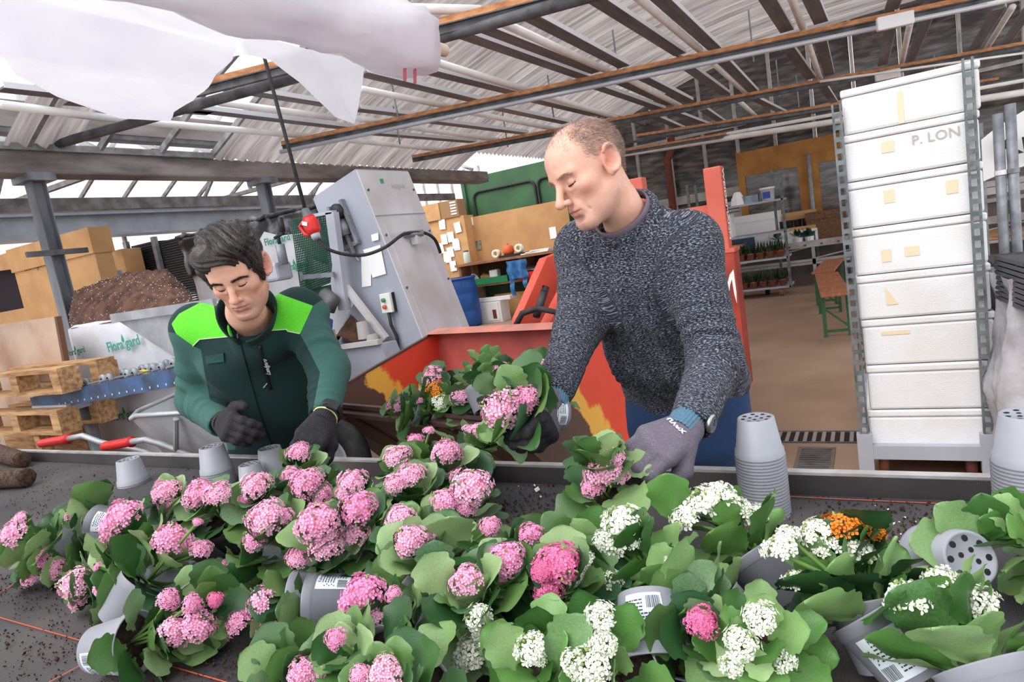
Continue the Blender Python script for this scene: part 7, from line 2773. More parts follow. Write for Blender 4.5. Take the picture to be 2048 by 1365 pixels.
LEAF = {k: [leaf_mesh('leaf', mm, 10 * n + i, sl) for i in range(5)] for n, (k, mm, sl) in enumerate((('pink', leaf_pink, 1.0), ('white', leaf_white, 0.86), ('dark', leaf_dark, 1.0)))}


def floret(b, c, nrm, r, rs, cup=0.35, slim=1.0):
    """four rounded petals round a small eye"""
    nrm = nrm.normalized()
    t = nrm.orthogonal().normalized()
    t = Quaternion(nrm, rs.uniform(0, 1.57)) @ t
    for k in range(4):
        d = Quaternion(nrm, k * math.pi / 2) @ t
        s = nrm.cross(d)
        w = 0.42 * slim
        P = [c + d * r * 0.12, c + d * r * 0.55 + s * r * w + nrm * r * cup * 0.7, c + d * r * 0.95 + s * r * w * 0.55 + nrm * r * cup * 0.75, c + d * r * 1.08 + nrm * r * cup * 0.6, c + d * r * 0.95 - s * r * w * 0.55 + nrm * r * cup * 0.75, c + d * r * 0.55 - s * r * w + nrm * r * cup * 0.7]
        b.mi = 0
        b.add(P, [(0, 1, 2, 3), (0, 3, 4, 5)])
    b.mi = 1
    o = [c + (Quaternion(nrm, k * math.pi / 2) @ t) * r * 0.2 + nrm * r * 0.16 for k in range(4)]
    b.add(o, [(0, 1, 2, 3)])


def cluster_mesh(seed, n, mats, rf, dome=1.15, loose=0.0, slim=1.0):
    """flower head of unit radius looking along +z"""
    rs = random.Random(seed)
    b = MB()
    for i in range(n):
        u = (i + 0.5) / n
        ct = 1 - u * dome
        st = math.sqrt(max(0, 1 - ct * ct))
        a = i * 2.39996 + rs.uniform(-0.2, 0.2)
        nrm = V(st * math.cos(a), st * math.sin(a), ct)
        lump = 1 + 0.12 * math.sin(3 * a + seed) + 0.08 * math.sin(5 * ct * 3 + seed)
        c = V(nrm.x * 1.0, nrm.y * 1.0, nrm.z * 0.72) * lump * rs.uniform(0.93 - loose, 1.03)
        if rs.random() < 0.06 + loose * 0.3:
            b.mi = 2
            b.lathe([(0.0, -0.12), (rf * 0.35, 0.0), (rf * 0.25, 0.1), (0, 0.16)], c, 5, nrm.to_track_quat('Z', 'Y').to_matrix())
        else:
            floret(b, c, (nrm + V(rs.uniform(-.25, .25), rs.uniform(-.25, .25), rs.uniform(-.1, .25))), rf * rs.uniform(0.9, 1.12), rs, slim=slim)
        if loose:
            b.mi = 2
            b.tube([V(0, 0, -0.35), c * 0.55, c * 0.97], 0.02, 4, cap=False, rr=[0.035, 0.025, 0.03])
    if not loose:
        b.mi = 2
        b.lathe([(0.06, -0.45), (0.4, -0.1), (0.66, 0.02)], (0, 0, 0), 12)
        b.mi = 1
        b.lathe([(0.66, 0.02), (0.76, 0.12), (0.72, 0.32), (0.42, 0.53), (0.0, 0.61)], (0, 0, 0), 12)
    return b.mesh('flower_head', mats, False)


HEADS = {
    'pink': [cluster_mesh(s, 104, [pink_m, eye_pink, bud_m], 0.185) for s in (1, 2, 3, 4)],
    'deep': [cluster_mesh(s, 96, [magenta_m, eye_pink, bud_m], 0.19) for s in (5, 6)],
    'white': [cluster_mesh(s, 58, [white_m, eye_white, bud_m], 0.29, 1.05, 0.18, 0.9) for s in (7, 8, 9)],
    'orange': [cluster_mesh(s, 64, [orange_m, eye_orange, bud_m], 0.215, 1.1) for s in (11,)]}

# pot: 10.5 cm grey nursery pot
PR, PB, PH = 0.053, 0.038, 0.086
pot_prof = [(0.0, 0.003), (PB - 0.006, 0.003), (PB - 0.004, 0.0), (PB, 0.0015), (PR - 0.0045, PH - 0.016), (PR - 0.002, PH - 0.015), (PR - 0.001, PH - 0.002), (PR + 0.0005, PH), (PR - 0.002, PH + 0.0005), (PR - 0.005, PH - 0.012), (PB - 0.002, 0.006), (0.0, 0.006)]
POT_ME = MB().lathe(pot_prof, (0, 0, 0), 32).mesh('pot', potg, True)
hole_m = mat('hole_dark', (24, 22, 24), 0.8)
b = MB()
for i in range(8):
    a = 2 * math.pi * i / 8
    b.lathe([(0.0, 0.0), (0.0048, 0.0), (0.0, -0.0004)], (0.027 * math.cos(a), 0.027 * math.sin(a), -0.0006 + 0.003), 8)
for i in range(4):
    a = 2 * math.pi * i / 4 + 0.4
    b.lathe([(0.0, 0.0), (0.004, 0.0), (0.0, -0.0004)], (0.012 * math.cos(a), 0.012 * math.sin(a), -0.0006 + 0.003), 8)
HOLE_ME = b.mesh('drain_hole', hole_m)
SOIL_ME = MB().grid(lambda u, v: V((PR - 0.006) * u * math.cos(2 * math.pi * v), (PR - 0.006) * u * math.sin(2 * math.pi * v), PH - 0.011 + 0.003 * mnoise.noise(V(u * 9, v * 15, 0)) * (1 if u < 0.9 else 0)), 7, 25).mesh('soil', soil_m, True)


def wrap_pot(x, z, lift=0.0004):
    r = PB + (PR - 0.0045 - PB) * (z / (PH - 0.016)) + lift
    a = x / 0.047
    return (r * math.cos(a), r * math.sin(a), z)


ink = mat('label_ink', (60, 62, 68), 0.7)
sticker = mat('label_paper', (214, 222, 230), 0.5)
b = MB()
b.grid(lambda u, v: wrap_pot(-0.028 + 0.056 * u, 0.010 + 0.056 * v, 0.0006), 12, 4)
b.mi = 1
rs = random.Random(4)
x = -0.025
while x < -0.004:                                 # barcode
    w = rs.choice((0.0004, 0.0008, 0.0012))
    b.add([wrap_pot(x, 0.014, 0.0011), wrap_pot(x + w, 0.014, 0.0011), wrap_pot(x + w, 0.03, 0.0011), wrap_pot(x, 0.03, 0.0011)], [(0, 1, 2, 3)])
    x += w + rs.choice((0.0005, 0.0009))
for k in range(9):                                # lines of small print
    z = 0.054 - 0.0045 * k
    x = 0.001 if z < 0.034 else -0.014
    while x < 0.022:
        w = rs.uniform(0.002, 0.006)
        b.add([wrap_pot(x, z, 0.0011), wrap_pot(x + w, z, 0.0011), wrap_pot(x + w, z + 0.0017, 0.0011), wrap_pot(x, z + 0.0017, 0.0011)], [(0, 1, 2, 3)])
        x += w + 0.0012
for k in range(5):                                # care symbols
    b.add([wrap_pot(-0.023 + 0.003 * (k % 2), 0.034 + 0.004 * k, 0.0011), wrap_pot(-0.0195 + 0.003 * (k % 2), 0.035 + 0.004 * k, 0.0011), wrap_pot(-0.021 + 0.003 * (k % 2), 0.037 + 0.004 * k, 0.0011)], [(0, 1, 2)])
tm = text_mesh('Kalanchoe', 0.008, 'LEFT')
for p in tm.polygons:
    b.add([wrap_pot(-0.014 + tm.vertices[i].co.x, 0.0605 + tm.vertices[i].co.y, 0.0012) for i in p.vertices], [tuple(range(len(p.vertices)))])
LABEL_ME = b.mesh('label', [sticker, ink])


def child(name, me, parent, M, lab=None):
    o = bpy.data.objects.new(name, me)
    COL.objects.link(o)
    o.parent = parent
    o.matrix_local = M
    if lab:
        o['label'] = lab
    return o


def axis_from(tilt, alpha):
    """tilt from upright, alpha: 0 picture right, 90 away, 180 left, 270 towards the viewer"""
    t, a = math.radians(tilt), math.radians(alpha + 28.5)
    return V(math.sin(t) * math.cos(a), math.sin(t) * math.sin(a), math.cos(t))


NPL = [0]


def plant(kind, heads, tilt, alpha, label, sticker_turn=None, nleaf=20, ground=ZT, hd=0.165, group='kalanchoes on the potting bench', base=None, pot=True, leafk=None, big=1.00, spread=1.0, zfix=None, axis=None, extra=()):
    """heads: (px, py, radius in px[, kind]) of each flower head; the plant leans by tilt towards alpha"""
    NPL[0] += 1
    rs = random.Random(100 + NPL[0])
    ax = axis_from(tilt, alpha) if axis is None else axis.normalized()
    st = math.sqrt(max(0, 1 - ax.z * ax.z))
    low = min(-PB * st, PH * ax.z - PR * st)
    hx, hy = heads[0][0], heads[0][1]
    if zfix is None:
        oz = ground - low + 0.001
        hz = oz + ax.z * hd + 0.012
        hp = at(hx, hy, z=hz)
        O_ = hp - ax * hd - V(0, 0, 0.012)
    else:
        hp = zfix
        O_ = hp - ax * hd
    root = thing('kalanchoe', label, 'plant', O_, group)
    q = ax.to_track_quat('Z', 'Y')
    root.rotation_mode = 'QUATERNION'
    if sticker_turn is None:
        root.rotation_quaternion = q @ Quaternion((0, 0, 1), rs.uniform(0, 6.28))
    else:                                     # turn the printed label towards the viewer's side
        tl = q.inverted() @ (CAM - O_)
        root.rotation_quaternion = q @ Quaternion((0, 0, 1), math.atan2(tl.y, tl.x) + math.radians(sticker_turn))
    RM = root.rotation_quaternion.to_matrix()
    RI = RM.transposed()
    if pot:
        pt = child('pot', POT_ME, root, Matrix())
        child('drain_holes', HOLE_ME, pt, Matrix())
        if sticker_turn is not None or rs.random() < 0.5:
            child('label', LABEL_ME, pt, Matrix.Rotation(0 if sticker_turn is not None else rs.uniform(0, 6.28), 4, 'Z'))
    child('soil', SOIL_ME, root, Matrix())
    lk = leafk or ('white' if kind == 'white' else 'dark' if kind == 'orange' else 'pink')
    for i in range(nleaf):
        f_ = i / (nleaf - 1)
        ang = i * 2.39996 + rs.uniform(-0.3, 0.3)
        el = math.radians(14 + 62 * (1 - f_) ** 1.1 + rs.uniform(-12, 12)) if f_ > 0.15 else math.radians(rs.uniform(50, 80))
        L = (0.052 + 0.036 * f_ ** 0.7) * rs.uniform(0.75, 1.2) * (0.82 if hy > 1180 else 1.0) * (0.35 + 0.65 * big)
        d = V(math.cos(ang) * math.cos(el), math.sin(ang) * math.cos(el), math.sin(el))
        bp_ = V(0.010 * math.cos(ang), 0.010 * math.sin(ang), PH + 0.004 + 0.05 * (1 - f_))
        if f_ > 0.55:
            bp_ = V(0.022 * math.cos(ang), 0.022 * math.sin(ang), PH - 0.002 + 0.012 * (1 - f_))
        dw = RM @ d
        bw_ = O_ + RM @ bp_
        tip = bw_ + dw * L
        if ground is not None and tip.z < ground + 0.012:
            need = (ground + 0.012 - bw_.z) / L
            if abs(need) < 0.9:
                h = V(dw.x, dw.y, 0)
                if h.length > 1e-3:
                    h.normalize()
                    dw = (h * math.sqrt(1 - need * need) + V(0, 0, need))
                    d = RI @ dw
            else:
                continue
        Z_ = (V(0, 0, 1) - d * d.z)
        if Z_.length < 0.05:
            Z_ = V(-math.cos(ang), -math.sin(ang), 0.2)
        Z_.normalize()
        Z_ = Quaternion(d, rs.uniform(-0.45, 0.45)) @ Z_
        X_ = d.cross(Z_).normalized()
        Z_ = X_.cross(d)
        M = Matrix((X_ * L, d * L, Z_ * L)).transposed().to_4x4()
        M.translation = bp_
        child('leaf', rs.choice(LEAF[lk]), root, M)
    for n, h in enumerate(heads):
        k = h[3] if len(h) > 3 else kind
        if n == 0:
            p = hp
        else:
            dist = (hp - CAM).dot(-(ROT @ V(0, 0, 1)))
            v = ray(h[0], h[1])
            p = CAM + v * (dist / F) * rs.uniform(0.985, 1.01)
        toc = (CAM - p).normalized()
        dep = (p - CAM).dot(-(ROT @ V(0, 0, 1)))
        r = h[2] * dep / F * 0.95
        p = p + toc * 0.010
        nd = (ax * 0.75 + V(0, 0, 0.45) + toc * 0.45 + V(rs.uniform(-.2, .2), rs.uniform(-.2, .2), 0)).normalized()
        pl_ = RI @ (p - O_)
        ndl = RI @ nd
        M = (ndl.to_track_quat('Z', 'Y') @ Quaternion((0, 0, 1), rs.uniform(0, 6.28))).to_matrix() @ Matrix.Diagonal((r, r, r * rs.uniform(0.9, 1.1)))
        M = M.to_4x4()
        M.translation = pl_
        hd_ = child('flower_head', rs.choice(HEADS[k]), root, M)
        s0 = V(rs.uniform(-0.008, 0.008), rs.uniform(-0.008, 0.008), PH - 0.005)
        me = MB().tube([s0, s0.lerp(pl_, 0.5) + V(0, 0, 0.01), pl_ - ndl * r * 0.3], 0.003, 5).mesh('stem', stem_m, True)
        child('stem', me, root, Matrix())
    for (x0_, y0_, x1_, y1_, kk) in extra:
        dep = (hp - CAM).dot(-(ROT @ V(0, 0, 1))) / F
        a_ = CAM + ray(x0_, y0_) * dep
        c_ = CAM + ray(x1_, y1_) * dep * rs.uniform(0.97, 1.0)
        dl = c_ - a_
        L = dl.length
        Z_ = (CAM - a_).normalized() * (1 if kk == 'face' else -1) + V(0, 0, 0.25)
        d = dl.normalized()
        Z_ = (Z_ - d * Z_.dot(d)).normalized()
        X_ = d.cross(Z_)
        M = Matrix((RI @ X_ * L, RI @ d * L, RI @ Z_ * L)).transposed().to_4x4()
        M.translation = RI @ (a_ - O_)
        child('leaf', rs.choice(LEAF[lk]), root, M)
    return root


A = plant
# --- back row by the worker in green
A('pink', [(598, 906, 24)], 12, 270, 'pink kalanchoe under the black glove of the worker in green')
A('pink', [(582, 950, 20)], 25, 200, 'small pink-headed kalanchoe just below the plant being trimmed')
A('pink', [(613, 966, 34), (644, 990, 26)], 20, 230, 'pink kalanchoe with two heads below the trimmed one')
A('pink', [(705, 966, 30), (690, 985, 20)], 18, 260, 'pink kalanchoe right of centre back row behind a folded leaf')
A('pink', [(795, 915, 28)], 15, 240, 'pink kalanchoe near the loader bucket lip, left of three')
A('pink', [(832, 882, 18), (858, 862, 12)], 15, 60, 'small-flowered kalanchoe rising highest beside the bucket lip')
A('pink', [(893, 906, 30), (912, 947, 22)], 12, 280, 'pink kalanchoe with grey-green leaves against the bucket front')
A('pink', [(960, 866, 22), (938, 862, 14)], 45, 350, 'kalanchoe tipped over the bench rim with its pot outward')
A('pink', [(822, 952, 30), (792, 968, 24)], 18, 255, 'pink kalanchoe with split heads left of the widest head')
A('pink', [(941, 976, 42), (890, 1004, 30), (930, 1016, 24)], 20, 320, 'wide-headed pink kalanchoe nearest the bare cloth patch')
# --- left group
A('pink', [(30, 1070, 34), (40, 1040, 16)], 55, 200, 'pink kalanchoe at the far end of the bench cloth')
A('pink', [(135, 1036, 20), (155, 1015, 8)], 78, 175, 'nearly hidden kalanchoe whose tipped pot shows a barcode', sticker_turn=10, extra=[(178, 1030, 188, 962, 'back')])
A('pink', [(245, 1036, 40), (222, 1070, 24)], 42, 200, 'pink kalanchoe leaning over the barcode pot')
A('pink', [(332, 985, 28), (338, 1010, 20)], 30, 250, 'pink kalanchoe behind, between lone upturned pot and pot stack')
A('pink', [(400, 990, 32), (435, 990, 28), (488, 1000, 18)], 28, 250, 'pink kalanchoe with a broad flat head below the pot stack')
A('pink', [(512, 972, 30)], 22, 270, 'pink kalanchoe beside the small upturned pot')
A('pink', [(344, 1082, 38), (400, 1100, 24), (395, 1045, 10)], 48, 30, 'round-headed pink kalanchoe with lying pot at its back')
A('pink', [(533, 1036, 38), (512, 1080, 26), (565, 1035, 22)], 25, 250, 'pink kalanchoe with one round and one small lower head')
A('pink', [(634, 1046, 42), (654, 1092, 34), (598, 1114, 26)], 25, 250, 'pink kalanchoe with three stacked heads in the middle')
A('pink', [(716, 1018, 38), (705, 1062, 36)], 22, 270, 'pink kalanchoe with two merged heads at the bench centre')
A('pink', [(801, 1036, 30)], 20, 260, 'pink kalanchoe half wrapped by its own wavy leaves')
A('pink', [(822, 1082, 34)], 25, 250, 'pink kalanchoe with one leaf covering its head')
A('pink', [(866, 1064, 16), (980, 1054, 22)], 20, 300, 'kalanchoe with pale upright leaf and few open flowers', extra=[(905, 1112, 897, 1018, 'back'), (960, 1110, 985, 1050, 'face')])
A('pink', [(1064, 1072, 28)], 30, 330, 'pink kalanchoe under a dark pointed leaf near the white flowers', extra=[(1135, 1090, 1098, 1036, 'face'), (1150, 1095, 1175, 1040, 'back')])
A('pink', [(90, 1116, 22), (64, 1150, 22), (108, 1138, 24)], 80, 215, 'kalanchoe lying flat with three pink heads at the cloth edge')
A('pink', [(150, 1168, 32), (160, 1195, 24)], 82, 225, 'kalanchoe lying flat with one long drooping pink head')
A('pink', [(213, 1172, 26), (196, 1135, 10), (235, 1180, 14)], 84, 190, 'pale pink kalanchoe lying with its pot to the right')
A('pink', [(352, 1262, 32), (398, 1250, 34), (337, 1200, 22), (385, 1208, 20)], 86, 352, 'tipped kalanchoe with bare grey pot nearest the orange thread', sticker_turn=40)
A('pink', [(458, 1134, 12), (448, 1128, 8)], 86, 185, 'leafy kalanchoe lying down with soil showing in its pot mouth')
A('pink', [(524, 1205, 34), (540, 1262, 28), (476, 1248, 28)], 84, 183, 'lying kalanchoe whose soil-crusted pot points at the bench centre')
A('pink', [(604, 1348, 30), (640, 1352, 18)], 62, 300, 'kalanchoe at the lower frame edge with white pot rim up')
A('deep', [(430, 1200, 16)], 70, 320, 'small deep pink kalanchoe squeezed between lying pots')
# --- centre front
A('pink', [(726, 1192, 46), (744, 1240, 34), (786, 1190, 18), (692, 1225, 20)], 52, 175, 'largest round pink head in front with pot tipped to the right')
A('pink', [(672, 1278, 22)], 40, 240, 'pale pink kalanchoe low in front of the largest pink head')
A('pink', [(769, 1346, 34), (720, 1350, 22)], 40, 260, 'pink kalanchoe cut by the lower frame edge with broad leaf', big=1.11)
A('pink', [(934, 1162, 34)], 30, 255, 'pale pink kalanchoe standing alone amid large leaves', extra=[(872, 1165, 868, 1080, 'back'), (890, 1190, 850, 1110, 'face')], big=1.05)
A('pink', [(1013, 1118, 36), (1005, 1150, 22)], 25, 260, 'pink kalanchoe split by a leaf edge left of the deep pink one')
A('deep', [(1118, 1126, 44), (1096, 1185, 32), (1085, 1140, 26)], 30, 260, 'deep pink kalanchoe touching the white flowers')
A('deep', [(1404, 1246, 34)], 55, 280, 'single deep pink head among the white kalanchoes')
# --- white ones
G = 'white kalanchoes on the potting bench'
A('white', [(1246, 1044, 42), (1228, 1092, 34), (1205, 1085, 26), (1258, 1082, 26)], 30, 150, 'white kalanchoe beside the deep pink heads and bare cloth', group=G)
A('white', [(1160, 1150, 30), (1140, 1185, 26), (1190, 1200, 30), (1165, 1118, 24), (1222, 1165, 26)], 62, 250, 'white kalanchoe trailing sprays over dark leaves', group=G)
A('white', [(956, 1238, 30), (938, 1312, 36), (972, 1290, 22), (960, 1265, 20)], 58, 220, 'white kalanchoe lowest in front of the lone pale pink one', group=G, big=1.09)
A('white', [(1060, 1296, 34), (1078, 1318, 18)], 45, 260, 'white kalanchoe between two very large round leaves', extra=[(1030, 1345, 1000, 1255, 'face'), (1105, 1345, 1165, 1240, 'face')], group=G, big=1.23)
A('white', [(1180, 1332, 42), (1206, 1285, 30), (1202, 1232, 30), (1145, 1325, 26)], 55, 240, 'white kalanchoe in front of the upturned labelled pot', group=G, big=1.09)
A('white', [(1437, 1002, 40), (1400, 1010, 46), (1512, 1034, 28), (1372, 1040, 34), (1480, 1020, 26)], 42, 125, 'white kalanchoe with long bare stalks before the tall pot stack', extra=[(1345, 1045, 1332, 945, 'back'), (1480, 1130, 1575, 1062, 'face'), (1420, 1110, 1350, 1140, 'face')], group=G, big=1.14, nleaf=17)
A('white', [(1650, 1095, 30), (1560, 1100, 36), (1718, 1112, 38), (1590, 1165, 28), (1628, 1066, 34), (1690, 1090, 28), (1575, 1070, 24)], 44, 118, 'white kalanchoe whose leaning pot shows the printed label', extra=[(1690, 1170, 1815, 1100, 'face'), (1640, 1150, 1640, 1245, 'face')], sticker_turn=-12, group=G, big=1.16, nleaf=17)
A('white', [(1880, 1165, 34), (1815, 1200, 42), (1960, 1208, 38), (1915, 1190, 32)], 46, 95, 'white kalanchoe whose bare pot base faces the lower corner', group=G, big=1.14)
A('white', [(1520, 1236, 34), (1482, 1288, 36), (1567, 1322, 26), (1465, 1330, 26)], 42, 262, 'white kalanchoe low in front with one large veined leaf', nleaf=13, extra=[(1500, 1290, 1530, 1365, 'face')], group=G, big=1.18)
A('white', [(2000, 1032, 10)], 62, 140, 'flowerless leafy kalanchoe tipped at the frame edge', extra=[(1960, 1085, 1880, 1015, 'face'), (1985, 1085, 1965, 995, 'face'), (1960, 1095, 1830, 1085, 'face')], group=G, big=1.16)
A('orange', [(1684, 1056, 40), (1750, 1070, 24), (1722, 1052, 22)], 30, 95, 'orange kalanchoe standing behind the white ones', extra=[(1735, 1085, 1728, 1000, 'back')], big=1.05)
A('white', [(1330, 1120, 10), (1362, 1130, 8)], 50, 140, 'budding kalanchoe with labelled pot between white sprays', sticker_turn=5, group=G)

# --- plants in the hands of the man in the jumper
hp1 = at(1005, 818, y=1.155)
plant('pink', [(1005, 815, 46), (1052, 800, 32), (1075, 865, 16)], 0, 0, 'pink kalanchoe held up in the raised glove before the bucket', zfix=hp1, hd=0.15, ground=None, axis=cam_dir(-0.88, 0.12, 0.42), group='kalanchoes held by the man', nleaf=22, sticker_turn=0, big=1.25, extra=[(1040, 800, 1010, 740, 'face'), (1060, 800, 1075, 725, 'face'), (1070, 830, 1100, 770, 'face'), (990, 850, 955, 880, 'face'), (985, 790, 955, 750, 'face')])
hp2 = at(1205, 950, y=1.03)
plant('pink', [(1205, 950, 38), (1228, 915, 24), (1185, 975, 24), (1240, 955, 20)], 14, 250, 'pink kalanchoe being set down by the grey glove', group='kalanchoes held by the man', nleaf=20, big=1.2, extra=[(1190, 930, 1160, 880, 'face'), (1220, 920, 1225, 865, 'face'), (1250, 950, 1300, 910, 'face')], zfix=at(1208, 945, y=1.04), hd=0.13, axis=cam_dir(-0.12, 0.94, 0.25))
# --- plants thrown into the loader bucket
G = 'kalanchoes in the loader bucket'
bucket = [('pink', (870, 757, 26), 40, 240, 'pink kalanchoe nearest the yellow scraped paint in the bucket'), ('pink', (953, 745, 16), 40, 100, 'small pink kalanchoe toward the back of the bucket'), ('pink', (925, 790, 24), 40, 260, 'pink kalanchoe right of the orange one in the bucket'),
          ('orange', (872, 781, 22), 50, 250, 'orange kalanchoe lying in the bucket'), ('white', (880, 805, 18), 50, 270, 'white kalanchoe at the bucket lip'), ('pink', (1003, 738, 18), 30, 80, 'pink kalanchoe in the bucket behind the held plant'),
          ('pink', (1085, 732, 18), 30, 60, 'pink kalanchoe in the bucket beside the jumper sleeve'), ('white', (970, 722, 14), 30, 100, 'white kalanchoe farthest back in the bucket'), ('pink', (790, 812, 18), 60, 200, 'pink kalanchoe low in the bucket corner near the green sleeve'),
          ('white', (1098, 765, 14), 30, 300, 'white kalanchoe in the bucket touching the sleeve cuff'), ('pink', (840, 800, 12), 50, 180, 'leafy kalanchoe with hardly a flower in the bucket'), ('pink', (1040, 760, 10), 30, 120, 'leafy budding kalanchoe in the bucket middle')]
for k, h, t, a, lab in bucket:
    # lie on the sloping load: deeper in the bucket is a little higher
    z = 0.985 + 0.11 * max(0, (805 - h[1])) / 80
    p = at(h[0], h[1], z=z)
    plant(k, [h], t, a, lab, zfix=p, hd=0.15, ground=None, group=G, nleaf=16)

# ================================================================== empty pots and stacks
ORD = ['', 'first', 'second', 'third', 'fourth', 'fifth', 'sixth', 'seventh', 'eighth', 'ninth', 'tenth', 'eleventh', 'twelfth', 'thirteenth', 'fourteenth', 'fifteenth', 'sixteenth', 'seventeenth', 'eighteenth', 'nineteenth', 'twentieth', 'twenty-first']


def pot_stack(px, py, n, step, labels, group, scale=1.0, ground=ZT, tiltz=0.0):
    """n upturned pots, the lowest standing on its rim at px, py"""
    o = at(px, py, z=ground)
    for k in range(n):
        if n > 3:
            lab = labels[0] if k == 0 else labels[2] if k == n - 1 else '%s pot from the bottom, %s' % (ORD[k + 1], labels[1])
        else:
            lab = labels[min(k, len(labels) - 1)]
        r = thing('plant_pot', lab, 'pot', o + V(0, 0, 0), group)
        z = PH * scale + step * k
        M = Matrix.Translation((0, 0, z)) @ Matrix.Rotation(math.pi, 4, 'X') @ Matrix.Rotation(0.7 * k + px, 4, 'Z') @ Matrix.Scale(scale, 4)
        pt = child('pot_shell', POT_ME, r, M)
        if k == n - 1:
            child('drain_holes', HOLE_ME, pt, Matrix())
        if px == 437 and k == n - 1:
            child('label', LABEL_ME, pt, Matrix.Rotation(2.6, 4, 'Z'))


potsg = 'upturned empty pots on the bench'
pot_stack(268, 968, 2, 0.007, ['lower of two nested upturned pots standing alone', 'upper of two nested upturned pots standing alone'], potsg)
pot_stack(440, 968, 8, 0.0065, ['bottom pot of the short upturned stack by the green worker', 'nested in the short stack by the green worker', 'labelled top pot of the short upturned stack'], 'short stack of upturned pots')
pot_stack(508, 972, 1, 0.007, ['single upturned grey pot close to the short stack'], potsg, 0.86)
pot_stack(550, 950, 3, 0.0065, ['lowest of three upturned pots under the worker\'s elbow', 'middle of three upturned pots under the worker\'s elbow', 'top of three upturned pots under the worker\'s elbow'], potsg, 0.95)
pot_stack(1532, 1026, 20, 0.0066, ['bottom pot of the tall stack before the trolley', 'nested in the tall stack before the foam box trolley', 'top pot of the tall stack before the trolley'], 'tall stack of upturned pots', 0.92)
pot_stack(2062, 1050, 18, 0.0068, ['bottom pot of the stack cut by the frame edge', 'nested in the stack cut by the frame edge', 'top pot of the stack cut by the frame edge'], 'pot stack at the frame edge')


def loose_pot(px, py, tilt, alpha, label, sticker_turn=None, flip=False, z=ZT):
    ax = axis_from(tilt, alpha)
    st = math.sqrt(max(0, 1 - ax.z ** 2))
    low = min(-PB * st, PH * ax.z - PR * st, -PB * st + 0 * ax.z)
    o = at(px, py, z=z + 0.045)
    O_ = V(o.x, o.y, z - low + 0.001) - V(ax.x, ax.y, 0) * PH * 0.5
    r = thing('plant_pot', label, 'pot', O_, 'loose pots among the plants')
    r.rotation_mode = 'QUATERNION'
    q = ax.to_track_quat('Z', 'Y')
    tl = q.inverted() @ (CAM - O_)
    r.rotation_quaternion = q @ Quaternion((0, 0, 1), math.atan2(tl.y, tl.x) + math.radians(sticker_turn or 0))
    s = child('pot_shell', POT_ME, r, Matrix())
    child('drain_holes', HOLE_ME, s, Matrix())
    if sticker_turn is not None:
        child('label', LABEL_ME, s, Matrix())
    return r


loose_pot(1905, 1148, 118, 95, 'empty pot showing its perforated base to the camera')
loose_pot(1306, 1290, 132, 262, 'upturned empty pot with printed care label in front', 8, z=ZT + 0.03)
loose_pot(640, 1205, 88, 180, 'empty grey pot lying at the bench middle')
loose_pot(870, 1215, 60, 140, 'smooth grey pot tipped beside the largest pink head')
loose_pot(735, 1130, 20, 90, 'dark grey pot half buried under leaves at the centre')

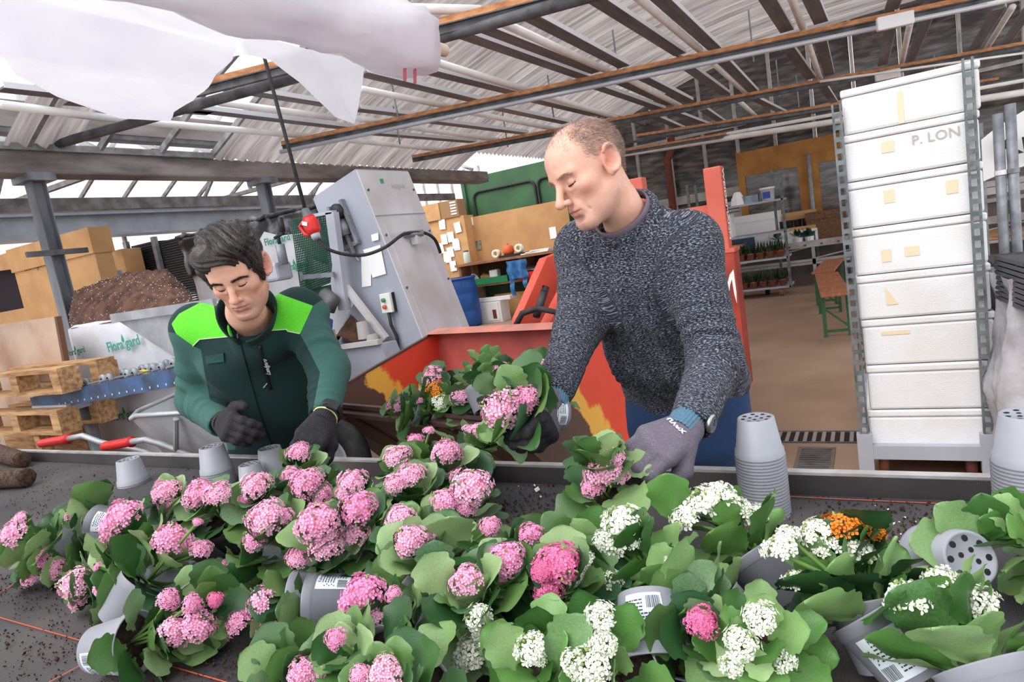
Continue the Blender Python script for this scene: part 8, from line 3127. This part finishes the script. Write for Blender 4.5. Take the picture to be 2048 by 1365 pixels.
# ================================================================== bare root balls, soil crumbs and petals
for n, (p, q, lab) in enumerate((((-10, 905), (45, 920), 'farther bare root ball lying at the bench end'), ((-20, 958), (55, 955), 'nearer bare root ball with roots showing at the bench end'))):
    a, c = at(*p, z=ZT + 0.04), at(*q, z=ZT + 0.04)
    d = (c - a).normalized()
    r = thing('root_ball', lab, 'root ball', c, 'bare root balls')
    bb = MB().tube([a - d * 0.02, a, c - d * 0.01, c, c + d * 0.004], 0.04, 20, rr=[0.03, 0.041, 0.036, 0.034, 0.015])
    for i, v in enumerate(bb.v):
        w = V(*v)
        bb.v[i] = tuple(w + V(mnoise.noise(w * 90), mnoise.noise(w * 90 + V(5, 0, 0)), mnoise.noise(w * 90 + V(0, 7, 0))) * 0.004)
    bb.build('soil_plug', mat('rooty_soil', (96, 74, 58), 0.95, 0, (48, 34, 28), 90, 6, bump=0.8, bscale=180), r, smooth=True)
    for i in range(5):
        e = a - d * 0.02
        dl = (V(random.uniform(-1, 0.2), random.uniform(-0.6, 0.6), random.uniform(0.0, 0.9))).normalized()
        Z_ = V(0, 0, 1) - dl * dl.z
        Z_.normalize()
        X_ = dl.cross(Z_)
        M = Matrix((X_ * 0.08, dl * 0.08, Z_ * 0.08)).transposed().to_4x4()
        M.translation = e
        o_ = bpy.data.objects.new('leaf', random.choice(LEAF['pink']))
        COL.objects.link(o_)
        o_.parent = r
        o_.matrix_parent_inverse = Matrix.Translation(-r.location)
        o_.matrix_basis = M


def crumbs(name, label, spots, n, m, smin, smax, cat, seed):
    rs = random.Random(seed)
    b = MB()
    for i in range(n):
        px, py, sp = rs.choice(spots)
        o = at(px + rs.gauss(0, sp), py + rs.gauss(0, sp * 0.45), z=ZT)
        if o.y > YL - 0.01 or o.y < -0.6:
            continue
        s = rs.uniform(smin, smax) * (2.0 if rs.random() < 0.05 else 1)
        M = Euler((rs.uniform(0, 3), rs.uniform(0, 3), rs.uniform(0, 3))).to_matrix() @ Matrix.Diagonal((s, s * rs.uniform(0.6, 1), s * rs.uniform(0.4, 0.8)))
        P = [M @ V(*p) for p in ((1, 0, 0), (-1, 0, 0), (0, 1, 0), (0, -1, 0), (0, 0, 1), (0, 0, -1))]
        b.add([p + V(o.x, o.y, ZT + s * 0.4 + 0.003) for p in P], [(0, 2, 4), (2, 1, 4), (1, 3, 4), (3, 0, 4), (2, 0, 5), (1, 2, 5), (3, 1, 5), (0, 3, 5)])
    o = b.build(name, m)
    tag(o, label, cat, kind='stuff')


crumbs('soil_crumbs', 'dark soil crumbs strewn over the black cloth', [(150, 940, 110), (340, 950, 90), (60, 1000, 60), (1080, 1030, 60), (1000, 1010, 50), (1800, 1060, 90), (1650, 1040, 80), (1880, 1040, 60), (170, 1250, 110), (300, 1310, 120), (80, 1320, 90), (450, 1330, 60), (1100, 1000, 80), (400, 1160, 200), (900, 1200, 300), (1500, 1200, 250), (40, 1180, 50)], 3200, mat('crumb_soil', (66, 46, 38), 0.95, 0, (40, 28, 24), 200), 0.0012, 0.0036, 'soil', 3)
crumbs('fallen_petals', 'tiny fallen petals and leaf bits on the cloth', [(1500, 1020, 40), (1780, 1050, 40), (1700, 1040, 30), (1820, 1080, 30), (1040, 990, 30), (1960, 1060, 30), (1480, 1090, 60)], 60, white_m, 0.002, 0.005, 'petals', 9)
